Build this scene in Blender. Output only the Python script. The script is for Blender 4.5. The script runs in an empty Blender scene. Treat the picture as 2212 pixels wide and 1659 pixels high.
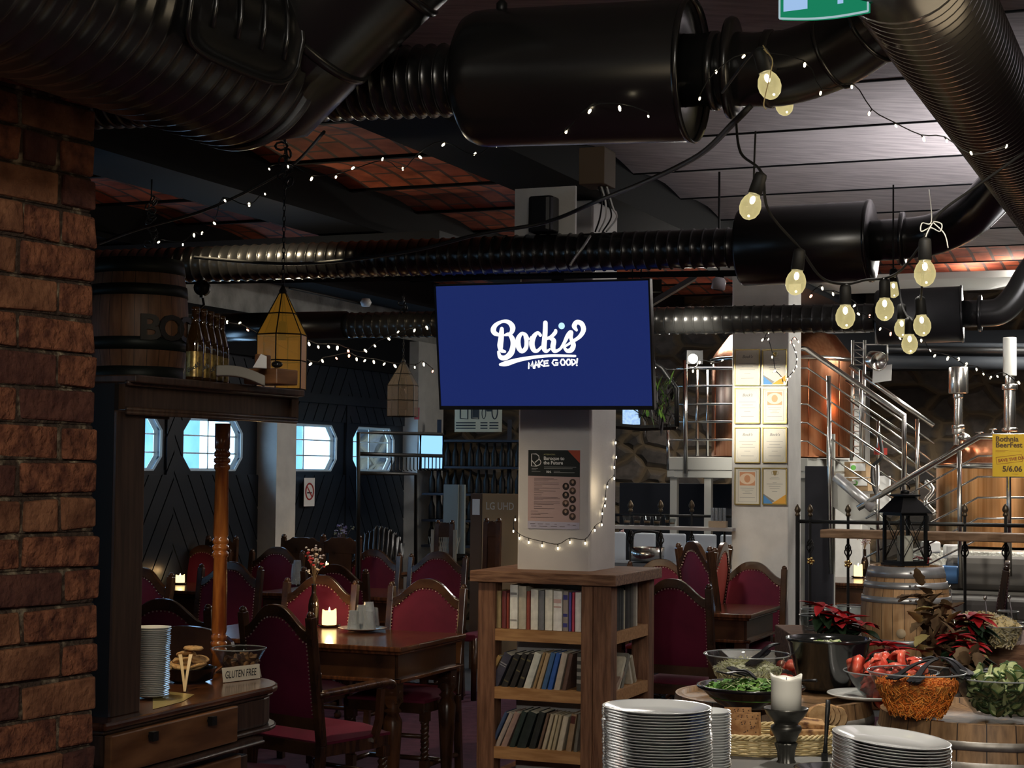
import bpy, math, random
from math import pi, sin, cos, tan, radians, sqrt, atan2
from mathutils import Vector, Matrix
random.seed(7)
SC = bpy.context.scene
COL = SC.collection
# ---------------------------------------------------------------- camera
F, EYE, HZ, ROLL = 3700.0, 1.65, 1010.0, 0.010
PITCH = math.atan((HZ - 829.5) / F)
cam_d = bpy.data.cameras.new('camera'); cam = bpy.data.objects.new('camera', cam_d); COL.objects.link(cam)
cam_d.sensor_fit = 'HORIZONTAL'; cam_d.sensor_width = 36.0; cam_d.lens = F / 2212 * 36.0
cam_d.clip_start = 0.05; cam_d.clip_end = 100
CM = Matrix.Translation((0, 0, EYE)) @ Matrix.Rotation(pi / 2 + PITCH, 4, 'X') @ Matrix.Rotation(ROLL, 4, 'Z')
cam.matrix_world = CM
SC.camera = cam
# ---------------------------------------------------------------- world and exposure
SC.view_settings.view_transform = 'Standard'; SC.view_settings.look = 'None'
SC.view_settings.exposure = 0.0; SC.view_settings.gamma = 1.0
SC.view_settings.use_curve_mapping = False
w = bpy.data.worlds.new('overcast_sky'); SC.world = w; w.use_nodes = True
w.node_tree.nodes['Background'].inputs[0].default_value = (0.42, 0.68, 1.0, 1)
w.node_tree.nodes['Background'].inputs[1].default_value = 8.0
try:
    SC.cycles.use_adaptive_sampling = True; SC.cycles.adaptive_threshold = 0.02; SC.cycles.max_bounces = 7; SC.cycles.diffuse_bounces = 3; SC.cycles.glossy_bounces = 3
    SC.cycles.transmission_bounces = 6; SC.cycles.transparent_max_bounces = 12
    SC.cycles.sample_clamp_indirect = 4.0; SC.cycles.caustics_reflective = False; SC.cycles.caustics_refractive = False
except Exception: pass
TH = radians(22.0)                 # the room is turned 22 degrees against the view
ROOM = -TH
U = Vector((cos(TH), -sin(TH), 0)); Vv = Vector((sin(TH), cos(TH), 0)); Zv = Vector((0, 0, 1))
def ray(px, py):
    return CM.to_3x3() @ Vector(((px - 1106) / F, (829.5 - py) / F, -1))
def P(px, py, Y):
    d = ray(px, py); return Vector((0, 0, EYE)) + d * (Y / d.y)
def G(px, py, z):
    d = ray(px, py); return Vector((0, 0, EYE)) + d * ((z - EYE) / d.z)
def PS(px, py, s):                 # on the plane s (metres left of the lens across the room)
    d = ray(px, py); return Vector((0, 0, EYE)) + d * (-s / d.dot(U))
def PT(px, py, t):                 # on the plane t (metres down the room)
    d = ray(px, py); return Vector((0, 0, EYE)) + d * (t / d.dot(Vv))
def R(s, t, z=0.0):                # room coordinates -> world
    return -U * s + Vv * t + Zv * z
def st(p): return -p.dot(U), p.dot(Vv)
# ---------------------------------------------------------------- lights
def light(kind, name, loc, power, color, size=0.1, aim=None, spot=60, blend=0.5, sy=None):
    d = bpy.data.lights.new(name, kind); o = bpy.data.objects.new(name, d); COL.objects.link(o)
    d.energy = power; d.color = color; o.location = loc
    if kind == 'AREA':
        d.size = size
        if sy: d.shape = 'RECTANGLE'; d.size_y = sy
    elif kind in ('POINT', 'SPOT'): d.shadow_soft_size = size
    if kind == 'SPOT': d.spot_size = radians(spot); d.spot_blend = blend
    if aim is not None:
        o.rotation_euler = (Vector(aim) - Vector(loc)).to_track_quat('-Z', 'Y').to_euler()
    return o
WARM = (1.0, 0.80, 0.52); NEUT = (1.0, 0.93, 0.82); COOL = (0.55, 0.75, 1.0); WHITE = (1.0, 0.96, 0.88)
# daylight entering through the windows of the left wall
# dining room lights: ceiling spots, hutch lamp and added fill lights
light('SPOT', 'pillar_fill', R(1.9, 3.3, 2.42), 80, NEUT, 0.12, R(2.95, 8.0, 1.35), 40, 1.0)  # added unseen fill in mid-air, brightens the screen pillar
light('SPOT', 'table_spot', R(4.2, 6.6, 3.1), 140, WARM, 0.06, R(4.3, 8.6, 0.7), 70, 0.9)
light('SPOT', 'back_table_spot', R(4.9, 9.4, 3.1), 95, WARM, 0.10, R(4.9, 10.8, 0.8), 80, 0.9)
light('SPOT', 'near_chair_spot', R(3.5, 6.6, 2.9), 110, WARM, 0.04, R(3.72, 7.05, 0.45), 24, 0.4)
light('SPOT', 'sideboard_lamp', R(3.02, 4.42, 1.80), 13, WARM, 0.02, R(3.02, 4.62, 0.9), 120, 0.6)
light('SPOT', 'certificate_spot', R(3.0, 9.2, 2.70), 380, NEUT, 0.03, R(2.98, 11.5, 2.18), 23, 0.8)
light('POINT', 'table_fill', R(4.7, 8.3, 2.35), 9, WARM, 0.04)  # added warm fill for duct glints and chairs, without a fixture
light('SPOT', 'buffet_downlight', (0.95, 5.0, 3.1), 150, NEUT, 0.1, (0.95, 4.6, 0.9), 85, 0.8)
light('SPOT', 'buffet_spot', (0.75, 2.1, 3.1), 110, NEUT, 0.12, (1.15, 4.9, 0.9), 42, 0.8)
light('SPOT', 'cask_spot', (2.6, 4.4, 3.1), 90, NEUT, 0.12, (1.6, 6.4, 1.0), 50, 0.8)
light('SPOT', 'right_pillar_fill', R(3.1, 9.0, 2.95), 120, NEUT, 0.1, R(2.95, 11.5, 1.1), 62, 1.0)  # added fill to brighten the lower part of the certificate pillar
light('SPOT', 'poster_fill', R(0.3, 9.3, 3.1), 200, NEUT, 0.1, R(1.25, 11.7, 1.9), 36, 0.8)  # added fill to brighten the yellow poster on the rail
light('POINT', 'festoon_glow', (1.1, 3.3, 2.3), 7, WARM, 0.25)
light('AREA', 'front_room_lamp', (-0.1, -1.6, 3.14), 75, NEUT, 1.7, (-0.1, 4.0, 1.2), sy=0.18)
# brewery hall lights
light('AREA', 'brewery_lamp', R(3.6, 13.9, 3.05), 60, WHITE, 1.0, R(3.4, 13.4, 0.5))
light('AREA', 'brewery_lamp_rear', R(1.0, 13.7, 3.0), 120, WHITE, 1.2, R(1.6, 13.3, 1.0))
light('SPOT', 'kettle_spot', R(0.7, 12.0, 3.0), 190, NEUT, 0.1, R(1.6, 13.3, 1.3), 80, 0.8)
light('POINT', 'platform_lamp_light', P(1497, 775, 12.4), 16, WHITE, 0.05)
light('AREA', 'ceiling_fill', R(0.6, 8.3, 2.2), 50, (1, .96, .98), 1.0, R(0.2, 8.6, 3.2))  # added fill floating below the white ceiling to lift its brightness
# ---------------------------------------------------------------- materials
MATS = {}
def mat(name, c, rough=0.5, metal=0.0, c2=None, scale=8.0, st=(1, 1, 1), bump=0.0, emit=None, es=0.0,
        trans=0.0, alpha=1.0, spec=0.5, coat=0.0, bscale=None, detail=6, lo=0.35, hi=0.65, ior=1.45):
    if name in MATS: return MATS[name]
    m = bpy.data.materials.new(name); m.use_nodes = True; MATS[name] = m
    nt = m.node_tree; b = nt.nodes['Principled BSDF']; L = nt.links.new
    b.inputs['Base Color'].default_value = (*c, 1); b.inputs['Roughness'].default_value = rough
    b.inputs['Metallic'].default_value = metal; b.inputs['Specular IOR Level'].default_value = spec
    b.inputs['Coat Weight'].default_value = coat; b.inputs['Coat Roughness'].default_value = 0.15
    b.inputs['Transmission Weight'].default_value = trans; b.inputs['Alpha'].default_value = alpha
    b.inputs['IOR'].default_value = ior
    if emit: b.inputs['Emission Color'].default_value = (*emit, 1); b.inputs['Emission Strength'].default_value = es
    if c2 is not None or bump:
        tc = nt.nodes.new('ShaderNodeTexCoord'); mp = nt.nodes.new('ShaderNodeMapping'); mp.inputs['Scale'].default_value = st
        L(tc.outputs['Object'], mp.inputs['Vector'])
        nz = nt.nodes.new('ShaderNodeTexNoise'); nz.inputs['Scale'].default_value = scale; nz.inputs['Detail'].default_value = detail
        L(mp.outputs[0], nz.inputs['Vector'])
        if c2 is not None:
            cr = nt.nodes.new('ShaderNodeValToRGB'); cr.color_ramp.elements[0].position = lo; cr.color_ramp.elements[1].position = hi
            cr.color_ramp.elements[0].color = (*c, 1); cr.color_ramp.elements[1].color = (*c2, 1)
            L(nz.outputs['Fac'], cr.inputs[0]); L(cr.outputs[0], b.inputs['Base Color'])
        if bump:
            n2 = nz
            if bscale:
                n2 = nt.nodes.new('ShaderNodeTexNoise'); n2.inputs['Scale'].default_value = bscale; n2.inputs['Detail'].default_value = 5
                L(mp.outputs[0], n2.inputs['Vector'])
            bp = nt.nodes.new('ShaderNodeBump'); bp.inputs['Strength'].default_value = bump; bp.inputs['Distance'].default_value = 0.02
            L(n2.outputs['Fac'], bp.inputs['Height']); L(bp.outputs[0], b.inputs['Normal'])
    return m
def emis(name, c, s, sample=True):
    m = bpy.data.materials.new(name); m.use_nodes = True; nt = m.node_tree; nt.nodes.clear()
    e = nt.nodes.new('ShaderNodeEmission'); e.inputs[0].default_value = (*c, 1); e.inputs[1].default_value = s
    o = nt.nodes.new('ShaderNodeOutputMaterial'); nt.links.new(e.outputs[0], o.inputs[0])
    if not sample: m.cycles.emission_sampling = 'NONE'
    MATS[name] = m; return m
def glassy(name, c, mixf=0.8, rough=0.05, ec=None, es=0.0, bump=0.0, scale=30, body=0.0):
    """thin clear pane: transparent mixed with a glossy/diffuse film, optional lamp glow"""
    m = bpy.data.materials.new(name); m.use_nodes = True; nt = m.node_tree; nt.nodes.clear(); L = nt.links.new
    t = nt.nodes.new('ShaderNodeBsdfTransparent'); t.inputs[0].default_value = (*c, 1)
    g = nt.nodes.new('ShaderNodeBsdfPrincipled'); g.inputs['Base Color'].default_value = (c[0] * body, c[1] * body, c[2] * body, 1); g.inputs['Roughness'].default_value = rough; g.inputs['IOR'].default_value = 1.9
    if ec: g.inputs['Emission Color'].default_value = (*ec, 1); g.inputs['Emission Strength'].default_value = es
    if bump:
        nz = nt.nodes.new('ShaderNodeTexNoise'); nz.inputs['Scale'].default_value = scale
        bp = nt.nodes.new('ShaderNodeBump'); bp.inputs['Strength'].default_value = bump; L(nz.outputs['Fac'], bp.inputs['Height']); L(bp.outputs[0], g.inputs['Normal'])
    fr = nt.nodes.new('ShaderNodeLayerWeight'); fr.inputs[0].default_value = 0.35
    mr = nt.nodes.new('ShaderNodeMapRange'); mr.inputs[3].default_value = 1 - mixf; mr.inputs[4].default_value = min(1.0, 1.35 - mixf)
    L(fr.outputs['Facing'], mr.inputs[0])
    mx = nt.nodes.new('ShaderNodeMixShader'); L(mr.outputs[0], mx.inputs[0]); L(t.outputs[0], mx.inputs[1]); L(g.outputs[0], mx.inputs[2])
    o = nt.nodes.new('ShaderNodeOutputMaterial'); L(mx.outputs[0], o.inputs[0])
    if ec: m.cycles.emission_sampling = 'NONE'
    MATS[name] = m; return m
def flat(name, c, rough=0.6): return mat(name, c, rough)
mat('wood_dark', (0.028, 0.012, 0.006), 0.26, c2=(0.075, 0.032, 0.014), scale=6, st=(1, 8, 1), coat=0.3)
mat('wood_table', (0.05, 0.018, 0.008), 0.2, c2=(0.15, 0.055, 0.022), scale=5, st=(10, 1, 1), coat=0.45)
mat('wood_hutch', (0.045, 0.026, 0.018), 0.38, c2=(0.095, 0.055, 0.036), scale=5, st=(12, 12, 1), coat=0.1)
mat('wood_drawer', (0.13, 0.055, 0.022), 0.35, c2=(0.26, 0.12, 0.05), scale=4, st=(1, 1, 5), coat=0.15)
mat('wood_rustic', (0.11, 0.045, 0.022), 0.65, c2=(0.25, 0.12, 0.065), scale=5, st=(10, 10, 1), bump=0.3, bscale=25)
mat('wood_rustic_flat', (0.12, 0.05, 0.025), 0.65, c2=(0.30, 0.155, 0.085), scale=5, st=(1.5, 14, 14), bump=0.3, bscale=25)
mat('wood_shelf', (0.33, 0.16, 0.06), 0.55, c2=(0.48, 0.26, 0.11), scale=4, st=(2, 16, 16))
mat('wood_post', (0.20, 0.045, 0.010), 0.22, c2=(0.50, 0.17, 0.035), scale=5, st=(9, 9, 1.2), coat=0.5, spec=0.6)
mat('wood_oak', (0.33, 0.19, 0.085), 0.5, c2=(0.50, 0.32, 0.17), scale=6, st=(14, 14, 1.5))
mat('wood_oak_dark', (0.10, 0.05, 0.025), 0.45, c2=(0.19, 0.10, 0.05), scale=6, st=(14, 14, 1.5), coat=0.2)
mat('velvet', (0.085, 0.005, 0.020), 0.75, c2=(0.125, 0.008, 0.030), scale=5, bump=0.1, spec=.3)
mat('velvet_orange', (0.40, 0.04, 0.02), 0.8)
mat('nail_brass', (0.75, 0.62, 0.45), 0.3, 1.0)
mat('carpet', (0.050, 0.012, 0.032), 0.95, c2=(0.085, 0.022, 0.05), scale=14, bump=0.2)
mat('floor_grey', (0.05, 0.055, 0.06), 0.5, c2=(0.08, 0.08, 0.085), scale=3)
mat('duct_black', (0.006, 0.0062, 0.0068), 0.27, spec=0.85, c2=(0.010, 0.010, 0.010), scale=3, bump=0.02)
mat('duct_grey', (0.035, 0.035, 0.036), 0.30, 0.4)
mat('steel', (0.62, 0.60, 0.56), 0.22, 1.0)
mat('steel_brushed', (0.50, 0.49, 0.46), 0.35, 1.0)
mat('galvanised', (0.50, 0.51, 0.53), 0.34, 0.6, c2=(0.66, 0.66, 0.66), scale=20)
mat('copper', (0.62, 0.24, 0.12), 0.26, 1.0, c2=(0.80, 0.36, 0.19), scale=3, st=(14, 14, 0.3))
mat('copper_bright', (0.80, 0.36, 0.13), 0.3, 1.0, c2=(1.0, 0.54, 0.24), scale=3, st=(14, 14, 0.3))
mat('iron_black', (0.012, 0.012, 0.012), 0.42, 0.3)
mat('iron_bronze', (0.10, 0.075, 0.05), 0.45, 0.8)
mat('brass', (0.80, 0.58, 0.25), 0.25, 1.0)
mat('paint_white', (0.60, 0.585, 0.55), 0.6, c2=(0.68, 0.66, 0.62), scale=9, bump=0.06, bscale=60)
mat('paint_pillar', (0.56, 0.54, 0.52), 0.55, c2=(0.63, 0.61, 0.585), scale=4, bump=0.05, bscale=90)
mat('plaster_wall', (0.30, 0.29, 0.27), 0.8, c2=(0.56, 0.55, 0.52), scale=5, bump=0.5, bscale=30)
mat('ceiling_white', (0.36, 0.33, 0.335), 0.8, c2=(0.52, 0.48, 0.48), scale=5, st=(1, 8, 1), bump=0.25, bscale=40)
mat('steel_cream', (0.50, 0.50, 0.46), 0.4, 0.2)
mat('boards_black', (0.013, 0.018, 0.027), 0.34, bump=0.04, scale=30)
mat('beam_black', (0.007, 0.008, 0.010), 0.75, spec=.12)
mat('beam_grey', (0.03, 0.034, 0.04), 0.6, spec=.2)
mat('plastic_black', (0.010, 0.010, 0.011), 0.35)
mat('rubber_black', (0.012, 0.012, 0.012), 0.6)
mat('ceramic_black', (0.010, 0.010, 0.010), 0.12, coat=0.5)
mat('ceramic_white', (0.72, 0.72, 0.69), 0.12, coat=0.4)
mat('plate_rim', (0.62, 0.63, 0.63), 0.10, coat=0.6)
mat('wax', (0.78, 0.74, 0.62), 0.45)
mat('paper', (0.78, 0.74, 0.62), 0.7)
mat('paper_white', (0.80, 0.80, 0.78), 0.7)
mat('card_brown', (0.36, 0.24, 0.13), 0.8)
mat('card_dark', (0.10, 0.06, 0.04), 0.8)
glassy('clear_glass', (0.95, 0.97, 0.97), 0.89, 0.03, body=.03)
glassy('rim_glass', (0.92, 0.95, 0.97), 0.55, 0.08, body=.45)
glassy('window_pane', (0.92, 0.98, 1.0), 0.94, 0.03)
glassy('tumbler_glass', (0.90, 0.95, 1.0), 0.62, 0.10, bump=1.0, scale=90, body=.5)
glassy('amber_glass', (0.95, 0.60, 0.14), 0.42, 0.2, (1.0, 0.50, 0.06), 0.10, 0.4, 25, body=.25)
glassy('pink_glass', (0.80, 0.68, 0.58), 0.7, 0.25, None, 0, 0.3, 25, body=.4)
glassy('bulb_glass', (1.0, 0.95, 0.75), 0.68, 0.1, (1.0, 0.86, 0.42), 0.75, bump=.3, scale=150)
glassy('brown_glass', (0.52, 0.24, 0.04), 0.40, 0.05, body=.10)
emis('filament', (1.0, 0.88, 0.60), 26, True)
emis('mini_led', (1.0, 0.84, 0.56), 9, False)
emis('mini_led_red', (1.0, 0.35, 0.2), 8, False)
emis('flame', (1.0, 0.80, 0.42), 22, True)
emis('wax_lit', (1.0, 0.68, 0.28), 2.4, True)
emis('screen_blue', (0.009, 0.022, 0.135), 0.75)
emis('screen_white', (1.0, 1.0, 0.97), 1.3, False)
emis('screen_green_rim', (0.10, 0.13, 0.13), 0.75, False)
emis('sign_green', (0.012, 0.24, 0.12), 0.85)
emis('sign_white', (0.36, 0.55, 0.85), 0.95)
emis('lamp_face', (1.0, 0.95, 0.80), 30, True)
# ---------------------------------------------------------------- mesh helpers
class MB:
    def __init__(s): s.v = []; s.f = []; s.m = []; s.s = []; s.T = Matrix.Identity(4)
    def add(s, vs, fs, mi=0, sm=False, M=None):
        n = len(s.v); T = s.T if M is None else s.T @ M
        s.v += [T @ Vector(p) for p in vs]; s.f += [[i + n for i in f] for f in fs]
        s.m += [mi] * len(fs); s.s += [sm] * len(fs); return s
    def box(s, c, d, mi=0, M=None):
        x, y, z = c; a, b, e = d[0] / 2, d[1] / 2, d[2] / 2
        vs = [(x + i * a, y + j * b, z + k * e) for k in (-1, 1) for j in (-1, 1) for i in (-1, 1)]
        return s.add(vs, [(0, 2, 3, 1), (4, 5, 7, 6), (0, 1, 5, 4), (1, 3, 7, 5), (3, 2, 6, 7), (2, 0, 4, 6)], mi, False, M)
    def tube(s, pts, r, n=8, mi=0, caps=True, M=None, closed=False, sm=True, sq=1.0, phase=0.0):
        pts = [Vector(p) for p in pts]; N = len(pts)
        rs = r if isinstance(r, (list, tuple)) else [r] * N
        vs = []; fs = []
        def tan_(i):
            a = pts[(i - 1) % N] if closed else pts[max(i - 1, 0)]; b = pts[(i + 1) % N] if closed else pts[min(i + 1, N - 1)]
            d = b - a; return d.normalized() if d.length > 1e-9 else Vector((0, 0, 1))
        t0 = tan_(0); ref = Vector((0, 0, 1)) if abs(t0.z) < 0.9 else Vector((1, 0, 0))
        nrm = (ref - t0 * ref.dot(t0)).normalized()
        for i in range(N):
            t = tan_(i); nrm = nrm - t * nrm.dot(t)
            nrm = nrm.normalized() if nrm.length > 1e-6 else t.orthogonal().normalized()
            bn = t.cross(nrm)
            for k in range(n):
                a = 2 * pi * k / n + phase; vs.append(pts[i] + (nrm * cos(a) + bn * sin(a) * sq) * rs[i])
        for i in range(N if closed else N - 1):
            j = (i + 1) % N
            for k in range(n):
                l = (k + 1) % n; fs.append((i * n + k, i * n + l, j * n + l, j * n + k))
        if caps and not closed: fs.append(tuple(range(n - 1, -1, -1))); fs.append(tuple((N - 1) * n + k for k in range(n)))
        return s.add(vs, fs, mi, sm, M)
    def lathe(s, prof, n=16, mi=0, M=None, sm=True, caps=True, c=(0, 0, 0)):
        vs = []; fs = []; c = Vector(c)
        for (r, z) in prof:
            for k in range(n): a = 2 * pi * k / n; vs.append((c.x + r * cos(a), c.y + r * sin(a), c.z + z))
        for i in range(len(prof) - 1):
            for k in range(n): l = (k + 1) % n; fs.append((i * n + k, i * n + l, (i + 1) * n + l, (i + 1) * n + k))
        if caps:
            if prof[0][0] > 1e-5: fs.append(tuple(range(n - 1, -1, -1)))
            if prof[-1][0] > 1e-5: fs.append(tuple((len(prof) - 1) * n + k for k in range(n)))
        return s.add(vs, fs, mi, sm, M)
    def ball(s, c, r, n=8, m=6, mi=0, sc=(1, 1, 1), M=None):
        vs = [(c[0], c[1], c[2] - r * sc[2])]; fs = []
        for i in range(1, m):
            a = -pi / 2 + pi * i / m
            for k in range(n): b = 2 * pi * k / n; vs.append((c[0] + r * sc[0] * cos(a) * cos(b), c[1] + r * sc[1] * cos(a) * sin(b), c[2] + r * sc[2] * sin(a)))
        vs.append((c[0], c[1], c[2] + r * sc[2])); top = len(vs) - 1
        for k in range(n):
            l = (k + 1) % n; fs.append((0, 1 + l, 1 + k)); fs.append((top, 1 + (m - 2) * n + k, 1 + (m - 2) * n + l))
            for i in range(m - 2): fs.append((1 + i * n + k, 1 + i * n + l, 1 + (i + 1) * n + l, 1 + (i + 1) * n + k))
        return s.add(vs, fs, mi, True, M)
    def prism(s, poly, z0, z1, mi=0, M=None, sm=False):
        n = len(poly); vs = [(x, y, z0) for x, y in poly] + [(x, y, z1) for x, y in poly]
        fs = [tuple(range(n - 1, -1, -1)), tuple(range(n, 2 * n))] + [(i, (i + 1) % n, n + (i + 1) % n, n + i) for i in range(n)]
        return s.add(vs, fs, mi, sm, M)
    def poly(s, pts, mi=0, M=None): return s.add(pts, [tuple(range(len(pts)))], mi, False, M)
    def ribbon(s, pts, wd, z=0.0, mi=0, M=None):   # flat stroke in xy
        pts = [Vector((p[0], p[1])) for p in pts]; N = len(pts); ws = wd if isinstance(wd, (list, tuple)) else [wd] * N
        vs = []
        for i in range(N):
            d = (pts[min(i + 1, N - 1)] - pts[max(i - 1, 0)]); d = d.normalized() if d.length > 1e-9 else Vector((1, 0)); q = Vector((-d.y, d.x)) * ws[i] / 2
            vs += [(pts[i].x + q.x, pts[i].y + q.y, z), (pts[i].x - q.x, pts[i].y - q.y, z)]
        return s.add(vs, [(2 * i, 2 * i + 1, 2 * i + 3, 2 * i + 2) for i in range(N - 1)], mi, False, M)
def smooth_path(pts, k=6, closed=False):
    pts = [Vector(p) for p in pts]; N = len(pts); out = []
    for i in range(N if closed else N - 1):
        if closed: a, b, c, d = pts[i - 1], pts[i], pts[(i + 1) % N], pts[(i + 2) % N]
        else: a, b, c, d = pts[max(i - 1, 0)], pts[i], pts[i + 1], pts[min(i + 2, N - 1)]
        for j in range(k):
            t = j / k; out.append(0.5 * ((2 * b) + (c - a) * t + (2 * a - 5 * b + 4 * c - d) * t * t + (3 * b - a - 3 * c + d) * t ** 3))
    if not closed: out.append(pts[-1])
    return out
def tagit(o, label=None, cat=None, group=None, kind=None):
    if label: o['label'] = label
    if cat: o['category'] = cat
    if group: o['group'] = group
    if kind: o['kind'] = kind
    return o
def obj(name, mb, mats, parent=None, label=None, cat=None, group=None, kind=None, world=False, bevel=0, origin=None):
    """links mb as one mesh object. world=True: vertices are in world space."""
    me = bpy.data.meshes.new(name); vs = mb.v
    o = bpy.data.objects.new(name, me); COL.objects.link(o)
    if parent is not None:
        o.parent = parent
        if world: inv = mw(parent).inverted(); vs = [inv @ v for v in vs]
    elif world:
        if origin is None:
            xs = [v.x for v in vs]; ys = [v.y for v in vs]; zs = [v.z for v in vs]
            origin = Vector(((min(xs) + max(xs)) / 2, (min(ys) + max(ys)) / 2, min(zs)))
        origin = Vector(origin); vs = [v - origin for v in vs]; o.location = origin
    me.from_pydata([tuple(v) for v in vs], [], mb.f)
    if not isinstance(mats, (list, tuple)): mats = [mats]
    for m in mats: me.materials.append(MATS[m] if isinstance(m, str) else m)
    me.polygons.foreach_set('material_index', mb.m); me.polygons.foreach_set('use_smooth', mb.s); me.update()
    if bevel:
        md = o.modifiers.new('edge', 'BEVEL'); md.width = bevel; md.segments = 2; md.limit_method = 'ANGLE'; md.angle_limit = radians(40)
    return tagit(o, label, cat, group, kind)
def mw(o):
    m = Matrix.Translation(o.location) @ o.rotation_euler.to_matrix().to_4x4() @ Matrix.Diagonal((*o.scale, 1))
    return mw(o.parent) @ m if o.parent else m
def thing(name, label, cat, loc=(0, 0, 0), rz=0.0, group=None):
    o = bpy.data.objects.new(name, None); COL.objects.link(o); o.empty_display_size = 0.1
    o.location = loc; o.rotation_euler = (0, 0, rz); return tagit(o, label, cat, group)
def dup(root, loc=None, rz=None, label=None, group=None, scale=None):
    def cp(o, par):
        c = o.copy(); COL.objects.link(c); c.parent = par
        for ch in kids.get(o.name, ()): cp(ch, c)
        return c
    kids = {}
    def walk(o):
        kids[o.name] = list(o.children)
        for ch in o.children: walk(ch)
    walk(root)
    c = cp(root, root.parent)
    if loc is not None: c.location = loc
    if rz is not None: c.rotation_euler = (0, 0, rz)
    if scale is not None: c.scale = scale
    if label: c['label'] = label
    if group: c['group'] = group
    return c
def struct(name, mb, m, world=True, **k): return obj(name, mb, m, kind='structure', world=world, **k)
def single(name, mb, m, label, cat, group=None, **k): return obj(name, mb, m, label=label, cat=cat, group=group, world=True, **k)
def frame(o, x, y, z=None):
    x = Vector(x).normalized(); y = Vector(y).normalized(); z = x.cross(y) if z is None else Vector(z)
    return Matrix(((x.x, y.x, z.x, o[0]), (x.y, y.y, z.y, o[1]), (x.z, y.z, z.z, o[2]), (0, 0, 0, 1)))
def align(a, b):    # matrix taking the z axis from a towards b
    a = Vector(a); b = Vector(b); q = (b - a).to_track_quat('Z', 'Y'); return Matrix.Translation(a) @ q.to_matrix().to_4x4()
def text_mb(txt, size, M, ext=0.0, align_x='LEFT', mi=0, mb=None, shear=0.0, bold=0.0, sx=1.0):
    cu = bpy.data.curves.new('lettering_tmp', 'FONT'); cu.body = txt; cu.size = size; cu.extrude = ext; cu.align_x = align_x
    cu.shear = shear; cu.offset = bold; cu.resolution_u = 3
    ob = bpy.data.objects.new('lettering_tmp', cu); COL.objects.link(ob)
    dg = bpy.context.evaluated_depsgraph_get(); dg.update(); me = bpy.data.meshes.new_from_object(ob.evaluated_get(dg))
    mb = mb or MB(); S = Matrix.Diagonal((sx, 1, 1, 1))
    mb.add([S @ v.co for v in me.vertices], [tuple(p.vertices) for p in me.polygons], mi, False, M)
    bpy.data.objects.remove(ob); bpy.data.curves.remove(cu); bpy.data.meshes.remove(me)
    return mb
def ribbed(mb, p0, p1, r, pitch, amp, n=32, holes=False, mi=0, soft=False):
    """spiral duct: a tube with a raised seam every pitch"""
    p0 = Vector(p0); p1 = Vector(p1); L = (p1 - p0).length; k = max(2, int(L / pitch)); pr = []
    for i in range(k):
        z = L * i / k; q = L / k
        if soft: pr += [(r, z), (r + amp, z + q * .25), (r + amp, z + q * .5), (r, z + q * .75)]
        else: pr += [(r, z + q * .02), (r, z + q * .80), (r + amp * .2, z + q * .83), (r + amp, z + q * .87), (r + amp, z + q * .93), (r + amp * .2, z + q * .98)]
    pr.append((r, L)); mb.lathe(pr, n, mi, align(p0, p1)); return mb
# ================================================================ the room shell
S_L, T_B, Z_C, Z_BM = 7.1, 15.6, 3.24, 3.02
mb = MB(); mb.poly([R(8, -4, 0), R(-8, -4, 0), R(-8, 11.7, 0), R(8, 11.7, 0)])
struct('floor', mb, 'carpet')
mb = MB(); mb.poly([R(8, 11.7, 0.0), R(-8, 11.7, 0.0), R(-8, 16, 0.0), R(8, 16, 0.0)]); struct('floor_rear', mb, 'floor_grey')
# brick jack-arch ceiling: red brick left of the beam, white boards right of it
def brickmat(name, c1, c2, mortar, sc, rough=0.8, ms=0.02, bw=0.5, rh=0.25, bump=0.4, dark=None, map_rot=(0, 0, 0)):
    m = bpy.data.materials.new(name); m.use_nodes = True; nt = m.node_tree; L = nt.links.new; b = nt.nodes['Principled BSDF']
    b.inputs['Roughness'].default_value = rough
    tc = nt.nodes.new('ShaderNodeTexCoord'); mp = nt.nodes.new('ShaderNodeMapping'); mp.inputs['Rotation'].default_value = map_rot
    L(tc.outputs['Object'], mp.inputs[0])
    br = nt.nodes.new('ShaderNodeTexBrick'); br.inputs['Scale'].default_value = sc; br.inputs['Mortar Size'].default_value = ms
    br.inputs['Brick Width'].default_value = bw; br.inputs['Row Height'].default_value = rh
    br.inputs['Color1'].default_value = (*c1, 1); br.inputs['Color2'].default_value = (*c2, 1); br.inputs['Mortar'].default_value = (*mortar, 1)
    L(mp.outputs[0], br.inputs['Vector'])
    nz = nt.nodes.new('ShaderNodeTexNoise'); nz.inputs['Scale'].default_value = 7; nz.inputs['Detail'].default_value = 6; L(tc.outputs['Object'], nz.inputs['Vector'])
    mx = nt.nodes.new('ShaderNodeMixRGB'); mx.blend_type = 'MULTIPLY'; mx.inputs[0].default_value = 0.8
    cr = nt.nodes.new('ShaderNodeValToRGB'); cr.color_ramp.elements[0].position = .3; cr.color_ramp.elements[0].color = (*(dark or (.35, .3, .28)), 1); cr.color_ramp.elements[1].position = .62; cr.color_ramp.elements[1].color = (1, 1, 1, 1)
    L(nz.outputs['Fac'], cr.inputs[0]); L(br.outputs['Color'], mx.inputs[1]); L(cr.outputs[0], mx.inputs[2]); L(mx.outputs[0], b.inputs['Base Color'])
    bp = nt.nodes.new('ShaderNodeBump'); bp.inputs['Strength'].default_value = bump; bp.inputs['Distance'].default_value = .01
    inv = nt.nodes.new('ShaderNodeMath'); inv.operation = 'SUBTRACT'; inv.inputs[0].default_value = 1; L(br.outputs['Fac'], inv.inputs[1]); L(inv.outputs[0], bp.inputs['Height']); L(bp.outputs[0], b.inputs['Normal'])
    MATS[name] = m
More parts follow.
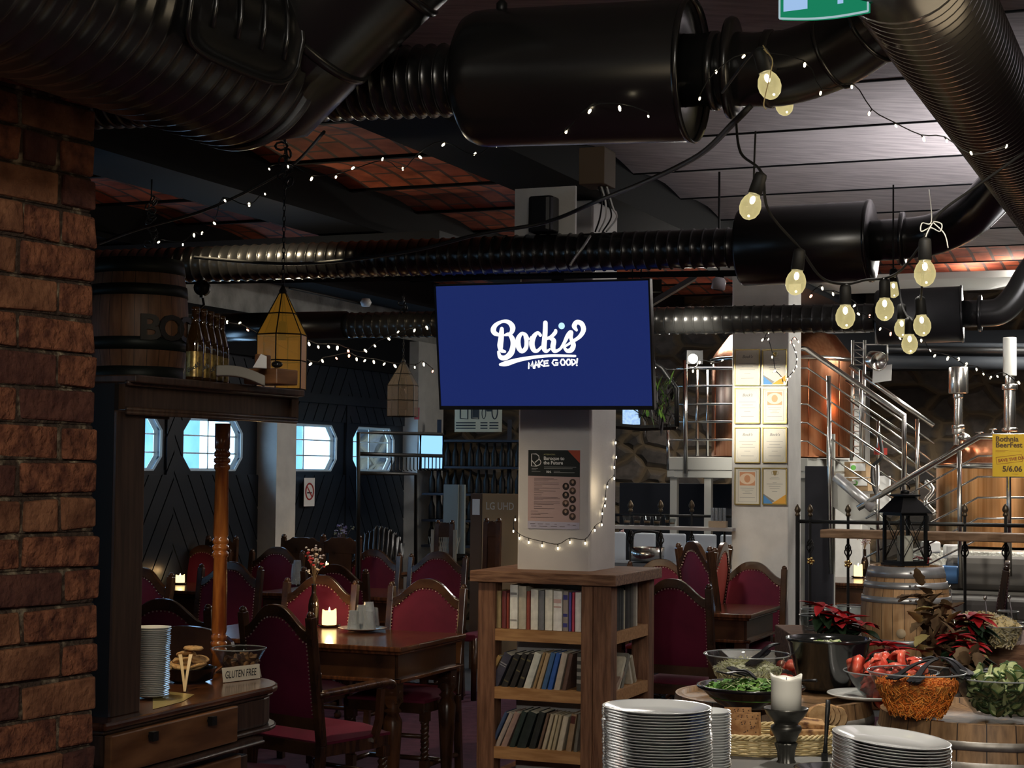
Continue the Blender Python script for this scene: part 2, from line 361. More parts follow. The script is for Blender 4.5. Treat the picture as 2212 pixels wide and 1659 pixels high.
brickmat('brick_vault', (.55, .15, .07), (.33, .065, .035), (.10, .06, .055), 1.0, ms=.012, bw=.26, rh=.14, map_rot=(0, 0, -ROOM + pi/2), dark=(.3, .22, .2))
def stonemat(name, c1, c2, joint, sc=2.3, brick=False):
    m = bpy.data.materials.new(name); m.use_nodes = True; nt = m.node_tree; L = nt.links.new; b = nt.nodes['Principled BSDF']; b.inputs['Roughness'].default_value = .85
    tc = nt.nodes.new('ShaderNodeTexCoord'); mp = nt.nodes.new('ShaderNodeMapping'); mp.inputs['Scale'].default_value = (1, 1, 1.5); L(tc.outputs['Object'], mp.inputs[0])
    nw = nt.nodes.new('ShaderNodeTexNoise'); nw.inputs['Scale'].default_value = 3; L(mp.outputs[0], nw.inputs['Vector'])
    mv = nt.nodes.new('ShaderNodeMixRGB'); mv.inputs[0].default_value = .12; L(mp.outputs[0], mv.inputs[1]); L(nw.outputs['Color'], mv.inputs[2])
    vo = nt.nodes.new('ShaderNodeTexVoronoi'); vo.feature = 'DISTANCE_TO_EDGE'; vo.inputs['Scale'].default_value = sc; L(mv.outputs[0], vo.inputs['Vector'])
    vc = nt.nodes.new('ShaderNodeTexVoronoi'); vc.inputs['Scale'].default_value = sc; L(mv.outputs[0], vc.inputs['Vector'])
    cr = nt.nodes.new('ShaderNodeValToRGB'); cr.color_ramp.elements[0].position = .03; cr.color_ramp.elements[1].position = .16; L(vo.outputs['Distance'], cr.inputs[0])
    hs = nt.nodes.new('ShaderNodeMixRGB'); hs.inputs[1].default_value = (*c1, 1); hs.inputs[2].default_value = (*c2, 1)
    sp = nt.nodes.new('ShaderNodeSeparateColor'); L(vc.outputs['Color'], sp.inputs[0]); L(sp.outputs[0], hs.inputs[0])
    nz = nt.nodes.new('ShaderNodeTexNoise'); nz.inputs['Scale'].default_value = 12; nz.inputs['Detail'].default_value = 8; L(mp.outputs[0], nz.inputs['Vector'])
    mu = nt.nodes.new('ShaderNodeMixRGB'); mu.blend_type = 'OVERLAY'; mu.inputs[0].default_value = .8; L(hs.outputs[0], mu.inputs[1]); L(nz.outputs['Fac'], mu.inputs[2])
    mj = nt.nodes.new('ShaderNodeMixRGB'); mj.inputs[1].default_value = (*joint, 1); L(cr.outputs[0], mj.inputs[0]); L(mu.outputs[0], mj.inputs[2]); L(mj.outputs[0], b.inputs['Base Color'])
    bp = nt.nodes.new('ShaderNodeBump'); bp.inputs['Strength'].default_value = .8; bp.inputs['Distance'].default_value = .04; L(cr.outputs[0], bp.inputs['Height']); L(bp.outputs[0], b.inputs['Normal'])
    MATS[name] = m
stonemat('stone_wall', (.010, .010, .011), (.10, .08, .065), (.11, .075, .04), 3.4)
def vault(name, s0, s1, t0, t1, m, rise=.045):
    mb = MB(); k0 = 0
    t = t0
    while t < t1 - .01:
        vs = []; fs = []; n = 8
        for i in range(n + 1):
            a = i / n; z = Z_C + rise * sin(pi * a)
            vs += [R(s0, t + .9 * a, z), R(s1, t + .9 * a, z)]
        fs = [(2 * i, 2 * i + 1, 2 * i + 3, 2 * i + 2) for i in range(n)]
        mb.add(vs, fs, 0, True); t += .9
    return struct(name, mb, m)
vault('ceiling', -7, 2.9, 1.55, 12.3, 'ceiling_white')
vault('ceiling_brick_left', 3.1, 8, 1.55, 15.9, 'brick_vault')
vault('ceiling_brick_rear', -7, 2.9, 12.35, 15.9, 'brick_vault')
mb = MB(); mb.poly([R(8, -4, 3.33), R(8, 1.6, 3.33), R(-8, 1.6, 3.33), R(-8, -4, 3.33)]); struct('ceiling_front', mb, 'ceiling_white')
mb = MB()
for (a, b_) in ((8, 3.15), (2.85, -7)):
    t = 1.55
    while t < 15.7:
        p = R((a + b_) / 2, t, Z_C - .002); M = frame(p, U, Vv); wq = .035 if a > 4 else .014; mb.box((0, 0, 0), (abs(a - b_), wq, wq * .6), 0, M); t += .9
struct('ceiling_joist', mb, 'beam_black')
for nm, s0, s1, m in (('beam_middle', 2.79, 3.19, 'beam_black'), ('beam_left', 4.5, 4.93, 'beam_black'), ('beam_far_left', 6.25, 6.6, 'beam_black')):
    mb = MB(); M = frame(R((s0 + s1) / 2, 5.9, (Z_BM + Z_C) / 2 + .03), U, Vv)
    mb.box((0, 0, 0), (s1 - s0 - .1, 19.5, Z_C - Z_BM + .02), 0, M)
    mb.box((0, 0, -(Z_C - Z_BM) / 2 - .0), (s1 - s0, 19.5, .03), 0, M); struct(nm, mb, m)
mb = MB(); M = frame(R(5.6, 9.15, 2.93), U, Vv); mb.box((0, 0, 0), (3.0, .3, .18), 0, M); struct('beam_cross', mb, 'beam_grey')
# walls; the left wall has octagonal windows in black herringbone doors
mb = MB(); M = frame(R(0.0, T_B + .15, 1.7), U, Vv); mb.box((0, 0, 0), (16, .3, 3.5), 0, M); struct('wall_back', mb, 'stone_wall')
mb = MB(); M = frame(R(-7.2, 6, 1.7), U, Vv); mb.box((0, 0, 0), (.3, 20.5, 3.5), 0, M); struct('wall_right', mb, 'plaster_wall')
mb = MB(); M = frame(R(0, -4.15, 1.7), U, Vv); mb.box((0, 0, 0), (16, .3, 3.5), 0, M); struct('wall_front', mb, 'plaster_wall')
def wl(px, py): p = PS(px, py, S_L); return st(p)[1], p.z
WT = [wl((a + b) / 2, 960)[0] for a, b in ((322, 349), (396, 524), (640, 727), (763, 852))]
win = []
for a, b, y0, y1 in ((222, 349, 898, 1020), (397, 523, 903, 1019), (603, 727, 910, 1017), (763, 851, 916, 1016)):
    t0_, z1_ = wl(a, y0); t1_, z0_ = wl(b, y1); win.append((t0_, t1_, z0_, z1_))
ZB, ZT = sum(w_[2] for w_ in win) / 4, sum(w_[3] for w_ in win) / 4
wins = sorted([(w_[0], w_[1]) for w_ in win]) ; wins = [(-2.2, -1.4), (-.2, .6), (3.0, 3.8), (7.6, 8.4)] + wins
mb = MB()   # wall built around octagonal holes, in (t,z) strips
def wallbox(t0_, t1_, z0_, z1_, mi=0, d=.0, th=.07):
    if t1_ - t0_ < 1e-3: return
    M = frame(R(S_L + th / 2 + d, (t0_ + t1_) / 2, (z0_ + z1_) / 2), U, Vv); mb.box((0, 0, 0), (th, t1_ - t0_, z1_ - z0_), mi, M)
edges = [-4.0]
for a, b in wins: edges += [a, b]
edges.append(T_B + .1)
wallbox(-4, T_B + .1, 0, ZB); wallbox(-4, T_B + .1, ZT, 2.55)
for i in range(0, len(edges), 2): wallbox(edges[i], edges[i + 1], ZB, ZT)
c = (ZT - ZB) * .26
for a, b in wins:
    for (x, sx) in ((a, 1), (b, -1)):
        for (z, sz) in ((ZB, 1), (ZT, -1)):
            tri = [(x, z), (x + sx * c, z), (x, z + sz * c)]
            vs = [R(S_L + d_, p[0], p[1]) for d_ in (0, .07) for p in tri]; mb.add(vs, [(0, 1, 2), (5, 4, 3), (0, 3, 4, 1), (1, 4, 5, 2), (2, 5, 3, 0)])
struct('wall_left', mb, 'boards_black')
mb = MB(); wallbox(-4, T_B + .1, 2.55, 3.4); struct('wall_left_upper', mb, 'plaster_wall')
mb = MB(); wallbox(9.9, T_B, 2.52, 2.86, 0, -.06, .06); struct('trim_1', mb, 'beam_black')
# herringbone board relief, three double doors
def tri_boards(t0_, t1_, z0_, z1_, up, hole=None):
    """parallel slanting boards filling a rectangle"""
    slope = 1.55 * (1 if up else -1); wd = .145; n = 60
    for i in range(-n, n):
        off = i * wd * sqrt(1 + slope * slope)
        # board between lines z = slope*(t-t0)+off (+gap)
        g = wd * sqrt(1 + slope * slope) - .022
        poly = [(t0_, off), (t1_, slope * (t1_ - t0_) + off), (t1_, slope * (t1_ - t0_) + off + g), (t0_, off + g)]
        poly = clipz(poly, z0_, z1_)
        if len(poly) < 3: continue
        if hole:
            cx = sum(p[0] for p in poly) / len(poly)
        vs = [R(S_L - .018, p[0], p[1]) for p in poly] + [R(S_L, p[0], p[1]) for p in poly]; k = len(poly)
        mb.add(vs, [tuple(range(k)), *[(j, j + k, (j + 1) % k + k, (j + 1) % k) for j in range(k)]])
def clipz(poly, z0_, z1_):
    for (zz, sg) in ((z0_, 1), (z1_, -1)):
        out = []
        for i in range(len(poly)):
            a = poly[i]; b = poly[(i + 1) % len(poly)]; da = (a[1] - zz) * sg; db = (b[1] - zz) * sg
            if da >= 0: out.append(a)
            if (da >= 0) != (db >= 0): q = da / (da - db); out.append((a[0] + (b[0] - a[0]) * q, zz))
        poly = out
        if len(poly) < 3: return []
    return poly
w0, w1, w2, w3 = win
tm01 = wl(372, 1000)[0]; tm23 = wl(746, 960)[0]
mb = MB(); mb2 = mb
for (a, b, up) in ((w0[0] - .3, tm01, True), (tm01, w1[1] + .28, False)):
    tri_boards(a, b, .05, ZB - .03, up); tri_boards(a, b, ZT + .03, 2.5, up)
tri_boards(tm01, w1[0] - .04, ZB - .03, ZT + .03, False); tri_boards(w0[1] + .04, tm01, ZB - .03, ZT + .03, True)
struct('door_1', mb, 'boards_black')
mb = MB()
for (a, b, up) in ((w2[0] - .25, tm23 - .03, True), (tm23 + .03, w3[1] + .22, False)):
    tri_boards(a, b, .05, ZB - .03, up)
    tri_boards(a, b, ZT + .03, 2.2, up)
tmid = wl(750, 800)[0]
for (a, b, up) in ((w2[0] - .45, tmid, True), (tmid, w3[1] + .45, False)): tri_boards(a, b, 2.27, 2.75, up)
wallbox(w2[0] - .5, w3[1] + .5, 2.19, 2.27, 0, -.05, .05); wallbox(tm23 - .03, tm23 + .03, 0, 2.2, 0, -.03, .03)
struct('door_2', mb, 'boards_black')
# window joinery
for i, (a, b) in enumerate(wins):
    fr = MB(); cc = c
    oct_ = [(a + cc, ZB), (b - cc, ZB), (b, ZB + cc), (b, ZT - cc), (b - cc, ZT), (a + cc, ZT), (a, ZT - cc), (a, ZB + cc)]
    pts = [R(S_L + .01, p[0], p[1]) for p in oct_]; fr.tube(pts, .012, 4, closed=True, sm=False)
    pts = [R(S_L + .06, p[0], p[1]) for p in oct_]; fr.tube(pts, .02, 4, closed=True, sm=False)
    for q in (1 / 3, 2 / 3):
        fr.tube([R(S_L + .055, a, ZB + (ZT - ZB) * q), R(S_L + .055, b, ZB + (ZT - ZB) * q)], .006, 4)
    fr.tube([R(S_L + .055, (a + b) / 2, ZB), R(S_L + .055, (a + b) / 2, ZT)], .006, 4)
    f_ = struct('window_%d' % (i + 1), fr, 'steel_cream')
    g = MB(); g.poly([R(S_L + .058, p[0], p[1]) for p in oct_]); obj('pane', g, 'window_pane', f_, world=True)
# pale wall pilasters between the doors and in the corner
for n_, a, c_, b in (('pillar_left_wall', 555, 598, 640), ('pillar_corner', 870, 902, 957)):
    mb = MB(); t0_ = wl(a, 960)[0]; sn = st(PT(c_, 960, t0_))[0]; t1_ = st(PS(b, 960, sn))[1]; d = S_L - sn
    M = frame(R(S_L - d / 2, (t0_ + t1_) / 2, 1.42), U, Vv); mb.box((0, 0, 0), (d, t1_ - t0_, 2.85), 0, M); struct(n_, mb, 'paint_white')
for i, (a, b) in enumerate(wins):      # portals: they only tell the renderer where the daylight comes in
    d_ = bpy.data.lights.new('window_portal', 'AREA'); d_.shape = 'RECTANGLE'; d_.size = b - a; d_.size_y = ZT - ZB; d_.cycles.is_portal = True
    o_ = bpy.data.objects.new('window_portal', d_); COL.objects.link(o_); o_.location = R(S_L + .12, (a + b) / 2, (ZB + ZT) / 2); o_.rotation_euler = (pi / 2, 0, ROOM + pi / 2)
# outdoor facade seen through the panes
mb = MB()
for k in range(9):
    M = frame(R(14, 2 + k * 3.2, 2), U, Vv); mb.box((0, 0, 0), (.3, 1.4, 5), 0, M)
struct('backdrop_street', mb, mat('facade', (.16, .26, .30), .9, c2=(.05, .12, .15), scale=.8))
# pillars on the beam line
PC = G(1275, 1234.4, 1.13); ps, ptt = st(PC)
BKs = ps + .20; BKt = ptt + .20
def pillar(name, s_, t_, w_, z1_, m):
    mb = MB(); M = frame(R(s_, t_, z1_ / 2), U, Vv); mb.box((0, 0, 0), (w_, w_, z1_), 0, M); return struct(name, mb, m, bevel=.012)
pillar('pillar_screen', BKs, BKt, .40, Z_BM, 'paint_pillar')
q0 = P(1587, 1100, 11.9); q1 = P(1703, 1100, 11.75); cs, ct = st(q1)
CW = .40; CPs, CPt = cs + CW / 2, ct + CW / 2
pillar('pillar_certificates', CPs, CPt, CW, Z_BM, 'paint_white')
pillar('pillar_rear', 3.0, 15.4, .4, Z_BM, 'paint_white')
# near brick pier at the left edge, real bricks
mb = MB(); random.seed(3)
BE = P(222, 1200, 4.25); BE.z = 0; ang = radians(31); bd = Vector((-sin(ang), -cos(ang), 0)); bn = Vector((cos(ang), -sin(ang), 0))
rows = 30; rh = .0872
for r_ in range(rows):
    z0_ = r_ * rh; jag = max(0, z0_ - 1.2) * .04 + random.uniform(-.006, .008)
    x = jag; first = True
    while x < 2.4:
        L_ = random.choice((.25, .25, .255, .12)) if not (first and r_ % 2) else .125
        first = False
        a = x + .006; b = x + L_ - .008; dz = random.uniform(-.003, .003); dd = random.uniform(-.006, .004)
        n = 4; vs = []
        M = frame(BE + bd * 0 + Zv * 0, -bd, Zv, bn)   # x runs away from the camera, y up, z out
        x0, x1 = -b, -a; y0, y1 = z0_ + .006 + dz, z0_ + rh - .007 + dz
        # jittered brick block
        J = lambda: random.uniform(-.0045, .0045)
        f8 = [(x0 + J(), y0 + J(), -.1), (x1 + J(), y0 + J(), -.1), (x1 + J(), y1 + J(), -.1), (x0 + J(), y1 + J(), -.1),
              (x0 + J(), y0 + J(), dd + J()), (x1 + J(), y0 + J(), dd + J()), (x1 + J(), y1 + J(), dd + J()), (x0 + J(), y1 + J(), dd + J())]
        mb.add(f8, [(3, 2, 1, 0), (4, 5, 6, 7), (0, 1, 5, 4), (1, 2, 6, 5), (2, 3, 7, 6), (3, 0, 4, 7)], random.choice((0, 0, 1, 2)), False, M)
        x += L_
for r_ in range(30):
    M = frame(BE - Zv * 0, -bd, Zv, bn); zz = r_ * rh
    e_ = .012 + max(0, zz - 1.2) * .04; mb.box((-1.2 - e_ / 2, zz + rh / 2, -.24), (2.4 - e_, rh, .46), 3, M)
mat('brick_a', (.11, .036, .022), .9, c2=(.34, .13, .065), scale=24, bump=1.0, bscale=45)
mat('brick_b', (.08, .028, .022), .9, c2=(.15, .058, .04), scale=18, bump=.7, bscale=45)
mat('brick_c', (.15, .058, .03), .9, c2=(.36, .16, .08), scale=12, bump=.7, bscale=45)
mat('mortar', (.065, .042, .03), .95, c2=(.40, .33, .22), lo=.52, hi=.72, scale=25, bump=.8, bscale=60)
struct('wall_brick_left', mb, ['brick_a', 'brick_b', 'brick_c', 'mortar'], bevel=.006)
light('POINT', 'pier_warm', (-.45, 2.6, 2.3), 3.0, WARM, .2)
# ================================================================ ventilation ducts
ZD = 2.62
def duct_line(px, py, dref, pxref):          # point on a duct axis running across the room
    pass
def along(p, q, f): return Vector(p).lerp(Vector(q), f)
# A: nearest branch, flexible hose left of the big silencer
a1 = P(1012, 172, 4.27); a2 = P(1497, 152, 4.07); ad = (a2 - a1).normalized()
t = thing('ventilation_silencer', 'large smooth black duct silencer drum hanging under the ceiling above the screen', 'duct silencer', a1)
mb = MB(); L_ = (a2 - a1).length; r = .170
pr = [(.09, .0), (.14, .0), (.158, .012), (.168, .035), (r, .06), (r, L_ - .004)]
mb.lathe(pr, 56, 0, align(a1, a2), caps=False); obj('drum', mb, 'duct_black', t, world=True)
mb = MB(); mb.lathe([(.088, L_ - .02), (.16, L_ - .02), (.166, L_ - .012), (.172, L_ - .01), (.1745, L_ + .002), (.170, L_ + .006), (.166, L_ - .008)], 56, 0, align(a1, a2), caps=False); obj('end_rim', mb, 'duct_black', t, world=True)
mb = MB(); top = P(1084, 25, 4.2); mb.tube([top - Zv * .02, Vector((top.x, top.y, Z_C))], .004, 6); mb.lathe([(.014, -.01), (.014, .02), (.006, .03)], 10, 0, c=top); obj('hanger_rod', mb, 'iron_black', t, world=True)
b0 = a1 - ad * 1.75; b1 = a1 + ad * .01
mb = MB(); ribbed(mb, b0, b1, .087, .034, .007, 32); single('ventilation_duct', mb, 'duct_black', 'black ribbed spiral duct running left from the big silencer drum', 'duct')
e0 = a2 + ad * .0; pj = P(1700, 146, 3.96); pk = P(1800, 112, 3.9); pl = P(1870, 68, 3.84); pm = P(1935, 20, 3.78)
t = thing('ventilation_duct', 'smooth black duct elbow from the silencer drum up to the big flexible hose', 'duct', e0)
mb = MB(); path = [e0 - ad * .02, e0 + ad * .1] + smooth_path([P(1620, 151, 4.01), pj, pk, pl, pm], 5)
mb.tube(path, .087, 36); obj('pipe', mb, 'duct_black', t, world=True)
mb = MB()
for q, rr in ((P(1545, 153, 4.04), .094), (P(1662, 149, 3.985), .092)): mb.lathe([(.085, -.012), (rr, -.008), (rr, .008), (.085, .012)], 36, 0, align(q, q + ad))
for i in (12, 18): q = path[i]; mb.lathe([(.085, -.006), (.091, -.004), (.091, .004), (.085, .006)], 36, 0, align(q, path[i + 1]))
obj('seam_band', mb, 'duct_black', t, world=True)
q = P(1582, 147, 4.03); mb = MB(); mb.lathe([(.085, -.012), (.118, -.010), (.122, 0), (.118, .010), (.085, .012)], 44, 0, align(q, q + ad * 1 + Vv * .04)); obj('damper_flange', mb, 'duct_black', t, world=True)
# B: middle run over the screen
c0 = P(395, 572, 8.5); c1 = P(1602, 534, 7.53); cd = (c1 - c0).normalized()
mb = MB(); ribbed(mb, c0 - cd * .9, c1, .085, .052, .0055, 30, soft=False); single('ventilation_duct', mb, 'duct_black', 'long black spiral duct crossing the room just above the screen', 'duct')
d1 = P(1885, 520, 7.31)
t = thing('ventilation_silencer', 'black cylindrical duct silencer above the pillar with certificates, behind the hanging bulbs', 'duct silencer', c1)
mb = MB(); L_ = (d1 - c1).length; mb.lathe([(.08, -.001), (.165, 0), (.172, .01), (.172, L_ - .01), (.165, L_), (.08, L_ + .001)], 44, 0, align(c1, d1)); obj('drum', mb, 'duct_black', t, world=True)
mb = MB(); mb.lathe([(.170, L_ - .02), (.178, L_ - .016), (.178, L_ - .004), (.17, L_)], 44, 0, align(c1, d1)); obj('end_rim', mb, 'duct_black', t, world=True)
t = thing('ventilation_duct', 'plain black duct bending up at the right edge above the bulbs', 'duct', d1)
mb = MB(); mb.tube([d1 - cd * .02] + smooth_path([P(1925, 518, 7.28), P(2010, 508, 7.2), P(2080, 478, 7.05), P(2125, 440, 6.9), P(2165, 395, 6.7), P(2200, 350, 6.5)], 5), .088, 32); obj('pipe', mb, 'duct_black', t, world=True)
q = P(1950, 516, 7.25); mb = MB(); mb.lathe([(.085, -.01), (.115, -.008), (.115, .008), (.085, .01)], 32, 0, align(q, q + cd)); obj('damper_flange', mb, 'duct_black', t, world=True)
mb = MB(); q0_ = P(395, 604, 8.6) ; q1_ = P(1602, 590, 7.6)
mb.tube([P(215, 606, 8.75), q0_ - Zv * .01, q1_], .014, 4, sm=False); single('duct_support_rail', mb, 'beam_black', 'thin black steel rail under the duct above the screen', 'rail')
# C: far run
f0 = P(745, 703, 11.8); f1 = P(1893, 686, 10.45); fd = (f1 - f0).normalized()
mb = MB(); ribbed(mb, f0, f1, .086, .062, .005, 28); single('ventilation_duct', mb, mat('duct_satin', (.05, .05, .047), .26, .5), 'silvery black spiral duct behind the screen, passing the certificate pillar', 'duct')
mb = MB(); mb.tube([f0 - fd * 1.4 , f0 + fd * .01], .10, 24); single('ventilation_duct', mb, 'duct_black', 'smooth black duct end beside the amber lantern', 'duct')
g1 = P(2080, 678, 10.3)
t = thing('ventilation_silencer', 'smallest black duct silencer above the brewing kettle', 'duct silencer', f1)
mb = MB(); L_ = (g1 - f1).length; mb.lathe([(.09, -.001), (.155, 0), (.166, .012), (.168, .03), (.168, L_), (.09, L_ + .001)], 40, 0, align(f1, g1)); obj('drum', mb, mat('duct_matte', (.02, .02, .02), .45), t, world=True)
mb = MB(); mb.lathe([(.166, L_ - .014), (.174, L_ - .01), (.174, L_), (.15, L_ + .002)], 40, 0, align(f1, g1)); obj('end_rim', mb, 'duct_black', t, world=True)
t = thing('ventilation_duct', 'black duct elbow rising to the right edge beside the smallest silencer', 'duct', g1)
mb = MB(); mb.tube([g1 - fd * .01] + smooth_path([P(2117, 677, 10.25), P(2160, 672, 10.2), P(2195, 640, 10.15), P(2225, 590, 10.1), P(2260, 545, 10.05)], 5), .082, 28); obj('pipe', mb, 'duct_black', t, world=True)
q = P(2117, 677, 10.26); mb = MB(); mb.lathe([(.08, -.01), (.11, -.008), (.11, .008), (.08, .01)], 28, 0, align(q, q + fd)); obj('damper_flange', mb, 'duct_black', t, world=True)
# trunk hose at the right, running away down the room
h0 = P(2061, 100, 3.95); hv = Vv.copy(); mb = MB()
ribbed(mb, h0 - hv * .78, h0 + hv * 3.3, .124, .046, .0085, 44, soft=True); single('flexible_duct', mb, mat('hose_metal', (.10, .095, .09), .27, .85), 'wide corrugated flexible metal duct at the upper right', 'duct')
q = h0 - hv * .80; mb = MB(); mb.lathe([(.128, -.6), (.132, -.6), (.132, .0), (.138, .01), (.138, .03), (.128, .035)], 44, 0, align(q, q + hv)); single('duct_collar', mb, 'duct_black', 'smooth black collar at the near end of the corrugated duct', 'duct collar')
# large duct upper left with access hatch
k0 = P(520, 122, 4.1)
t = thing('ventilation_duct', 'widest black duct with rolled ribs and oval hatch, at the upper left', 'duct', k0)
mb = MB(); r = .222; Lm = 2.9; pr = []; z = -Lm
while z < -.02:
    pr += [(r, z), (r, z + .030), (r + .007, z + .040), (r + .007, z + .050)] if not (-.95 < z < -.28) or True else [(r, z)]
    z += .062
pr += [(r, -.03), (r, .01)]
mb.lathe(pr, 64, 0, align(k0, k0 + Vv)); obj('ribbed_shell', mb, 'duct_black', t, world=True)
kk = [k0, P(650, 22, 4.08), P(800, -125, 4.0), P(930, -250, 3.95)]
mb = MB(); mb.tube([k0 - Vv * .01, k0 + Vv * .06] + smooth_path(kk[1:], 3), .222, 56); obj('elbow', mb, 'duct_black', t, world=True)
mb = MB(); mb.lathe([(.222, -.012), (.230, -.006), (.230, .006), (.222, .012)], 56, 0, align(k0, k0 + Vv))
mb.lathe([(.222, -.012), (.229, -.006), (.229, .006), (.222, .012)], 56, 0, align(kk[1], kk[2])); mb.lathe([(.222, -.012), (.229, -.006), (.229, .006), (.222, .012)], 56, 0, align(kk[2], kk[3]))
obj('seam_band', mb, 'duct_black', t, world=True)
# hatch on the side facing the viewer
hb = []; hatch = MB()
def on_duct(l, a, rr):    # l metres along, a angle from horizontal-right downwards
    c_ = k0 - Vv * l; return c_ + (U * cos(a) - Zv * sin(a)) * rr
oval = []
for i in range(28):
    q = 2 * pi * i / 28; cx_, cy_ = cos(q), sin(q); ex = abs(cx_) ** .45 * (1 if cx_ > 0 else -1); ey = abs(cy_) ** .45 * (1 if cy_ > 0 else -1)
    oval.append((.36 + .23 * ex, .05 + .50 * ey))
vs = [on_duct(.36 + (l - .36) * f_, .05 + (a - .05) * f_, .241) for f_ in (1, .8, .4) for (l, a) in oval]
n = 28; fs = [(j * n + i, j * n + (i + 1) % n, (j + 1) * n + (i + 1) % n, (j + 1) * n + i) for j in range(2) for i in range(n)] + [tuple(2 * n + i for i in range(n))]
vs2 = [on_duct(l, a, .222) for (l, a) in oval]; m_ = len(vs); vs += vs2
fs += [(i, (i + 1) % n, m_ + (i + 1) % n, m_ + i) for i in range(n)]
hatch.add(vs, fs, 0, True); hatch.tube([on_duct(l, a, .243) for (l, a) in oval], .007, 6, closed=True)
for q in (.2, .3, .4, .5): hatch.tube([on_duct(q, a * .1, .244) for a in (-3, -1, 1, 3)], .006, 5)
obj('access_hatch', hatch, 'duct_black', t, world=True)
# ================================================================ hanging amber lanterns
def lantern_lamp(c_top, wd, hh, hc, label, g1, g2, bulb=False, rz=.35, chain_to=None):
    t = thing('lantern_pendant', label, 'pendant lamp', c_top - Zv * hh, rz, 'glass lantern pendants')
    n = 6; r = wd / 2; rt = r * .12
    def ring(rr, z, k=n): return [Vector((rr * cos(2 * pi * i / k), rr * sin(2 * pi * i / k), z)) for i in range(k)]
    zt, zs, zm = hh, hh - hc, (hh - hc) * .52
    for nm, lv, gl in (('roof_glass', ((rt, zt), (r, zs)), g1), ('side_glass', ((r, zs), (r, 0)), g2)):
        mb = MB(); A_ = ring(*lv[0]); B_ = ring(*lv[1])
        for i in range(n): j = (i + 1) % n; mb.poly([A_[i], A_[j], B_[j], B_[i]])
        obj(nm, mb, gl, t)
    mb = MB(); lw = .0026
    A_ = ring(rt, zt); B_ = ring(r, zs); C_ = ring(r, 0); D_ = ring(r, zm); mid = ring((rt + r) / 2 * 1.02, (zt + zs) / 2 + 0)
    for i in range(n):
        j = (i + 1) % n
        for a, b in ((A_[i], B_[i]), (B_[i], C_[i]), (B_[i], B_[j]), (C_[i], C_[j]), (D_[i], D_[j]), (mid[i], mid[j]), (A_[i], A_[j])): mb.tube([a, b], lw, 4, sm=False)
    obj('lead_frame', mb, 'iron_black', t)
    mb = MB(); mb.lathe([(rt * 1.2, zt - .005), (rt * 1.3, zt + .006), (rt * .6, zt + .022), (.003, zt + .03)], 10); mb.lathe([(.016, zs - .02), (.017, zs + .05), (.004, zs + .055)], 10); mb.tube([(0, 0, zs + .05), (0, 0, zt)], .003, 5); obj('lamp_holder', mb, 'iron_black', t)
    if bulb:
        mb = MB(); mb.lathe([(.012, zs - .015), (.014, zs - .03), (.028, zs - .065), (.026, zs - .085), (.0, zs - .10)], 12, caps=False); obj('light_bulb', mb, 'clear_glass', t)
    mb = MB(); z = zt + .03; k = 0; top = chain_to - (c_top.z - hh)
    while z < top:
        M = Matrix.Translation((0, 0, z + .011)) @ Matrix.Rotation(pi / 2 * (k % 2), 4, 'Z') @ Matrix.Rotation(pi / 2, 4, 'X') @ Matrix.Diagonal((.6, 1.25, 1, 1))
        mb.tube([(.010 * cos(q * pi / 4), .010 * sin(q * pi / 4), 0) for q in range(8)], .0022, 4, closed=True, M=M); z += .0205; k += 1
    obj('chain', mb, 'iron_black', t)
    mb = MB(); random.seed(4)
    for i in range(7):
        M = Matrix.Translation((random.uniform(-.02, .02), random.uniform(-.02, .02), top - .02 - .028 * i)) @ Matrix.Rotation(random.uniform(0, 3), 4, 'Z') @ Matrix.Rotation(pi / 2 + random.uniform(-.6, .6), 4, 'X')
        mb.tube([(.024 * cos(q * pi / 4), .018 * sin(q * pi / 4), 0) for q in range(8)], .005, 4, closed=True, M=M)
    obj('chain_bundle', mb, 'iron_black', t)
    return t
lantern_lamp(P(611, 632, 6.6), .198, .375, .165, 'amber hexagonal glass lantern pendant hanging beside the sideboard top', 'amber_glass', 'amber_glass', False, .42, P(600, 290, 6.6).z)
lantern_lamp(P(871, 782, 11.6), .215, .37, .16, 'smaller pale glass lantern pendant with clear bulb near the far pilaster', 'pink_glass', 'pink_glass', True, .3, P(871, 640, 11.6).z)
for px, y0, y1, d, lb in ((327, 430, 530, 8.2, 'bundle of black chain hanging from the ceiling left of the amber lantern'), (1, 1, 1, 1, None)):
    if lb is None: continue
    mb = MB(); random.seed(5); q = P(px, y0, d); zb = P(px, y1, d).z; z = q.z
    while z > zb:
        M = Matrix.Translation((q.x + random.uniform(-.02, .02), q.y, z)) @ Matrix.Rotation(random.uniform(0, 3), 4, 'Z') @ Matrix.Rotation(pi / 2 + random.uniform(-.5, .5), 4, 'X')
        mb.tube([(.02 * cos(w_ * pi / 4), .016 * sin(w_ * pi / 4), 0) for w_ in range(8)], .004, 4, closed=True, M=M); z -= .018
    mb.tube([q, (q.x, q.y, Z_BM)], .004, 5); single('chain_bundle', mb, 'iron_black', lb, 'chain')
mb = MB(); q = P(437, 622, 7.6); M = frame(q, (1, 0, 0), (0, 0, 1)); mb.lathe([(.005, -.02), (.036, -.018), (.03, -.006), (.03, .006), (.036, .018), (.005, .02)], 20, 0, M); mb.tube([q + Zv * .01, (q.x, q.y, 2.45)], .006, 6); mb.box((0, -.0, .0), (.014, .09, .05), 0, M)
mb.tube([q - Zv * .03, q - Zv * .075 + U * .01, q - Zv * .09 - U * .012], .006, 6)
single('chain_hoist', mb, 'iron_black', 'small black pulley hook hanging behind the beer bottles', 'pulley')
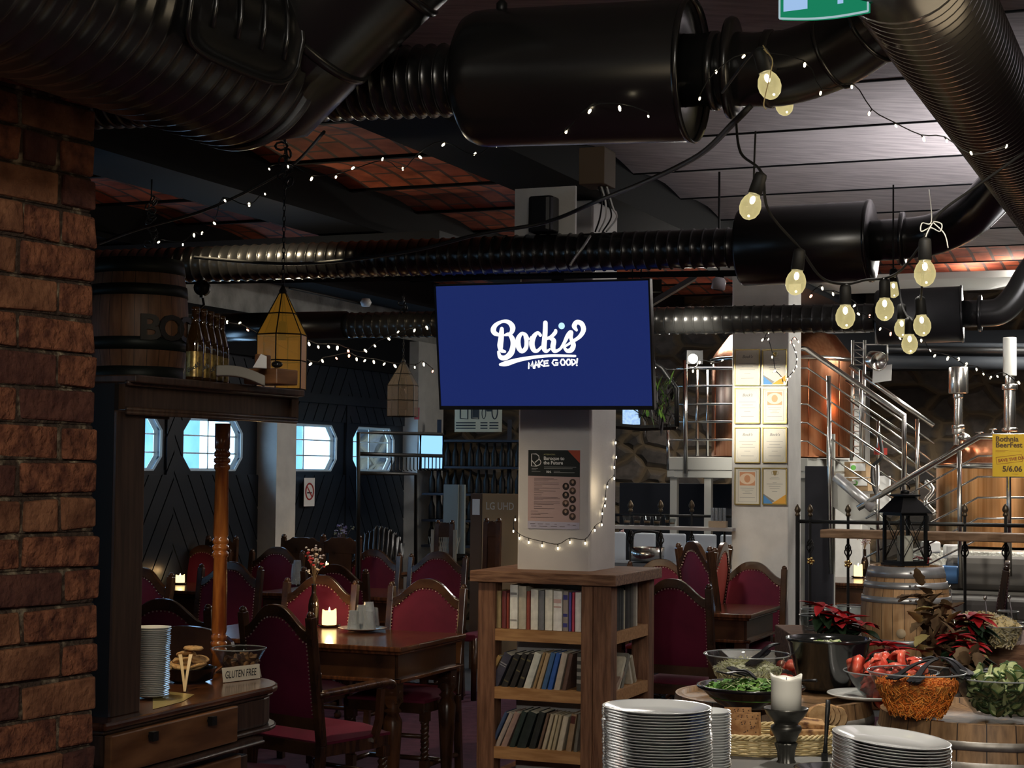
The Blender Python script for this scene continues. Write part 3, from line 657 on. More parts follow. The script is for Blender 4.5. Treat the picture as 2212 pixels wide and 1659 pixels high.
# ================================================================ festoon bulbs
def festoon_bulb(c_top, label, tilt=(0, 0), s=1.0, parent=None):
    """socket hangs at c_top; glass globe below"""
    t = thing('festoon_bulb', label, 'festoon bulb', c_top, 0, 'festoon bulbs hanging below the ducts')
    t.rotation_euler = (tilt[0], tilt[1], 0)
    mb = MB(); mb.lathe([(.004, .004), (.012, 0), (.0135, -.006), (.0145, -.044), (.0125, -.045)], 16); obj('socket', mb, 'rubber_black', t)
    mb = MB(); mb.lathe([(.0115, -.042), (.0125, -.048), (.0185, -.056), (.0225, -.068), (.0222, -.08), (.0170, -.092), (.008, -.099), (.0001, -.101)], 20, caps=False); g = obj('glass_globe', mb, 'bulb_glass', t)
    mb = MB(); mb.ball((0, 0, -.058), .0055, 8, 6, sc=(1, 1, 1.6)); mb.ball((.003, 0, -.092), .0024, 6, 4); obj('filament', mb, 'filament', t)
    return t
# globe centre pixels, depth, label
FB = [(1662, 184, 3.3, 'lit bulb hanging just under the green exit sign', (0, -.30)), (1694, 226, 4.3, 'lit bulb half hidden below the near duct elbow', (0, -.2)),
      (1621, 446, 3.55, 'lone lit bulb tilted on the cord under the big silencer', (0, .32)), (1719, 610, 3.75, 'lit bulb in front of the certificate pillar top', (0, .12)),
      (1826, 684, 3.95, 'lit bulb between certificate pillar and black silencer, on its own', (0, 0)), (1911, 668, 4.15, 'lit bulb left of the cluster at the smallest silencer', (0, 0)),
      (1930, 626, 6.0, 'small dimmer bulb above the left bulb of the cluster', (0, 0)), (1998, 590, 3.6, 'highest bulb of the right cluster, under the white string knot', (0, 0)),
      (1948, 709, 5.2, 'bulb half hidden in the middle of the cluster', (0, 0)), (1992, 703, 4.4, 'bulb right of the cluster middle', (0, -.08)), (1965, 743, 4.8, 'lowest bulb of the right cluster', (0, 0))]
tops = []
for (px, py, d, lb, tl) in FB:
    c_ = P(px, py, d); M = Matrix.Rotation(tl[1], 4, 'Y'); top = c_ - (M @ Vector((0, 0, -.072))); tops.append(top)
    festoon_bulb(top, lb, (0, tl[1]))
def cord(name, pts, r, label, cat='cord', k=6, m='rubber_black'):
    mb = MB(); mb.tube(smooth_path(pts, k), r, 6); return single(name, mb, m, label, cat)
cord('light_cord', [P(1590, 262, 4.0), P(1600, 330, 3.8), tops[2] + Zv * .004, P(1660, 455, 3.62), tops[3] + Zv * .004, P(1775, 600, 3.85), tops[4] + Zv * .004, P(1870, 605, 4.0), tops[5] + Zv * .004, P(1945, 585, 3.9), P(1985, 535, 3.7), tops[7] + Zv * .003, P(2030, 460, 3.75), P(2120, 395, 3.85), P(2212, 330, 3.9)], .0032, 'black festoon light cord swagged from the drum to the right edge')
cord('light_cord', [tops[6] + Zv * .3, tops[6] + Zv * .003, P(1938, 600, 5.8), tops[8] + Zv * .003, P(1958, 680, 5.0), tops[10] + Zv * .003, P(1975, 690, 4.6), tops[9] + Zv * .003, P(1990, 640, 4.2), tops[7] + Zv * .01], .003, 'short black light cord linking the bulb cluster')
cord('light_cord', [P(1560, 200, 3.7), tops[0] + Zv * .004, P(1670, 140, 3.6), tops[1] + Zv * .004, P(1700, 200, 4.2)], .003, 'black light cord at the bulb below the exit sign')
cord('power_cable', [P(1622, 228, 3.9), P(1585, 265, 4.0), P(1510, 335, 4.8), P(1400, 390, 5.6), P(1300, 430, 6.6), P(1180, 480, 7.0), P(1040, 505, 7.0), P(870, 545, 7.2), P(640, 570, 7.6), P(420, 556, 7.9)], .008, 'thick black power cable slung over the middle duct')
cord('power_cable', [P(205, 530, 6.4), P(300, 495, 6.6), P(440, 455, 6.8), P(560, 400, 6.8), P(640, 350, 6.7), P(700, 285, 5.8)], .006, 'black cable sagging past the amber lantern chain')
cord('tie_string', [P(2007, 410, 4.2), P(2012, 478, 3.65), P(1992, 482, 3.62), P(1990, 500, 3.6), P(2010, 492, 3.62), P(2030, 500, 3.6), P(2034, 484, 3.6), P(2016, 480, 3.62), P(2040, 505, 3.6), P(2048, 536, 3.6)], .0013, 'white string knot tied above the highest cluster bulb', 'string', m='paper_white')
cord('tie_string', [P(2014, 482, 3.62), P(2000, 510, 3.6), P(1994, 545, 3.6), P(1996, 575, 3.58)], .0013, 'loose white string end hanging beside the highest cluster bulb', 'string', m='paper_white')
cord('tie_string', [P(1648, 98, 3.3), P(1658, 115, 3.28), P(1650, 106, 3.28), P(1668, 128, 3.28), P(1664, 160, 3.27), P(1650, 222, 3.28), P(1655, 236, 3.28)], .0012, 'straw coloured string tied round the bulb below the exit sign', 'string', m=mat('twine', (.55, .42, .2), .9))
cord('cable_tie', [P(1632, 285, 3.72), P(1630, 330, 3.66), P(1628, 395, 3.6)], .0024, 'thin black cable tie above the lone tilted bulb', 'cable tie')
# ================================================================ fairy light strings
led = MB(); led.lathe([(.0001, -.013), (.0028, -.011), (.0042, -.005), (.0036, .001), (.0012, .004)], 8)
_led0 = {}
def fairy(label, bulbs, d0, d1, wire_pts=None, sc=1.0, drop=.012, group='fairy light strings', dl=None):
    n = len(bulbs); ds = [d0 + (d1 - d0) * i / max(1, n - 1) for i in range(n)] if dl is None else dl
    pos = [P(b[0], b[1], d) for b, d in zip(bulbs, ds)]
    t = thing('fairy_light_string', label, 'fairy lights', pos[0], 0, group)
    random.seed(n)
    wp = [p + Vector((random.uniform(-.006, .006), 0, random.choice((-.6, .9, .9, .9)) * drop * sc * .6)) for p in pos]
    mb = MB(); mb.tube(smooth_path(wp, 3), .0013 * sc, 5)
    for p, q in zip(pos, wp): mb.tube([p, q], .0016 * sc, 5)
    obj('wire', mb, 'rubber_black', t, world=True)
    for i, p in enumerate(pos):
        key = ('r' if len(bulbs[i]) > 2 else 'w'); 
        if key not in _led0:
            o = obj('mini_bulb', led, 'mini_led' if key == 'w' else 'mini_led_red', t); _led0[key] = o.data
        else:
            o = bpy.data.objects.new('mini_bulb', _led0[key]); COL.objects.link(o); o.parent = t
        o.location = p - pos[0]; o.rotation_euler = (random.uniform(-.8, .8), random.uniform(-.8, .8), 0); s_ = sc * random.uniform(.45, .72); o.scale = (s_, s_, s_)
    return t
fairy('fairy light string running from the silencer end to the right edge', [(1512, 211), (1547, 153), (1608, 120), (1739, 137), (1773, 199), (1840, 186), (1878, 243), (1934, 270), (1995, 298), (2045, 302), (2097, 329), (2175, 314)], 3.75, 3.5)
fairy('fairy light string sagging across the big silencer and the brick vault', [(1400, 250), (1338, 231), (1275, 238), (1223, 281), (1178, 303), (1134, 294), (1073, 312), (1027, 331), (959, 311), (906, 338), (870, 363), (827, 342), (764, 362), (726, 381), (674, 384), (622, 358), (581, 364)], 3.85, 5.2, sc=1.15)
fairy('fairy light string dropping towards the cask on the sideboard', [(572, 418), (538, 440), (485, 432), (462, 481), (437, 502), (419, 506), (395, 527), (344, 522)], 5.4, 6.0, sc=1.3)
fairy('fairy light string rising from the lantern towards the screen', [(667, 741), (687, 748), (709, 748), (729, 749), (752, 757, 1), (788, 756), (809, 746), (839, 731), (861, 716), (896, 712), (921, 706)], 8.2, 9.2, sc=2.0)
fairy('fairy light string hanging low between bottles and far pilaster', [(491, 694), (519, 697), (534, 712, 1), (672, 785), (696, 778), (726, 773, 1), (754, 767, 1), (770, 774), (789, 778), (807, 780), (831, 785), (852, 789), (896, 792), (915, 785), (935, 801, 1)], 7.8, 9.6, sc=1.9)
fairy('fairy light string on the wall side of the brewing hall', [(1776, 621), (1753, 638, 1), (1799, 633), (1847, 659), (1853, 677), (1879, 681, 1), (1902, 709), (1924, 719, 1), (1943, 730), (1990, 734), (2008, 756), (2020, 767), (2048, 772), (2071, 774), (2088, 785), (2109, 796), (2124, 807), (2141, 814), (2154, 812), (2175, 812), (2200, 825)], 8.5, 9.6, sc=2.0)
fairy('fairy light string bunched on the certificate pillar edge', [(1640, 685), (1648, 700, 1), (1655, 706), (1660, 716), (1648, 733), (1660, 732), (1668, 770), (1675, 800), (1688, 815, 1), (1694, 826), (1701, 818, 1), (1707, 812), (1714, 800), (1720, 790), (1722, 775), (1718, 760), (1714, 745), (1708, 738, 1), (1716, 730, 1), (1724, 737)], 10.9, 10.9, sc=2.0, drop=.006)
fairy('fairy light string along the platform rail beside the screen', [(1405, 665), (1416, 790), (1497, 800), (1512, 782), (1541, 788), (1561, 778)], 12.2, 12.6, sc=2.3)
# string wrapped round the screen pillar, just off its faces
pf = []
for b in ((1113, 1121), (1109, 1146), (1122, 1161), (1142, 1170), (1171, 1177), (1205, 1183), (1231, 1170), (1264, 1172)):
    pf.append(PT(b[0], b[1], ptt - .012))
for b in ((1285, 1144), (1300, 1132), (1301, 1108), (1307, 1091), (1308, 1076), (1312, 1050), (1327, 1032), (1327, 1008), (1331, 986), (1330, 955)):
    pf.append(PS(b[0], b[1], ps - .012))
t = thing('fairy_light_string', 'fairy light string wrapped round the pillar under the poster', 'fairy lights', pf[0], 0, 'fairy light strings')
mb = MB(); wp = [p + Zv * .018 for p in pf]; mb.tube(smooth_path(wp, 4), .0018, 5)
for p, q in zip(pf, wp): mb.tube([p, q], .0025, 5)
obj('wire', mb, 'rubber_black', t, world=True)
for p in pf:
    o = bpy.data.objects.new('mini_bulb', _led0['w']); COL.objects.link(o); o.parent = t; o.location = p - pf[0]; o.scale = (.85, .85, .85)
light('POINT', 'pillar_string_glow', PS(1318, 1060, ps - .09), .5, WARM, .05)
# ================================================================ screen on the pillar
TVc = P(1171, 747, 8.05)
t = thing('television', 'wide flat screen showing a white script logo on dark blue', 'television', TVc, ROOM)
TW, THH, tl = 1.085, .605, radians(8.5)
MT = Matrix.Rotation(tl, 4, 'X') @ Matrix.Rotation(pi / 2, 4, 'X') @ Matrix.Rotation(radians(-.25), 4, 'Z')   # local xy = picture plane, z towards the viewer
mb = MB(); mb.T = MT; mb.box((0, 0, -.02), (TW, THH, .03)); obj('casing', mb, 'plastic_black', t, bevel=.004)
mb = MB(); mb.T = MT; b_ = .009
for c_, d_ in (((0, THH / 2 - b_ / 2, 0), (TW, b_, .012)), ((0, -THH / 2 + .009, 0), (TW, .018, .012)), ((-TW / 2 + b_ / 2, 0, 0), (b_, THH, .012)), ((TW / 2 - b_ / 2, 0, 0), (b_, THH, .012))): mb.box(c_, d_)
obj('bezel', mb, 'plastic_black', t)
m = bpy.data.materials.new('display'); m.use_nodes = True; nt = m.node_tree; b = nt.nodes['Principled BSDF']; b.inputs['Base Color'].default_value = (.004, .004, .006, 1); b.inputs['Roughness'].default_value = .25
b.inputs['Emission Color'].default_value = (.011, .022, .125, 1); b.inputs['Emission Strength'].default_value = .95; MATS['display'] = m
mb = MB(); mb.T = MT; mb.poly([(-TW / 2 + b_, -THH / 2 + .017, .002), (TW / 2 - b_, -THH / 2 + .017, .002), (TW / 2 - b_, THH / 2 - b_, .002), (-TW / 2 + b_, THH / 2 - b_, .002)])
scr = obj('display', mb, 'display', t)
# logo in zoom pixels of a 2212x1327 crop over photo (1040..1290, 670..820)
k_ = 250 / 2212 * (1.085 / 465)
def LP(x, y): return ((x / 2212 * 250 + 1040 - 1171) * (1.085 / 466), -((y / 1327 * 150 + 670) - 747) * (1.085 / 466) - (x / 2212 * 250 + 1040 - 1171) * .00003)
def stroke(mb, pts, w_, z=.004, k=7, mi=0):
    pts3 = [Vector((*LP(*p[:2]), (p[2] if len(p) > 2 else w_))) for p in pts]; s_ = smooth_path(pts3, k) if k > 1 else pts3
    mb.ribbon([(p.x, p.y) for p in s_], [p.z * k_ for p in s_], z, mi)
    for q in (s_[0], s_[-1]):
        rr = q.z * k_ / 2; mb.poly([(q.x + rr * cos(a * pi / 6), q.y + rr * sin(a * pi / 6), z) for a in range(12)], mi)
mb = MB(); mb.T = MT
stroke(mb, [(345, 485, 55), (260, 450, 90), (235, 385, 105), (290, 300, 75), (420, 240, 55), (540, 255, 80), (610, 340, 105), (590, 430, 80), (520, 480, 45), (440, 490, 30)], 80)
stroke(mb, [(400, 375, 75), (390, 450, 95), (375, 560, 105), (355, 680, 110), (370, 760, 80), (440, 785, 50)], 100)
stroke(mb, [(440, 490, 30), (530, 470, 60), (600, 560, 95), (605, 680, 100), (560, 810, 110), (450, 895, 90), (350, 885, 85), (315, 790, 50)], 80)
stroke(mb, [(850, 480, 70), (780, 460, 60), (710, 560, 95), (710, 700, 100), (770, 780, 75), (850, 720, 80), (870, 600, 80), (860, 500, 80), (920, 560, 30), (960, 520, 30)], 80)
stroke(mb, [(1140, 490, 60), (1090, 445, 55), (1010, 520, 90), (970, 640, 105), (1000, 750, 90), (1070, 770, 60), (1150, 700, 45)], 80)
stroke(mb, [(1245, 270, 85), (1235, 420, 90), (1215, 580, 95), (1200, 720, 95), (1240, 780, 60), (1310, 740, 35)], 90)
stroke(mb, [(1240, 560, 50), (1340, 520, 60), (1420, 450, 70), (1435, 410, 60)], 60)
stroke(mb, [(1330, 540, 70), (1390, 590, 90), (1370, 700, 95), (1400, 775, 70), (1500, 740, 50), (1580, 640, 60), (1660, 500, 80), (1725, 440, 80), (1720, 540, 70), (1760, 660, 90), (1720, 750, 90), (1640, 770, 70), (1590, 720, 50)], 80)
stroke(mb, [(1600, 690, 40), (1720, 620, 50), (1880, 520, 70), (1960, 400, 90), (1930, 290, 90), (1840, 260, 80), (1790, 330, 90), (1830, 400, 50)], 80)
stroke(mb, [(340, 1020, 50), (460, 1000, 95), (700, 935, 75), (1000, 885, 58), (1300, 858, 50), (1600, 858, 46), (1785, 862, 42)], 50)
mk = 30
for pl in ([(890, 1085), (900, 980), (935, 1050), (965, 960), (985, 1080)], [(1005, 1080), (1035, 955), (1080, 1060)], [(1015, 1030), (1065, 1020)], [(1090, 950), (1100, 1055)], [(1160, 940), (1105, 1005), (1185, 1045)],
           [(1265, 945), (1190, 955), (1200, 1045), (1275, 1035)], [(1195, 1000), (1255, 990)], [(1440, 935), (1375, 935), (1345, 985), (1385, 1030), (1450, 1020), (1455, 985), (1415, 985)],
           [(1530, 925), (1500, 975), (1530, 1025), (1575, 1020), (1590, 960), (1560, 920), (1530, 925)], [(1640, 925), (1610, 975), (1640, 1025), (1680, 1015), (1695, 960), (1670, 920), (1640, 925)],
           [(1725, 1025), (1715, 920), (1775, 935), (1790, 980), (1725, 1025)], [(1825, 910), (1812, 985)], [(1808, 1025), (1812, 1028)]): stroke(mb, pl, mk, .0045, 1)
obj('logo', mb, 'screen_white', scr)
mb = MB(); mb.T = MT; q = LP(1552, 325); mb.poly([(q[0] + .0158 * cos(a * pi / 10), q[1] + .0158 * sin(a * pi / 10), .0045) for a in range(20)]); obj('loading_dot', mb, emis('dot_blue', (.55, .85, 1.0), 1.1, False), scr)
# mount: pole from the beam and arms
mb = MB(); M = frame(R(BKs, ptt - .02, 2.62), U, Vv); mb.box((.03, -.03, .0), (.05, .05, .8), 0, M); mb.box((.03, -.06, -.55), (.3, .08, .2), 0, M); obj('wall_mount', mb, 'iron_black', t, world=True)
# speaker, board and junction box at the pillar head
mb = MB(); q = P(1178, 505, 7.9); M = frame(q, U, Vv); mb.box((0, 0, .095), (.30, .02, .24), 0, M); single('mounting_board', mb, 'paint_white', 'white square board behind the speaker on top of the pillar', 'board')
t = thing('loudspeaker', 'small black rounded loudspeaker on the white board above the screen', 'speaker', P(1173, 503, 7.8), ROOM)
mb = MB(); mb.prism([(x * .06, y * .05) for x, y in ((-1, -.6), (-.8, -1), (.8, -1), (1, -.6), (1, 1), (-1, 1))], 0, .165); obj('housing', mb, 'plastic_black', t, bevel=.008)
mb = MB(); mb.prism([(x * .05, -.053 + y * .006) for x, y in ((-1, 0), (-.7, -1), (.7, -1), (1, 0))], .01, .155); obj('grille', mb, 'iron_black', t)
mb = MB(); q = P(1290, 402, 7.6); M = frame(q, U, Vv); mb.box((0, 0, .08), (.12, .16, .165), 0, M); single('junction_box', mb, mat('ply_dark', (.12, .08, .045), .7), 'brown box fixed to the beam beside the pillar head', 'box', bevel=.004)
for k in range(4):
    cord('loose_cable', [P(1292 + 6 * k, 400, 7.6), P(1300 + 8 * k, 430 + 6 * k, 7.55), P(1296 + 12 * k, 470, 7.6), P(1286 + 8 * k, 500, 7.7)], .004, ('black', 'white', 'thin black', 'thin white')[k] + ' loose cable hanging beside the pillar head', m=('rubber_black', 'paper_white')[k % 2])
cord('loose_cable', [P(1275, 510, 7.4), P(1262, 530, 7.3), P(1240, 560, 7.3), P(1231, 574, 7.3)], .006, 'crumpled clear strap hanging over the duct above the screen', 'strap', m='galvanised')
# ================================================================ posters and certificates
def paper_frame(px, py, px2, py2, plane, val):
    """origin bottom-left, x, y, w, h of a sheet seen between two pixel corners on a room plane"""
    f_ = PT if plane == 't' else PS
    a = f_(px, py2, val); b = f_(px2, py2, val); c_ = f_(px, py, val)
    x = (U if plane == 't' else Vv); w_ = (b - a).dot(x); h_ = c_.z - a.z
    return frame(a, x, Zv), w_, h_
M, w_, h_ = paper_frame(1140, 972, 1252, 1141, 't', ptt - .004)
t = thing('poster', 'concert poster with black header taped on the pillar below the screen', 'poster', M.to_translation(), 0); Mi = M
mb = MB(); mb.box((w_ / 2, h_ / 2, .0005), (w_, h_, .002), 0, M); obj('sheet', mb, mat('poster_pink', (.50, .36, .34), .6), t, world=True)
def flatpoly(t, name, pts, m, z=.002): mb = MB(); mb.poly([(x * w_, y * h_, z) for x, y in pts], 0, M); return obj(name, mb, m, t, world=True)
flatpoly(t, 'header', [(0, .67), (1, .66), (1, 1), (0, 1)], flat('poster_black', (.008, .012, .011)))
flatpoly(t, 'corner_triangle', [(.76, 1), (1, 1), (1, .835)], flat('poster_red', (.42, .075, .035)), .0025)
flatpoly(t, 'footer_strip', [(0, 0), (1, 0), (1, .085), (0, .095)], flat('poster_foot', (.48, .46, .56)))
def lett(par, name, items, m, z=.003):
    mb = MB()
    for it in items: text_mb(it[0], it[3] * h_, M @ Matrix.Translation((it[1] * w_, it[2] * h_, z)), mb=mb, bold=it[4] if len(it) > 4 else 0, sx=it[5] if len(it) > 5 else 1)
    return obj(name, mb, m, par, world=True)
lett(t, 'title_lettering', [('Baroque to', .30, .875, .062, .0006), ('the Future', .30, .818, .062, .0006), ('10.4.', .35, .712, .036, .0006)], flat('poster_white', (.8, .8, .78)))
lett(t, 'small_lettering', [('AFTERWORK:', .30, .935, .026)], flat('poster_yellow', (.5, .48, .2)))
mb = MB(); x0, y0 = .065, .795
stroke_pts = [[(0, 0), (0, .155), (.09, .155), (.14, .13), (.15, .10), (.13, .08), (.065, .045)], [(0, .155), (0, 0), (.10, 0), (.165, .02), (.185, .05), (.17, .075), (.14, .09)], [(0, .075), (.10, 0)]]
for sp in stroke_pts: mb.ribbon([((x0 + a) * w_, (y0 + b) * h_) for a, b in sp], .0045, .003, 0, M)
obj('emblem', mb, 'poster_white', t, world=True)
mb = MB()
random.seed(2)
for (yy, x0, x1, c_) in [(.775 - .012, .07, .19, 0), (.748, .07, .16, 0), (.728, .07, .24, 0), (.785, .31, .93, 0), (.765, .31, .86, 0), (.733, .5, .62, 0), (.715, .5, .9, 0)]: mb.box(((x0 + x1) / 2 * w_, yy * h_, .003), ((x1 - x0) * w_, .0022, .0004), 0, M)
obj('header_print', mb, flat('poster_grey', (.32, .32, .31)), t, world=True)
mb = MB(); yy = .64
for i, (x1, g) in enumerate([(.5, .012), (.57, .012), (.4, .022), (.6, .012), (.6, .02), (.28, .022), (.62, .012), (.22, .018), (.54, .02), (.3, .022), (.27, .024), (.58, .012), (.62, .012), (.3, .02), (.62, .014), (.62, .012), (.5, .024), (.28, .022), (.52, .03), (.2, .024), (.4, .012), (.25, .03), (.5, .02)]):
    x0 = .12 if i < 19 else .06; mb.box(((x0 + x1) / 2 * w_, yy * h_, .003), ((x1 - x0) * w_, .0016, .0004), 0, M); yy -= g + .004
for (a, b, yy) in ((.05, .15, .06), (.2, .3, .06), (.35, .43, .06), (.52, .57, .06), (.77, .82, .055), (.87, .93, .05), (.07, .17, .03), (.23, .38, .03), (.45, .57, .03), (.62, .72, .03)): mb.box(((a + b) / 2 * w_, yy * h_, .003), ((b - a) * w_, .0022, .0004), 0, M)
obj('programme_print', mb, flat('print_dark', (.12, .09, .09)), t, world=True)
for i, (x, y, c1) in enumerate([(.865, .59, .05), (.735, .54, .012), (.865, .485, .10), (.735, .43, .010), (.865, .375, .03), (.735, .325, .13), (.865, .265, .04), (.735, .215, .07), (.865, .16, .08)]):
    mb = MB(); n = 20; r_ = .066 * w_; pr = [((x * w_ + r_ * cos(2 * pi * q / n)), y * h_ + r_ * sin(2 * pi * q / n), .003) for q in range(n)]; mb.poly(pr, 0, M)
    mb.poly([(x * w_ + r_ * .35 * cos(2 * pi * q / n), y * h_ + r_ * (.15 + .45 * sin(2 * pi * q / n)), .0034) for q in range(n)], 1, M)
    mb.poly([(x * w_ + r_ * .75 * cos(a), y * h_ - r_ * .35 + r_ * .5 * sin(a), .0032) for a in [-pi * .95 + pi * 1.9 * q / n for q in range(n)]][:n], 2, M)
    obj('portrait_photo', mb, [flat('ph_bg%d' % i, (c1, c1 * .6, c1 * .4)), flat('ph_face', (.40, .27, .2)), flat('ph_cl', (.03, .02, .02))], t, world=True)
# framed certificates on the lit pillar
cols = [(1587, 1642), (1647, 1700)]; rowsY = [(755, 833), (838, 915), (923, 1000), (1010, 1090)]
kinds = {(0, 0): 'plain', (0, 1): 'trophy', (1, 0): 'plain', (1, 1): 'medal', (2, 0): 'plain', (2, 1): 'plain', (3, 0): 'medal', (3, 1): 'trophy'}
desc = {(0, 0): 'topmost left framed certificate with curly border', (0, 1): 'topmost right framed certificate with trophy and blue and orange corner', (1, 0): 'second from top framed certificate with curly border, left column',
        (1, 1): 'framed certificate with orange medal picture, second row, right column', (2, 0): 'third row left framed certificate with curly border', (2, 1): 'third row right framed certificate with curly border',
        (3, 0): 'lowest left framed certificate with round picture', (3, 1): 'lowest right framed certificate with trophy and blue and orange corner'}
mat('gold_frame', (.62, .46, .16), .3, .9); flat('cert_blue', (.10, .32, .68)); flat('cert_orange', (.85, .42, .05)); flat('cert_black', (.02, .02, .02)); flat('cert_ink', (.28, .27, .24)); flat('cert_medal', (.75, .36, .18)); flat('cert_medal2', (.95, .72, .50)); flat('cert_grey', (.62, .62, .56))
for (r_, c_), kd in kinds.items():
    M, w_, h_ = paper_frame(cols[c_][0], rowsY[r_][0], cols[c_][1], rowsY[r_][1], 't', CPt - CW / 2 - .012)
    t = thing('certificate_frame', desc[(r_, c_)] + ' on the white pillar', 'framed certificate', M.to_translation(), 0, 'framed certificates on the pillar')
    mb = MB(); e = .007
    for cc, dd in (((w_ / 2, e / 2, .004), (w_, e, .014)), ((w_ / 2, h_ - e / 2, .004), (w_, e, .014)), ((e / 2, h_ / 2, .004), (e, h_, .014)), ((w_ - e / 2, h_ / 2, .004), (e, h_, .014))): mb.box(cc, dd, 0, M)
    obj('frame', mb, 'gold_frame', t, world=True)
    mb = MB(); mb.box((w_ / 2, h_ / 2, -.002), (w_ - e, h_ - e, .008), 0, M); obj('sheet', mb, 'paper', t, world=True)
    mb = MB(); Z = .0028
    def bar(x0, x1, y, hh=.0022, mi=0): mb.box(((x0 + x1) / 2 * w_, y * h_, Z), ((x1 - x0) * w_, hh, .0004), mi, M)
    if kd == 'plain':
        for sx in (0, 1):
            for sy in (0, 1):
                pts = [(.12, .36), (.10, .2), (.16, .10), (.3, .07), (.42, .09)]; mb.ribbon([((x if not sx else 1 - x) * w_, (y if not sy else 1 - y) * h_) for x, y in pts], .0022, Z, 1, M)
        for y, a in ((.60, .33), (.52, .22), (.44, .3), (.33, .12), (.2, .25)): bar(.5 - a, .5 + a, y)
        text_mb('Bock\'s', .11 * h_, M @ Matrix.Translation((w_ * .5, h_ * .76, Z)), align_x='CENTER', mb=mb, shear=.3, bold=.0006)
        ms = ['cert_ink', 'cert_grey']
    elif kd == 'medal':
        for p in ([(.14, .08), (.86, .08)], [(.14, .92), (.86, .92)], [(.14, .08), (.14, .92)], [(.86, .08), (.86, .92)]): mb.ribbon([(x * w_, y * h_) for x, y in p], .0016, Z, 0, M)
        mb.poly([(x * w_, y * h_, Z) for x, y in ((.2, .52), (.8, .52), (.8, .88), (.2, .88))], 1, M)
        mb.poly([(w_ * .5 + .055 * cos(q * pi / 12), h_ * .70 + .038 * sin(q * pi / 12), Z + .0004) for q in range(24)], 2, M)
        mb.poly([(w_ * .5 + .022 * cos(q * pi / 8), h_ * .70 + .026 * sin(q * pi / 8), Z + .0008) for q in range(16)], 1, M)
        for y, a in ((.45, .27), (.4, .22), (.35, .1), (.31, .18), (.2, .3)): bar(.5 - a, .5 + a, y)
        ms = ['cert_ink', 'cert_medal', 'cert_medal2']
    else:
        mb.poly([(x * w_, y * h_, Z) for x, y in ((.03, .03), (.45, .03), (.03, .27))], 1, M); mb.poly([(x * w_, y * h_, Z + .0004) for x, y in ((.38, .03), (.97, .03), (.97, .29))], 2, M); mb.poly([(x * w_, y * h_, Z + .0002) for x, y in ((.03, .27), (.03, .3), (.5, .1), (.4, .06))], 0, M)
        mb.poly([(x * w_, y * h_, Z) for x, y in ((.42, .92), (.6, .92), (.57, .82), (.51, .78), (.45, .82))], 3, M); mb.ribbon([(x * w_, y * h_) for x, y in ((.43, .9), (.36, .89), (.38, .82), (.46, .81))], .0018, Z, 3, M); mb.ribbon([(x * w_, y * h_) for x, y in ((.59, .9), (.66, .89), (.64, .82), (.56, .81))], .0018, Z, 3, M)
        for y, a in ((.74, .16), (.70, .2), (.60, .08), (.56, .33), (.5, .24), (.44, .2), (.36, .1)): bar(.5 - a, .5 + a, y)
        ms = ['cert_ink', 'cert_blue', 'cert_orange', 'brass']
    obj('print', mb, ms, t, world=True)
# yellow festival poster hanging on the stair rail
M, w_, h_ = paper_frame(2144, 938, 2214, 1029, 't', 11.75)
t = thing('poster', 'yellow beer festival poster hanging on the steel rail at the right edge', 'poster', M.to_translation(), 0)
mb = MB(); mb.box((w_ / 2, h_ / 2, 0), (w_, h_, .002), 0, M); obj('sheet', mb, mat('poster_yellow_sheet', (.66, .40, .015), .6, c2=(.74, .50, .03), scale=6), t, world=True)
lett(t, 'lettering', [('Bothnia', .10, .83, .17, .0014), ('BeerFest', .10, .69, .17, .0014), ('5/6.06', .31, .12, .18, .0018)], flat('print_brown', (.10, .055, .02)))
mb = MB(); Q = M @ Matrix.Translation((w_ * .18, h_ * .335, .003)) @ Matrix.Rotation(.13, 4, 'Z'); text_mb('SAVE THE DATE', .105 * h_, Q, mb=mb, bold=.0010, sx=.95)
for p in ([(-.01, -.012), (.155, -.012)], [(.155, -.012), (.155, .034)], [(.155, .034), (-.01, .034)], [(-.01, .034), (-.01, -.012)]): mb.ribbon(p, .0022, 0, 0, Q)
for a, b, y in ((.1, .5, .62), (.1, .4, .585), (.52, .9, .6), (.6, .8, .06)): mb.box(((a + b) / 2 * w_, y * h_, .002), ((b - a) * w_, .0015, .0005), 0, M)
obj('stamp', mb, flat('stamp_red', (.32, .08, .02)), t, world=True)
# cream poster behind the screen, far wall
M, w_, h_ = paper_frame(982, 860, 1084, 933, 't', 14.6)
t = thing('poster', 'cream poster with black glass drawings, partly hidden behind the screen', 'poster', M.to_translation(), 0)
mb = MB(); mb.box((w_ / 2, h_ / 2, 0), (w_, h_, .002), 0, M); obj('sheet', mb, mat('paper_old', (.62, .55, .38), .7), t, world=True)
mb = MB()
for x0, wq in ((.12, .16), (.36, .15)):
    mb.ribbon([(x * w_, y * h_) for x, y in ((x0, .8), (x0, .4), (x0 + wq, .38), (x0 + wq, .8))], .014, .003, 0, M)
mb.poly([(x * w_, y * h_, .003) for x, y in ((.38, .42), (.5, .42), (.5, .8), (.38, .8))], 0, M)
mb.ribbon([(w_ * (.85 + .06 * cos(a)), h_ * (.62 + .24 * sin(a))) for a in [pi * q / 8 for q in range(17)]], .012, .003, 0, M); mb.ribbon([(w_ * (.62 + .04 * cos(a)), h_ * (.55 + .16 * sin(a))) for a in [pi * q / 8 for q in range(17)]], .008, .003, 0, M); mb.poly([(x * w_, y * h_, .003) for x, y in ((.68, .6), (.78, .6), (.78, .8), (.6, .8))], 0, M)
for y in (.27, .19, .11):
    for a, b in ((.03, .45), (.55, .7), (.74, .93)): mb.box(((a + b) / 2 * w_, y * h_, .003), ((b - a) * w_, .012, .0005), 0, M)
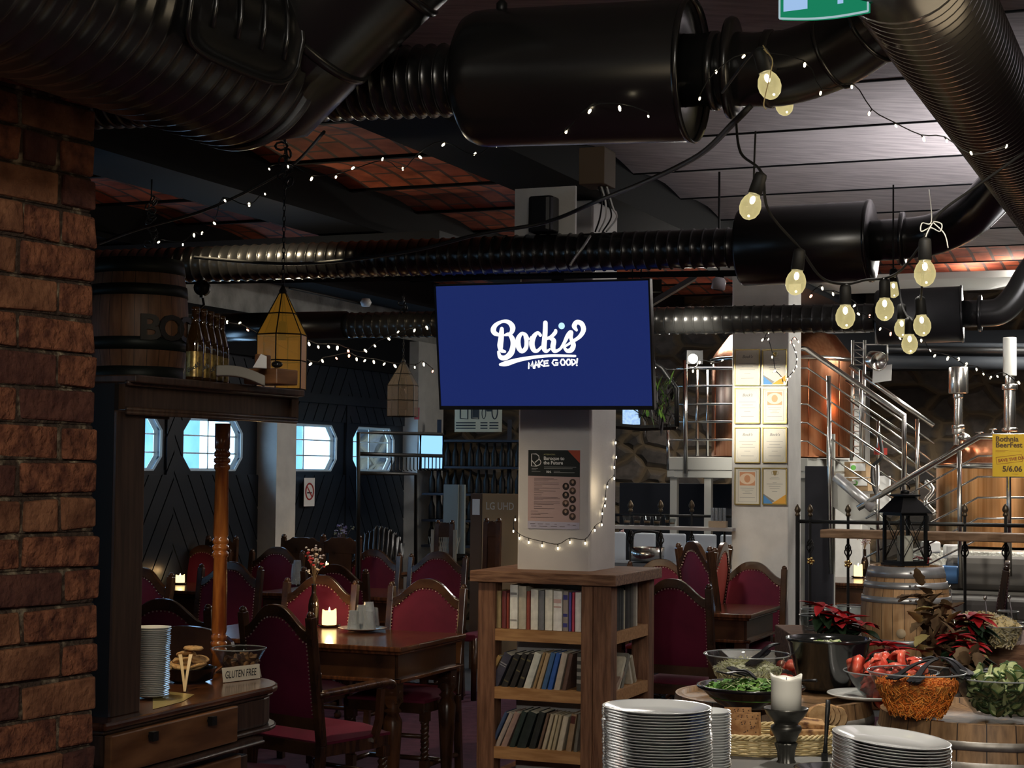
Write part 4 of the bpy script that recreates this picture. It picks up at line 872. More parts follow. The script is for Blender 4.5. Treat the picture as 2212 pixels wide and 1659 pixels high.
obj('drawing', mb, flat('ink', (.03, .03, .03)), t, world=True)
# no smoking sheet on the far door
M, w_, h_ = paper_frame(656, 1035, 679, 1094, 's', S_L - .06)
M = frame(PS(656, 1094, S_L - .06), Vv, Zv); w_ = .17; h_ = .24; w_ = (PS(679, 1094, S_L - .06) - PS(656, 1094, S_L - .06)).length
t = thing('notice', 'white no smoking notice taped on the black door', 'sign', M.to_translation(), 0)
mb = MB(); mb.box((w_ / 2, h_ / 2, 0), (w_, h_, .002), 0, M); obj('sheet', mb, 'paper_white', t, world=True)
mb = MB(); r_ = w_ * .36; cx_, cy_ = w_ / 2, h_ * .52
mb.tube([(cx_ + r_ * cos(a * pi / 12), cy_ + r_ * 1.0 * sin(a * pi / 12), .003) for a in range(24)], .007, 4, closed=True, M=M); mb.ribbon([(cx_ - r_ * .7, cy_ + r_ * .7), (cx_ + r_ * .7, cy_ - r_ * .7)], .014, .003, 0, M)
mb.box((cx_, cy_ - .01, .002), (r_ * 1.2, .012, .001), 1, M); obj('no_smoking_symbol', mb, [flat('sym_red', (.40, .03, .03)), flat('ink2', (.03, .03, .03))], t, world=True)
# green exit sign at the top edge
t = thing('exit_sign', 'green illuminated exit sign cut off at the top edge', 'exit sign', P(1780, 38, 3.2), 0)
M = frame(P(1684, 40, 3.2), (P(1875, 24, 3.12) - P(1684, 40, 3.2)), Zv); W_ = (P(1875, 24, 3.12) - P(1684, 40, 3.2)).length
mb = MB(); pts = [(W_ * q / 10, -.006 * sin(pi * q / 10)) for q in range(11)]; mb.prism(pts + [(W_, .15), (0, .15)], -.015, 0, 0, M); obj('panel', mb, 'sign_green', t, world=True)
mb = MB(); mb.tube([(x, y, 0) for x, y in pts], .0022, 5, M=M); mb.tube([(0, 0, 0), (0, .15, 0)], .002, 5, M=M); mb.tube([(W_, 0, 0), (W_, .15, 0)], .002, 5, M=M); obj('edge_trim', mb, emis('edge_white', (.5, .7, .75), .7, False), t, world=True)
mb = MB(); mb.poly([(.008, .012, .001), (.055, .014, .001), (.055, .12, .001), (.008, .12, .001)], 0, M); mb.poly([(.113, .018, .001), (.124, .0185, .001), (.124, .12, .001), (.113, .12, .001)], 0, M)
mb.poly([(.082, .034, .001), (.086, .032, .001), (.10, .12, .001), (.08, .12, .001)], 0, M); obj('pictogram', mb, 'sign_white', t, world=True)
mb = MB(); mb.tube([P(1780, -60, 3.15), P(1780, -330, 3.15)], .006, 6); obj('hanger', mb, 'iron_black', t, world=True)
# ================================================================ chairs and tables
def crest(x, w_, z0, rise): f = abs(x) / (w_ / 2); return z0 + rise * (1 - (3 * f * f - 2 * f ** 3) ** 1.5)
def build_chair(name, label, velvet='velvet', arms=False, W=.47, H_=1.03):
    t = thing(name, label, 'chair'); hw = W / 2 - .018; lean = .14
    def yb(z): return -.20 - (z - .42) * lean
    zs = H_ - .045     # post top
    for sx in (-1, 1):
        mb = MB(); x = sx * hw
        for (z0, z1) in ((0, .42), (.42, zs)):
            y0 = -.20 - .04 * (1 - z0 / .42) if z0 < .42 else yb(z0); y1 = yb(z1)
            mb.tube([(x, y0, z0), (x, y1, z1)], .0265, 4, sm=False, phase=pi / 4)
        mb.ball((x, yb(zs), zs + .006), .019, 8, 5)
        obj('back_post', mb, 'wood_dark', t, bevel=.004)
    n = 24; mb = MB(); vs = []; wI = 2 * hw - .03
    for i in range(n + 1):
        x = -wI / 2 + wI * i / n; z1 = crest(x, wI, zs - .062, .107); th = .052
        for (dz, dy) in ((0, .014), (0, -.014), (-th, -.017), (-th, .017)): vs.append((x, yb(z1 + dz) + dy, z1 + dz))
    fs = [(4 * i + k, 4 * i + (k + 1) % 4, 4 * i + 4 + (k + 1) % 4, 4 * i + 4 + k) for i in range(n) for k in range(4)] + [(3, 2, 1, 0), (4 * n, 4 * n + 1, 4 * n + 2, 4 * n + 3)]
    mb.add(vs, fs); obj('crest_rail', mb, 'wood_dark', t, bevel=.004); mb = MB(); mb.box((0, yb(.52), .515), (wI, .03, .05)); obj('lower_rail', mb, 'wood_dark', t)
    mb = MB(); n = 16; m_ = 8; vs = []
    for side in (1, -1):
        for j in range(m_ + 1):
            for i in range(n + 1):
                x = -wI / 2 + wI * i / n; zt = crest(x, wI, zs - .062, .107) - .045; z = .53 + (zt - .53) * j / m_
                bl = .016 * min(1, 3 * min(i, n - i) / n) * min(1, 3 * min(j, m_ - j) / m_) ** .5
                vs.append((x, yb(z) + side * (.010 + bl), z))
    q = (n + 1) * (m_ + 1); fs = []
    for s_ in (0, 1):
        for j in range(m_):
            for i in range(n): a = s_ * q + j * (n + 1) + i; f_ = (a, a + 1, a + n + 2, a + n + 1); fs.append(f_ if s_ else f_[::-1])
    mb.add(vs, fs, 0, True); obj('backrest', mb, velvet, t)
    mb = MB()
    for side in (1, -1):
        for i in range(21): x = -wI / 2 * .96 + wI * .96 * i / 20; z = crest(x, wI, zs - .062, .107) - .056; mb.ball((x, yb(z) + side * .018, z), .0042, 5, 4)
        for i in range(18):
            z = .56 + (zs - .13 - .56) * i / 17
            for sx in (-1, 1): mb.ball((sx * wI / 2 * .965, yb(z) + side * .018, z), .0035, 5, 4)
    obj('nail_trim', mb, 'nail_brass', t)
    mb = MB(); d = .44
    for (c_, dd) in (((0, .21, .40), (W - .03, .03, .06)), ((0, -.19, .40), (W - .06, .03, .06)), ((-hw + .012, .01, .40), (.03, .40, .06)), ((hw - .012, .01, .40), (.03, .40, .06))): mb.box(c_, dd)
    obj('seat_frame', mb, 'wood_dark', t, bevel=.004)
    mb = MB(); n = 10; vs = []
    for j in range(n + 1):
        for i in range(n + 1):
            a, b = i / n, j / n; e = min(1, 5 * min(a, 1 - a)) * min(1, 5 * min(b, 1 - b)); vs.append((-(W - .02) / 2 + (W - .02) * a, -.20 + .43 * b, .432 + .045 * e ** .5))
    mb.add(vs, [(j * (n + 1) + i, j * (n + 1) + i + 1, (j + 1) * (n + 1) + i + 1, (j + 1) * (n + 1) + i) for j in range(n) for i in range(n)], 0, True)
    mb.box((0, .015, .43), (W - .022, .428, .012)); obj('seat', mb, velvet, t)
    for sx in (-1, 1):
        mb = MB(); x = sx * (hw - .005)
        mb.box((x, .195, .355), (.045, .045, .05)); mb.box((x, .195, .10), (.042, .042, .06)); mb.lathe([(.012, 0), (.024, .01), (.026, .03), (.014, .045), (.016, .07)], 12, c=(x, .195, 0))
        pts = [(x + .011 * cos(k * 1.15), .195 + .011 * sin(k * 1.15), .13 + .0088 * k) for k in range(24)]; mb.tube(pts, .0145, 8)
        pts = [(x - .011 * cos(k * 1.15), .195 - .011 * sin(k * 1.15), .13 + .0088 * k) for k in range(24)]; mb.tube(pts, .0125, 8)
        obj('leg', mb, 'wood_dark', t)
    mb = MB()
    for sx in (-1, 1): mb.tube([(sx * (hw - .005), .195, .10), (sx * hw, -.22, .10)], .014, 6)
    mb.tube([(-hw, -.01, .10), (hw, -.01, .10)], .014, 6); mb.tube([(-hw, .195, .25), (hw, .195, .25)], .012, 6); obj('stretcher', mb, 'wood_dark', t)
    if arms:
        for sx in (-1, 1):
            x = sx * (hw + .005); mb = MB()
            pts = smooth_path([(x, yb(.64), .645), (x * 1.05, -.05, .655), (x * 1.08, .10, .665), (x * 1.08, .18, .665), (x * 1.08, .215, .650)], 4)
            mb.tube(pts, [.017 + .006 * i / len(pts) for i in range(len(pts))], 8, sq=1.5); ar = obj('armrest', mb, 'wood_dark', t)
            mb = MB(); mb.tube([(x, .12, .40), (x * 1.03, .15, .50), (x * 1.07, .15, .64)], .02, 4, sm=False, phase=pi / 4); obj('arm_support', mb, 'wood_dark', ar)
    return t
ch_a = build_chair('dining_chair', 'x')
ch_b = build_chair('dining_armchair', 'x', arms=True)
ch_o = build_chair('dining_chair', 'x', velvet='velvet_orange')
used = set()
def place_chair(src, px, topy, w_px, rz, label, h=1.06, dcorr=0.0, grp='red upholstered dining chairs'):
    h = 1.03
    yh = HZ + .01 * (px - 1106); d = F * (EYE - h) / (topy - yh) + dcorr
    top = P(px, topy, d)
    # the crest sits behind the chair origin by about 0.28 along -facing
    k_s = top.z / 1.03; f_ = Vector((-sin(rz), cos(rz), 0)); loc = Vector((top.x, top.y, 0)) + f_ * .285
    first = src.name not in used; used.add(src.name)
    if first: src.location = loc; src.scale = (k_s, k_s, k_s); src.rotation_euler = (0, 0, rz); src['label'] = label; src['group'] = grp; return src
    return dup(src, loc, rz, label, grp, (k_s, k_s, k_s))
A_ = ROOM; B_ = ROOM + pi     # facing away down the room / facing the viewer
place_chair(ch_b, 595, 1305, 187, ROOM - .30, 'red armchair with its back to the viewer beside the sideboard end')
place_chair(ch_a, 925, 1250, 165, B_, 'red chair behind the near table, beside the bookcase')
place_chair(ch_a, 695, 1242, 170, B_, 'red chair behind the candle and bottle vase on the near table')
place_chair(ch_a, 722, 1219, 150, A_, 'red chair directly behind the candle chair, back to back')
place_chair(ch_a, 500, 1213, 138, B_, 'red chair seen right of the turned sideboard post')
place_chair(ch_a, 306, 1226, 120, B_ - .1, 'red chair cut off by the sideboard panel, candle at its side', dcorr=-.2)
place_chair(ch_a, 600, 1181, 112, B_, 'dark red chair in front of the pale pilaster at the far door')
place_chair(ch_a, 441, 1177, 125, B_, 'dark red chair half behind the turned sideboard post', dcorr=-.3)
place_chair(ch_a, 807, 1186, 115, B_, 'purple lit chair behind the far table, with folded coat above it')
place_chair(ch_a, 948, 1191, 120, B_, 'purple lit chair left of the bookcase top, far row')
place_chair(ch_a, 350, 1293, 150, ROOM + .25, 'dark chair back just above the plates on the sideboard')
place_chair(ch_a, 1452, 1250, 160, ROOM - .1, 'near red chair right of the bookcase, back to the viewer')
place_chair(ch_a, 1428, 1207, 140, B_ + .1, 'red chair peeking over the bookcase right corner')
place_chair(ch_a, 1626, 1213, 148, B_, 'red chair in front of the certificate pillar')
place_chair(ch_a, 1511, 1168, 60, -1.27, 'narrow looking red chair turned sideways under the glass shelf', dcorr=-3.9)
place_chair(ch_o, 1550, 1171, 50, 1.25, 'orange red chair turned sideways beside the certificate pillar', dcorr=-3.4)
place_chair(ch_b, 2168, 1210, 60, ROOM + radians(95), 'red armchair in profile behind the cask at the right', dcorr=-1.6)
# carved wooden chairs
def wood_chair(px, topy, w_m, d, rz, label, panel='wood_dark', cane=False, h=None):
    top = P(px, topy, d); t = thing('wooden_chair', label, 'chair', (top.x, top.y, 0), rz, 'carved wooden chairs'); z1 = top.z
    for sx in (-1, 1):
        mb = MB(); mb.tube([(sx * w_m / 2, .0, 0), (sx * w_m / 2, 0, .45), (sx * w_m / 2, -.04, z1 - .02)], .024, 4, sm=False, phase=pi / 4); mb.ball((sx * w_m / 2, -.04, z1 - .01), .022, 8, 5); obj('back_post', mb, 'wood_dark', t)
        mb = MB(); mb.tube([(sx * w_m / 2, .4, 0), (sx * w_m / 2, .4, .44)], .022, 8); obj('leg', mb, 'wood_dark', t)
    mb = MB(); pts = []; n = 12
    for i in range(n + 1): x = -w_m / 2 + w_m * i / n; pts.append((x, z1 - .05 + .04 * sin(pi * i / n) + (.012 if i in (3, 9) else 0)))
    mb.prism(pts + [(w_m / 2, z1 - .13), (-w_m / 2, z1 - .13)], -.012, .012, M=Matrix.Translation((0, -.035, 0)) @ Matrix.Rotation(pi / 2, 4, 'X')); obj('top_rail', mb, 'wood_dark', t, bevel=.003)
    mb = MB()
    if cane:
        for q in range(-5, 6):
            for sg in (-1, 1): mb.tube([(q * .018 - .05 * sg, -.02, .60), (q * .018 + .05 * sg, -.03, z1 - .13)], .0035, 4)
        for x in (-.10, .10): mb.box((x, -.02, (z1 + .46) / 2), (.025, .02, z1 - .6))
        obj('cane_panel', mb, flat('cane', (.28, .25, .2)), t)
    else:
        mb.box((0, -.03, (z1 - .13 + .55) / 2), (w_m * .62, .015, z1 - .13 - .55)); mb.box((0, -.02, .55), (w_m, .03, .05)); obj('back_panel', mb, panel, t)
    mb = MB(); mb.box((0, .2, .44), (w_m + .03, .44, .05)); obj('seat', mb, 'velvet', t, bevel=.01); return t
wood_chair(474, 1160, .24, 12.9, B_, 'plain wooden chair back behind the turned sideboard post')
wood_chair(650, 1158, .34, 13.2, B_, 'carved dark wooden chair against the pale pilaster')
wood_chair(732, 1158, .30, 12.8, B_, 'wooden chair with carved top rail left of the folded coat')
wood_chair(957, 1126, .13, 14.2, B_, 'tall narrow chair with cane back left of the cardboard box', cane=True)
wood_chair(1060, 1122, .10, 12.6, B_, 'tall narrow wooden chair in front of the cardboard box')
# round topped panel chair close behind the cookies
q = P(408, 1352, 6.6); t = thing('wooden_chair', 'low round topped wooden chair directly behind the cookies', 'chair', (q.x, q.y, 0), ROOM, 'carved wooden chairs')
mb = MB(); wq = .40; pts = [(-wq / 2, .0), (wq / 2, 0)] + [(wq / 2 * cos(a), q.z - .07 + .07 * sin(a)) for a in [pi * k / 12 for k in range(13)]]
mb.prism([(x, z if i > 1 else .75) for i, (x, z) in enumerate(pts)], -.015, .015, M=Matrix.Rotation(pi / 2, 4, 'X')); obj('back_panel', mb, 'wood_dark', t, bevel=.004)
for sx in (-1, 1): mb = MB(); mb.tube([(sx * .19, 0, 0), (sx * .19, 0, .80)], .022, 4, sm=False, phase=pi / 4); obj('back_post', mb, 'wood_dark', t)
mb = MB(); mb.box((0, .2, .43), (.42, .42, .05)); obj('seat', mb, 'velvet', t, bevel=.01)
# dining tables
def turned_leg(x, y, zt, r=.05, sq=.075):
    mb = MB(); mb.box((x, y, zt - .06), (sq, sq, .12))
    mb.lathe([(.026, 0), (.038, .01), (.034, .03), (.028, .05), (r * .62, .10), (r * .85, .30), (r * .95, .40), (r * .6, .44), (r * .9, .452), (r * .6, .468), (r * 1.0, .50), (r * .62, .53), (r * .85, .545), (r * .6, .56), (r * .8, zt - .12)], 18, c=(x, y, 0)); return mb
def dining_table(corner, lx, ly, label, group='wooden dining tables'):
    """corner = nearest right corner of the top (world); lx to the left along the room, ly away"""
    c_ = Vector(corner); base = c_ - U * lx / 2 + Vv * ly / 2; t = thing('dining_table', label, 'table', (base.x, base.y, 0), ROOM, group); z = .77
    mb = MB(); mb.box((0, 0, z - .013), (lx, ly, .026)); mb.box((0, 0, z - .034), (lx - .03, ly - .03, .016)); obj('tabletop', mb, 'wood_table', t, bevel=.006)
    mb = MB()
    for c2, d2 in (((0, -ly / 2 + .05, z - .10), (lx - .10, .025, .12)), ((0, ly / 2 - .05, z - .10), (lx - .10, .025, .12)), ((-lx / 2 + .05, 0, z - .10), (.025, ly - .1, .12)), ((lx / 2 - .05, 0, z - .10), (.025, ly - .1, .12))): mb.box(c2, d2)
    obj('apron', mb, 'wood_dark', t)
    mb = MB(); zz = z - .168
    for c2, d2 in (((0, -ly / 2 + .03, zz), (lx - .02, .04, .018)), ((0, ly / 2 - .03, zz), (lx - .02, .04, .018)), ((-lx / 2 + .03, 0, zz), (.04, ly - .02, .018)), ((lx / 2 - .03, 0, zz), (.04, ly - .02, .018))): mb.box(c2, d2)
    obj('lower_moulding', mb, 'wood_table', t, bevel=.004)
    for sx in (-1, 1):
        for sy in (-1, 1): obj('leg', turned_leg(sx * (lx / 2 - .075), sy * (ly / 2 - .075), z - .16), 'wood_dark', t)
    return t
dining_table(G(866, 1399, .77), 1.35, .80, 'polished dark wooden table with lit candle and upturned glasses, beside the bookcase')
dining_table(G(845, 1291, .77), 1.05, .78, 'dark wooden table in the second row behind the candle chair')
dining_table(G(437, 1278, .77), .62, .8, 'dark wooden table seen between sideboard panel and turned post')
dining_table(G(1622, 1328, .77), .95, .78, 'small dark wooden table right of the bookcase with glossy top')
dining_table(G(1905, 1262, .77), .95, .75, 'dark wooden table with candle behind the railing, left of the cask')
_p = G(705, 1236, .77); dining_table(Vector((_p.x + .42, _p.y - .45, .77)), .7, .7, 'dark wooden table in the farthest row under the far candle')
# candles, tumblers, vases on the tables
def candle(px, py_base, z, r, h, label, tray='wood_dark', sc=1.0, power=1.2):
    p = G(px, py_base, z); t = thing('pillar_candle', label, 'candle', p)
    mb = MB(); mb.lathe([(.0, .012), (r * .98, .012), (r, .02), (r * 1.0, h * .55), (r * .97, h * .98)], 18, caps=False)
    n = 18; vs = []; fs = []
    for k in range(n):
        a = 2 * pi * k / n; hh = h * (1 + .09 * sin(a * 2 + 1) + .05 * sin(a * 3)); vs += [(r * .97 * cos(a), r * .97 * sin(a), h * .98), (r * .95 * cos(a), r * .95 * sin(a), hh), (r * .82 * cos(a), r * .82 * sin(a), hh - .003), (r * .75 * cos(a), r * .75 * sin(a), h * .86)]
    for k in range(n):
        j = (k + 1) % n
        for q in range(3): fs.append((4 * k + q, 4 * j + q, 4 * j + q + 1, 4 * k + q + 1))
    fs.append(tuple(4 * k + 3 for k in range(n))); mb.add(vs, fs, 0, True); obj('wax_body', mb, 'wax_lit', t)
    mb = MB(); mb.tube([(0, 0, h * .86), (.001, 0, h * .96)], .0012, 5); obj('wick', mb, 'iron_black', t)
    mb = MB(); mb.lathe([(.0004, h * .92), (.005, h * .97), (.0055, h * 1.02), (.003, h * 1.12), (.0003, h * 1.22)], 10, caps=False); obj('flame', mb, 'flame', t)
    mb = MB(); mb.lathe([(r * 1.15, 0), (r * 1.5, .004), (r * 1.62, .014), (r * 1.5, .012), (r * 1.1, .006), (0.0001, .006)], 24, caps=False); obj('saucer', mb, tray, t)
    light('POINT', 'candle_light', p + Zv * (h * 1.5), power, (1.0, .6, .25), .02); return t
candle(711, 1354, .77, .040, .088, 'lit pillar candle on a wooden saucer on the near table', power=1.6)
candle(705, 1236, .77, .035, .075, 'lit candle far behind, on the second row table', power=.8)
candle(389, 1262, .77, .034, .065, 'lit candle left of the turned sideboard post', power=.4)
candle(1498, 1300, .77, .033, .07, 'lit candle showing just over the near right chair', power=.8)
candle(1854, 1248, .77, .036, .10, 'lit candle on the table left of the cask lantern', power=.6)
def tumbler(p, h, r0, r1, rz=0):
    t = thing('tumbler', 'x', 'glass', p, rz)
    mb = MB(); mb.lathe([(r1, 0), (r1 * .98, .004), (r0 * 1.02, h - .006), (r0, h), (r0 * .9, h - .008), (r1 * .93, .003)], 12, caps=False, sm=False); mb.lathe([(r0 * .94, h - .012), (r0 * .96, h - .002), (.0001, h - .001)], 12, caps=False); obj('glass_body', mb, 'tumbler_glass', t); return t
c0 = G(783, 1364, .77); pl = MB(); pl.lathe([(.0001, .006), (.07, .006), (.095, .012), (.128, .020), (.130, .022), (.095, .0165), (.07, .011), (.0001, .011)], 36, c=c0, caps=False); single('saucer_plate', pl, 'ceramic_white', 'white plate under the upturned tumblers on the near table', 'plate')
tum = tumbler(c0 + Zv * .012, .10, .026, .037); tum['label'] = 'front left upturned tumbler on the white plate'; tum['group'] = 'upturned tumblers on the near table'
for i, (dx, dy, dz, rx, lb) in enumerate([(-.045, -.015, 0, 0, None), (.038, -.03, 0, 0, 'front right upturned tumbler on the white plate'), (.0, .045, .0, 0, 'upturned tumbler at the back of the white plate'), (-.006, 0.0, .028, .04, 'tumbler nested on top in the middle of the pile'), (.052, .03, .012, .32, 'tilted tumbler leaning at the right of the pile'), (.035, -.005, .045, .12, 'topmost tumbler of the pile on the white plate')]):
    if i == 0: tum.location = c0 + Vector((dx, dy, .012)); continue
    c_ = dup(tum, c0 + Vector((dx, dy, .012 + dz)), .4 * i, lb); c_.rotation_euler = (0, rx, .4 * i)
c1_ = G(638, 1262, .77)
for i in range(4):
    c_ = dup(tum, c1_ + Vector(((i % 2) * .012, 0, .0 + .026 * i)), .2 * i, 'tumbler stacked in the far glass tower on the second row table', 'far tower of stacked tumblers')
def vase(px, py_base, z, h, label, cols, seed=1, spread=.05, sc=1.0, n=16):
    p = G(px, py_base, z); t = thing('bottle_vase', label, 'vase', p)
    mb = MB(); r = .030 * sc; hb = .23 * sc; mb.lathe([(.0001, .002), (r, .004), (r, hb * .50), (r * .85, hb * .62), (r * .45, hb * .76), (r * .40, hb * .97), (r * .46, hb), (r * .3, hb)], 18, caps=False); obj('bottle', mb, flat('bottle_dark', (.012, .008, .006), .08) if 'bottle_dark' not in MATS else 'bottle_dark', t)
    random.seed(seed); st_ = MB(); ends = []
    for i in range(n):
        a = random.uniform(0, 2 * pi); s_ = random.uniform(.2, 1) * spread; e = Vector((s_ * cos(a), s_ * sin(a) * .6, hb + random.uniform(.3, 1) * (h - hb))); st_.tube(smooth_path([(0, 0, hb * .9), (e.x * .3, e.y * .3, (hb + e.z) / 2), e], 3), .0011, 4); ends.append(e)
    obj('stems', st_, flat('stem_brown', (.16, .11, .06)), t)
    for k, c_ in enumerate(cols):
        mb = MB()
        for i, e in enumerate(ends):
            if i % len(cols) == k:
                for j in range(4): mb.ball(e + Vector((random.uniform(-.012, .012), random.uniform(-.012, .012), random.uniform(-.016, .012))), random.uniform(.004, .008), 5, 4, sc=(1.3, 1, .8))
        obj('dried_flowers', mb, flat('petal_%d_%d' % (k, seed), c_, .8), t)
    return t
vase(677, 1352, .77, .44, 'brown bottle vase with pale dried flowers on the near table', [(.6, .5, .42), (.7, .68, .66), (.5, .05, .06), (.6, .55, .6)], 3, .055)
vase(371, 1235, .77, .42, 'bottle vase with pink dried flowers by the left candle', [(.5, .32, .25), (.7, .65, .6)], 5, .06)
vase(742, 1240, .77, .40, 'bottle vase with purple dried flowers beside the far candle', [(.22, .18, .35), (.4, .36, .5), (.3, .3, .2)], 6, .09)
vase(1868, 1246, .77, .38, 'bottle vase with dried flowers beside the railing candle', [(.4, .3, .25), (.3, .2, .25)], 8, .06)
vase(1339, 1250, .77, .40, 'bottle vase with lilac flowers right of the screen pillar', [(.45, .38, .5), (.5, .3, .3)], 9, .05)
# small menu card by the far tumblers
mb = MB(); q = G(666, 1240, .77); mb.T = frame(q, (1, .2, 0), (0, -.15, 1)); mb.box((0, .05, 0), (.04, .10, .004)); single('menu_card', mb, 'paper', 'small upright menu card between the far candle and tumblers', 'card')
# folded dark coat on the far chair
mb = MB(); random.seed(6); cpos = P(812, 1200, 12.9); n, m_ = 60, 10; vs = []
for j in range(m_ + 1):
    for i in range(n + 1):
        a, b = i / n, j / m_; x = -.20 + .40 * a; z = -.02 + .235 * sin(pi * (.06 + .88 * a)) ** .5 * b; y = .07 * cos(pi * b * .8) * 1 - .022 * cos(a * 75); vs.append(cpos + Vector((x, -y, z + .012 * cos(a * 75) - .03 * (a < .45) * b)))
mb.add(vs, [(j * (n + 1) + i, j * (n + 1) + i + 1, (j + 1) * (n + 1) + i + 1, (j + 1) * (n + 1) + i) for j in range(m_) for i in range(n)], 0, True)
vs2 = [v + Vector((0, .18, -.01)) for v in vs]; mb.add(vs2, [(j * (n + 1) + i, (j + 1) * (n + 1) + i, (j + 1) * (n + 1) + i + 1, j * (n + 1) + i + 1) for j in range(m_) for i in range(n)], 0, True)
single('puffer_coat', mb, mat('nylon_black', (.018, .018, .022), .35), 'black quilted coat thrown over a far chair below the octagonal window', 'coat')
# ================================================================ bookcase round the pillar
CB = G(1330, 1243, 1.13); bs, bt = st(CB); LB = .775
t = thing('bookcase', 'rustic wooden bookcase built round the white pillar under the screen', 'bookcase', (R(bs + LB / 2, bt + LB / 2)), ROOM)
ZTB = 1.13; hb = LB / 2
mb = MB(); mb.box((0, 0, ZTB - .0275), (LB, LB, .055)); obj('top_board', mb, 'wood_rustic_flat', t, bevel=.004)
ph = hb - .035
for i, (sx, sy) in enumerate(((-1, -1), (1, -1), (1, 1), (-1, 1))):
    mb = MB(); mb.box((sx * (ph - .045), sy * (ph - .045), (ZTB - .055) / 2), (.095, .095, ZTB - .055)); obj('corner_post', mb, 'wood_rustic', t, bevel=.005)
mb = MB(); mb.box((ph - .125, -ph + .03, (ZTB - .055) / 2), (.06, .06, ZTB - .055)); obj('side_post', mb, 'wood_rustic', t, bevel=.004)
SH = [.842, .552, .255]
for z in SH:
    mb = MB(); mb.box((0, 0, z - .012), (2 * ph - .06, 2 * ph - .06, .024))
    for (c_, d_) in (((-.015, -ph + .012, z - .03), (2 * ph - .21, .022, .058)), ((ph - .012, 0, z - .03), (.022, 2 * ph - .19, .058))): mb.box(c_, d_)
    sh_ = obj('shelf', mb, 'wood_shelf', t)
mb = MB(); mb.box((0, 0, .05), (2 * ph - .02, 2 * ph - .02, .10)); obj('plinth', mb, 'wood_rustic', t)
# books: (x0 px, x1 px, top y px, base y, colour, lean degrees, description)
def pxx(px, zf): p = PT(px, 1300, bt + .05); return (p - R(bs + LB / 2, bt + LB / 2)).dot(U)
BK = 'books on the bookcase front'
covers = {}
def book(x, wd, h, z, col, lean, label, group, front=True, dep=.15, band=None, off=0):
    """x = left edge of the base in bookcase coordinates"""
    key = 'cover_%d_%d_%d' % tuple(int(c * 100) for c in col)
    if key not in MATS: mat(key, col, .55, c2=tuple(min(1, c * 1.25 + .01) for c in col), scale=30)
    B0 = R(bs + LB / 2, bt + LB / 2)
    o = thing('book', label, 'book', (B0 + U * x - Vv * (hb - .055 + off) + Zv * z) if front else (B0 + U * (hb - .055) + Vv * x + Zv * z), ROOM if front else ROOM + pi / 2, group)
    Lm = Matrix.Rotation(-radians(lean), 4, 'Y') if False else Matrix.Rotation(radians(lean), 4, 'Y')
    mb = MB(); mb.T = Lm; mb.box((.0015, dep / 2, h / 2), (.003, dep, h)); mb.box((wd - .0015, dep / 2, h / 2), (.003, dep, h)); n = 6
    pts = [(wd * k / n, -.004 * sin(pi * k / n)) for k in range(n + 1)]; mb.prism(pts + [(wd, .003), (0, .003)], 0, h, sm=False)
    obj('cover', mb, key, o)
    mb = MB(); mb.T = Lm; mb.box((wd / 2, dep / 2, h / 2), (wd - .006, dep - .008, h - .008)); obj('page_block', mb, 'paper', o)
    if band:
        mb = MB(); mb.T = Lm
        for zz, hh in band[1]: mb.box((wd / 2, -.0045, h * zz), (wd * .86, .002, h * hh))
        obj('spine_label', mb, flat('band_%d' % len(MATS), band[0]) , o)
    o['_w'] = wd
    return o
rows_ = []
W1 = [(1070, 1082, 1282, (.30, .22, .10), 'tan leather book at the left end of the top shelf', None), (1084, 1093, 1283, (.16, .03, .03), 'dark maroon book next to the tan leather one', None), (1094, 1099, 1287, (.28, .05, .03), 'thin red book left of the tall cream one', None),
      (1101, 1118, 1269, (.82, .80, .72), 'tallest cream book on the top shelf', ((.35, .33, .3), ((.8, .05), (.2, .03)))), (1120, 1136, 1272, (.48, .44, .34), 'wide beige book beside the tallest cream one', None), (1137, 1144, 1284, (.28, .06, .04), 'dark red book in the middle of the top shelf', None),
      (1146, 1162, 1280, (.72, .69, .60), 'cream book right of the dark red one', None), (1163, 1175, 1283, (.16, .16, .17), 'grey book between two cream ones', None), (1177, 1193, 1281, (.74, .71, .60), 'second cream book, right of the grey one', None),
      (1195, 1214, 1284, (.78, .76, .70), 'white paperback with printed spine on the top shelf', ((.6, .4, .36), ((.75, .10), (.6, .04)))), (1216, 1227, 1285, (.30, .25, .22), 'blue and beige banded book', ((.06, .06, .25), ((.85, .12), (.4, .08), (.15, .1)))), (1228, 1233, 1288, (.10, .09, .35), 'thin blue and red book', None),
      (1235, 1240, 1288, (.45, .05, .09), 'thin crimson book near the right of the top shelf', None), (1242, 1255, 1288, (.68, .65, .62), 'pale grey book near the right end of the top shelf', None), (1257, 1266, 1289, (.05, .05, .05), 'black and cream banded book at the right end of the top shelf', ((.5, .46, .36), ((.75, .14), (.35, .16), (.1, .08))))]
def row(items, z, base_y, lean, grp, depth=.15):
    for it in items:
        x0, x1, ty, col, lb, bd = it[:6]; ln = it[6] if len(it) > 6 else lean
        xa, xb = pxx(x0, z), pxx(x1, z); h = (base_y(x0) - ty) / 3700 * (8.2) ; wd = max(.008, (xb - xa) * .96)
        book(xa, wd, h, z + .001, col, ln, lb, grp, band=bd)
row(W1, SH[0], lambda x: 1366 + .05 * (x - 1068), 0, 'books on the top shelf of the bookcase front')
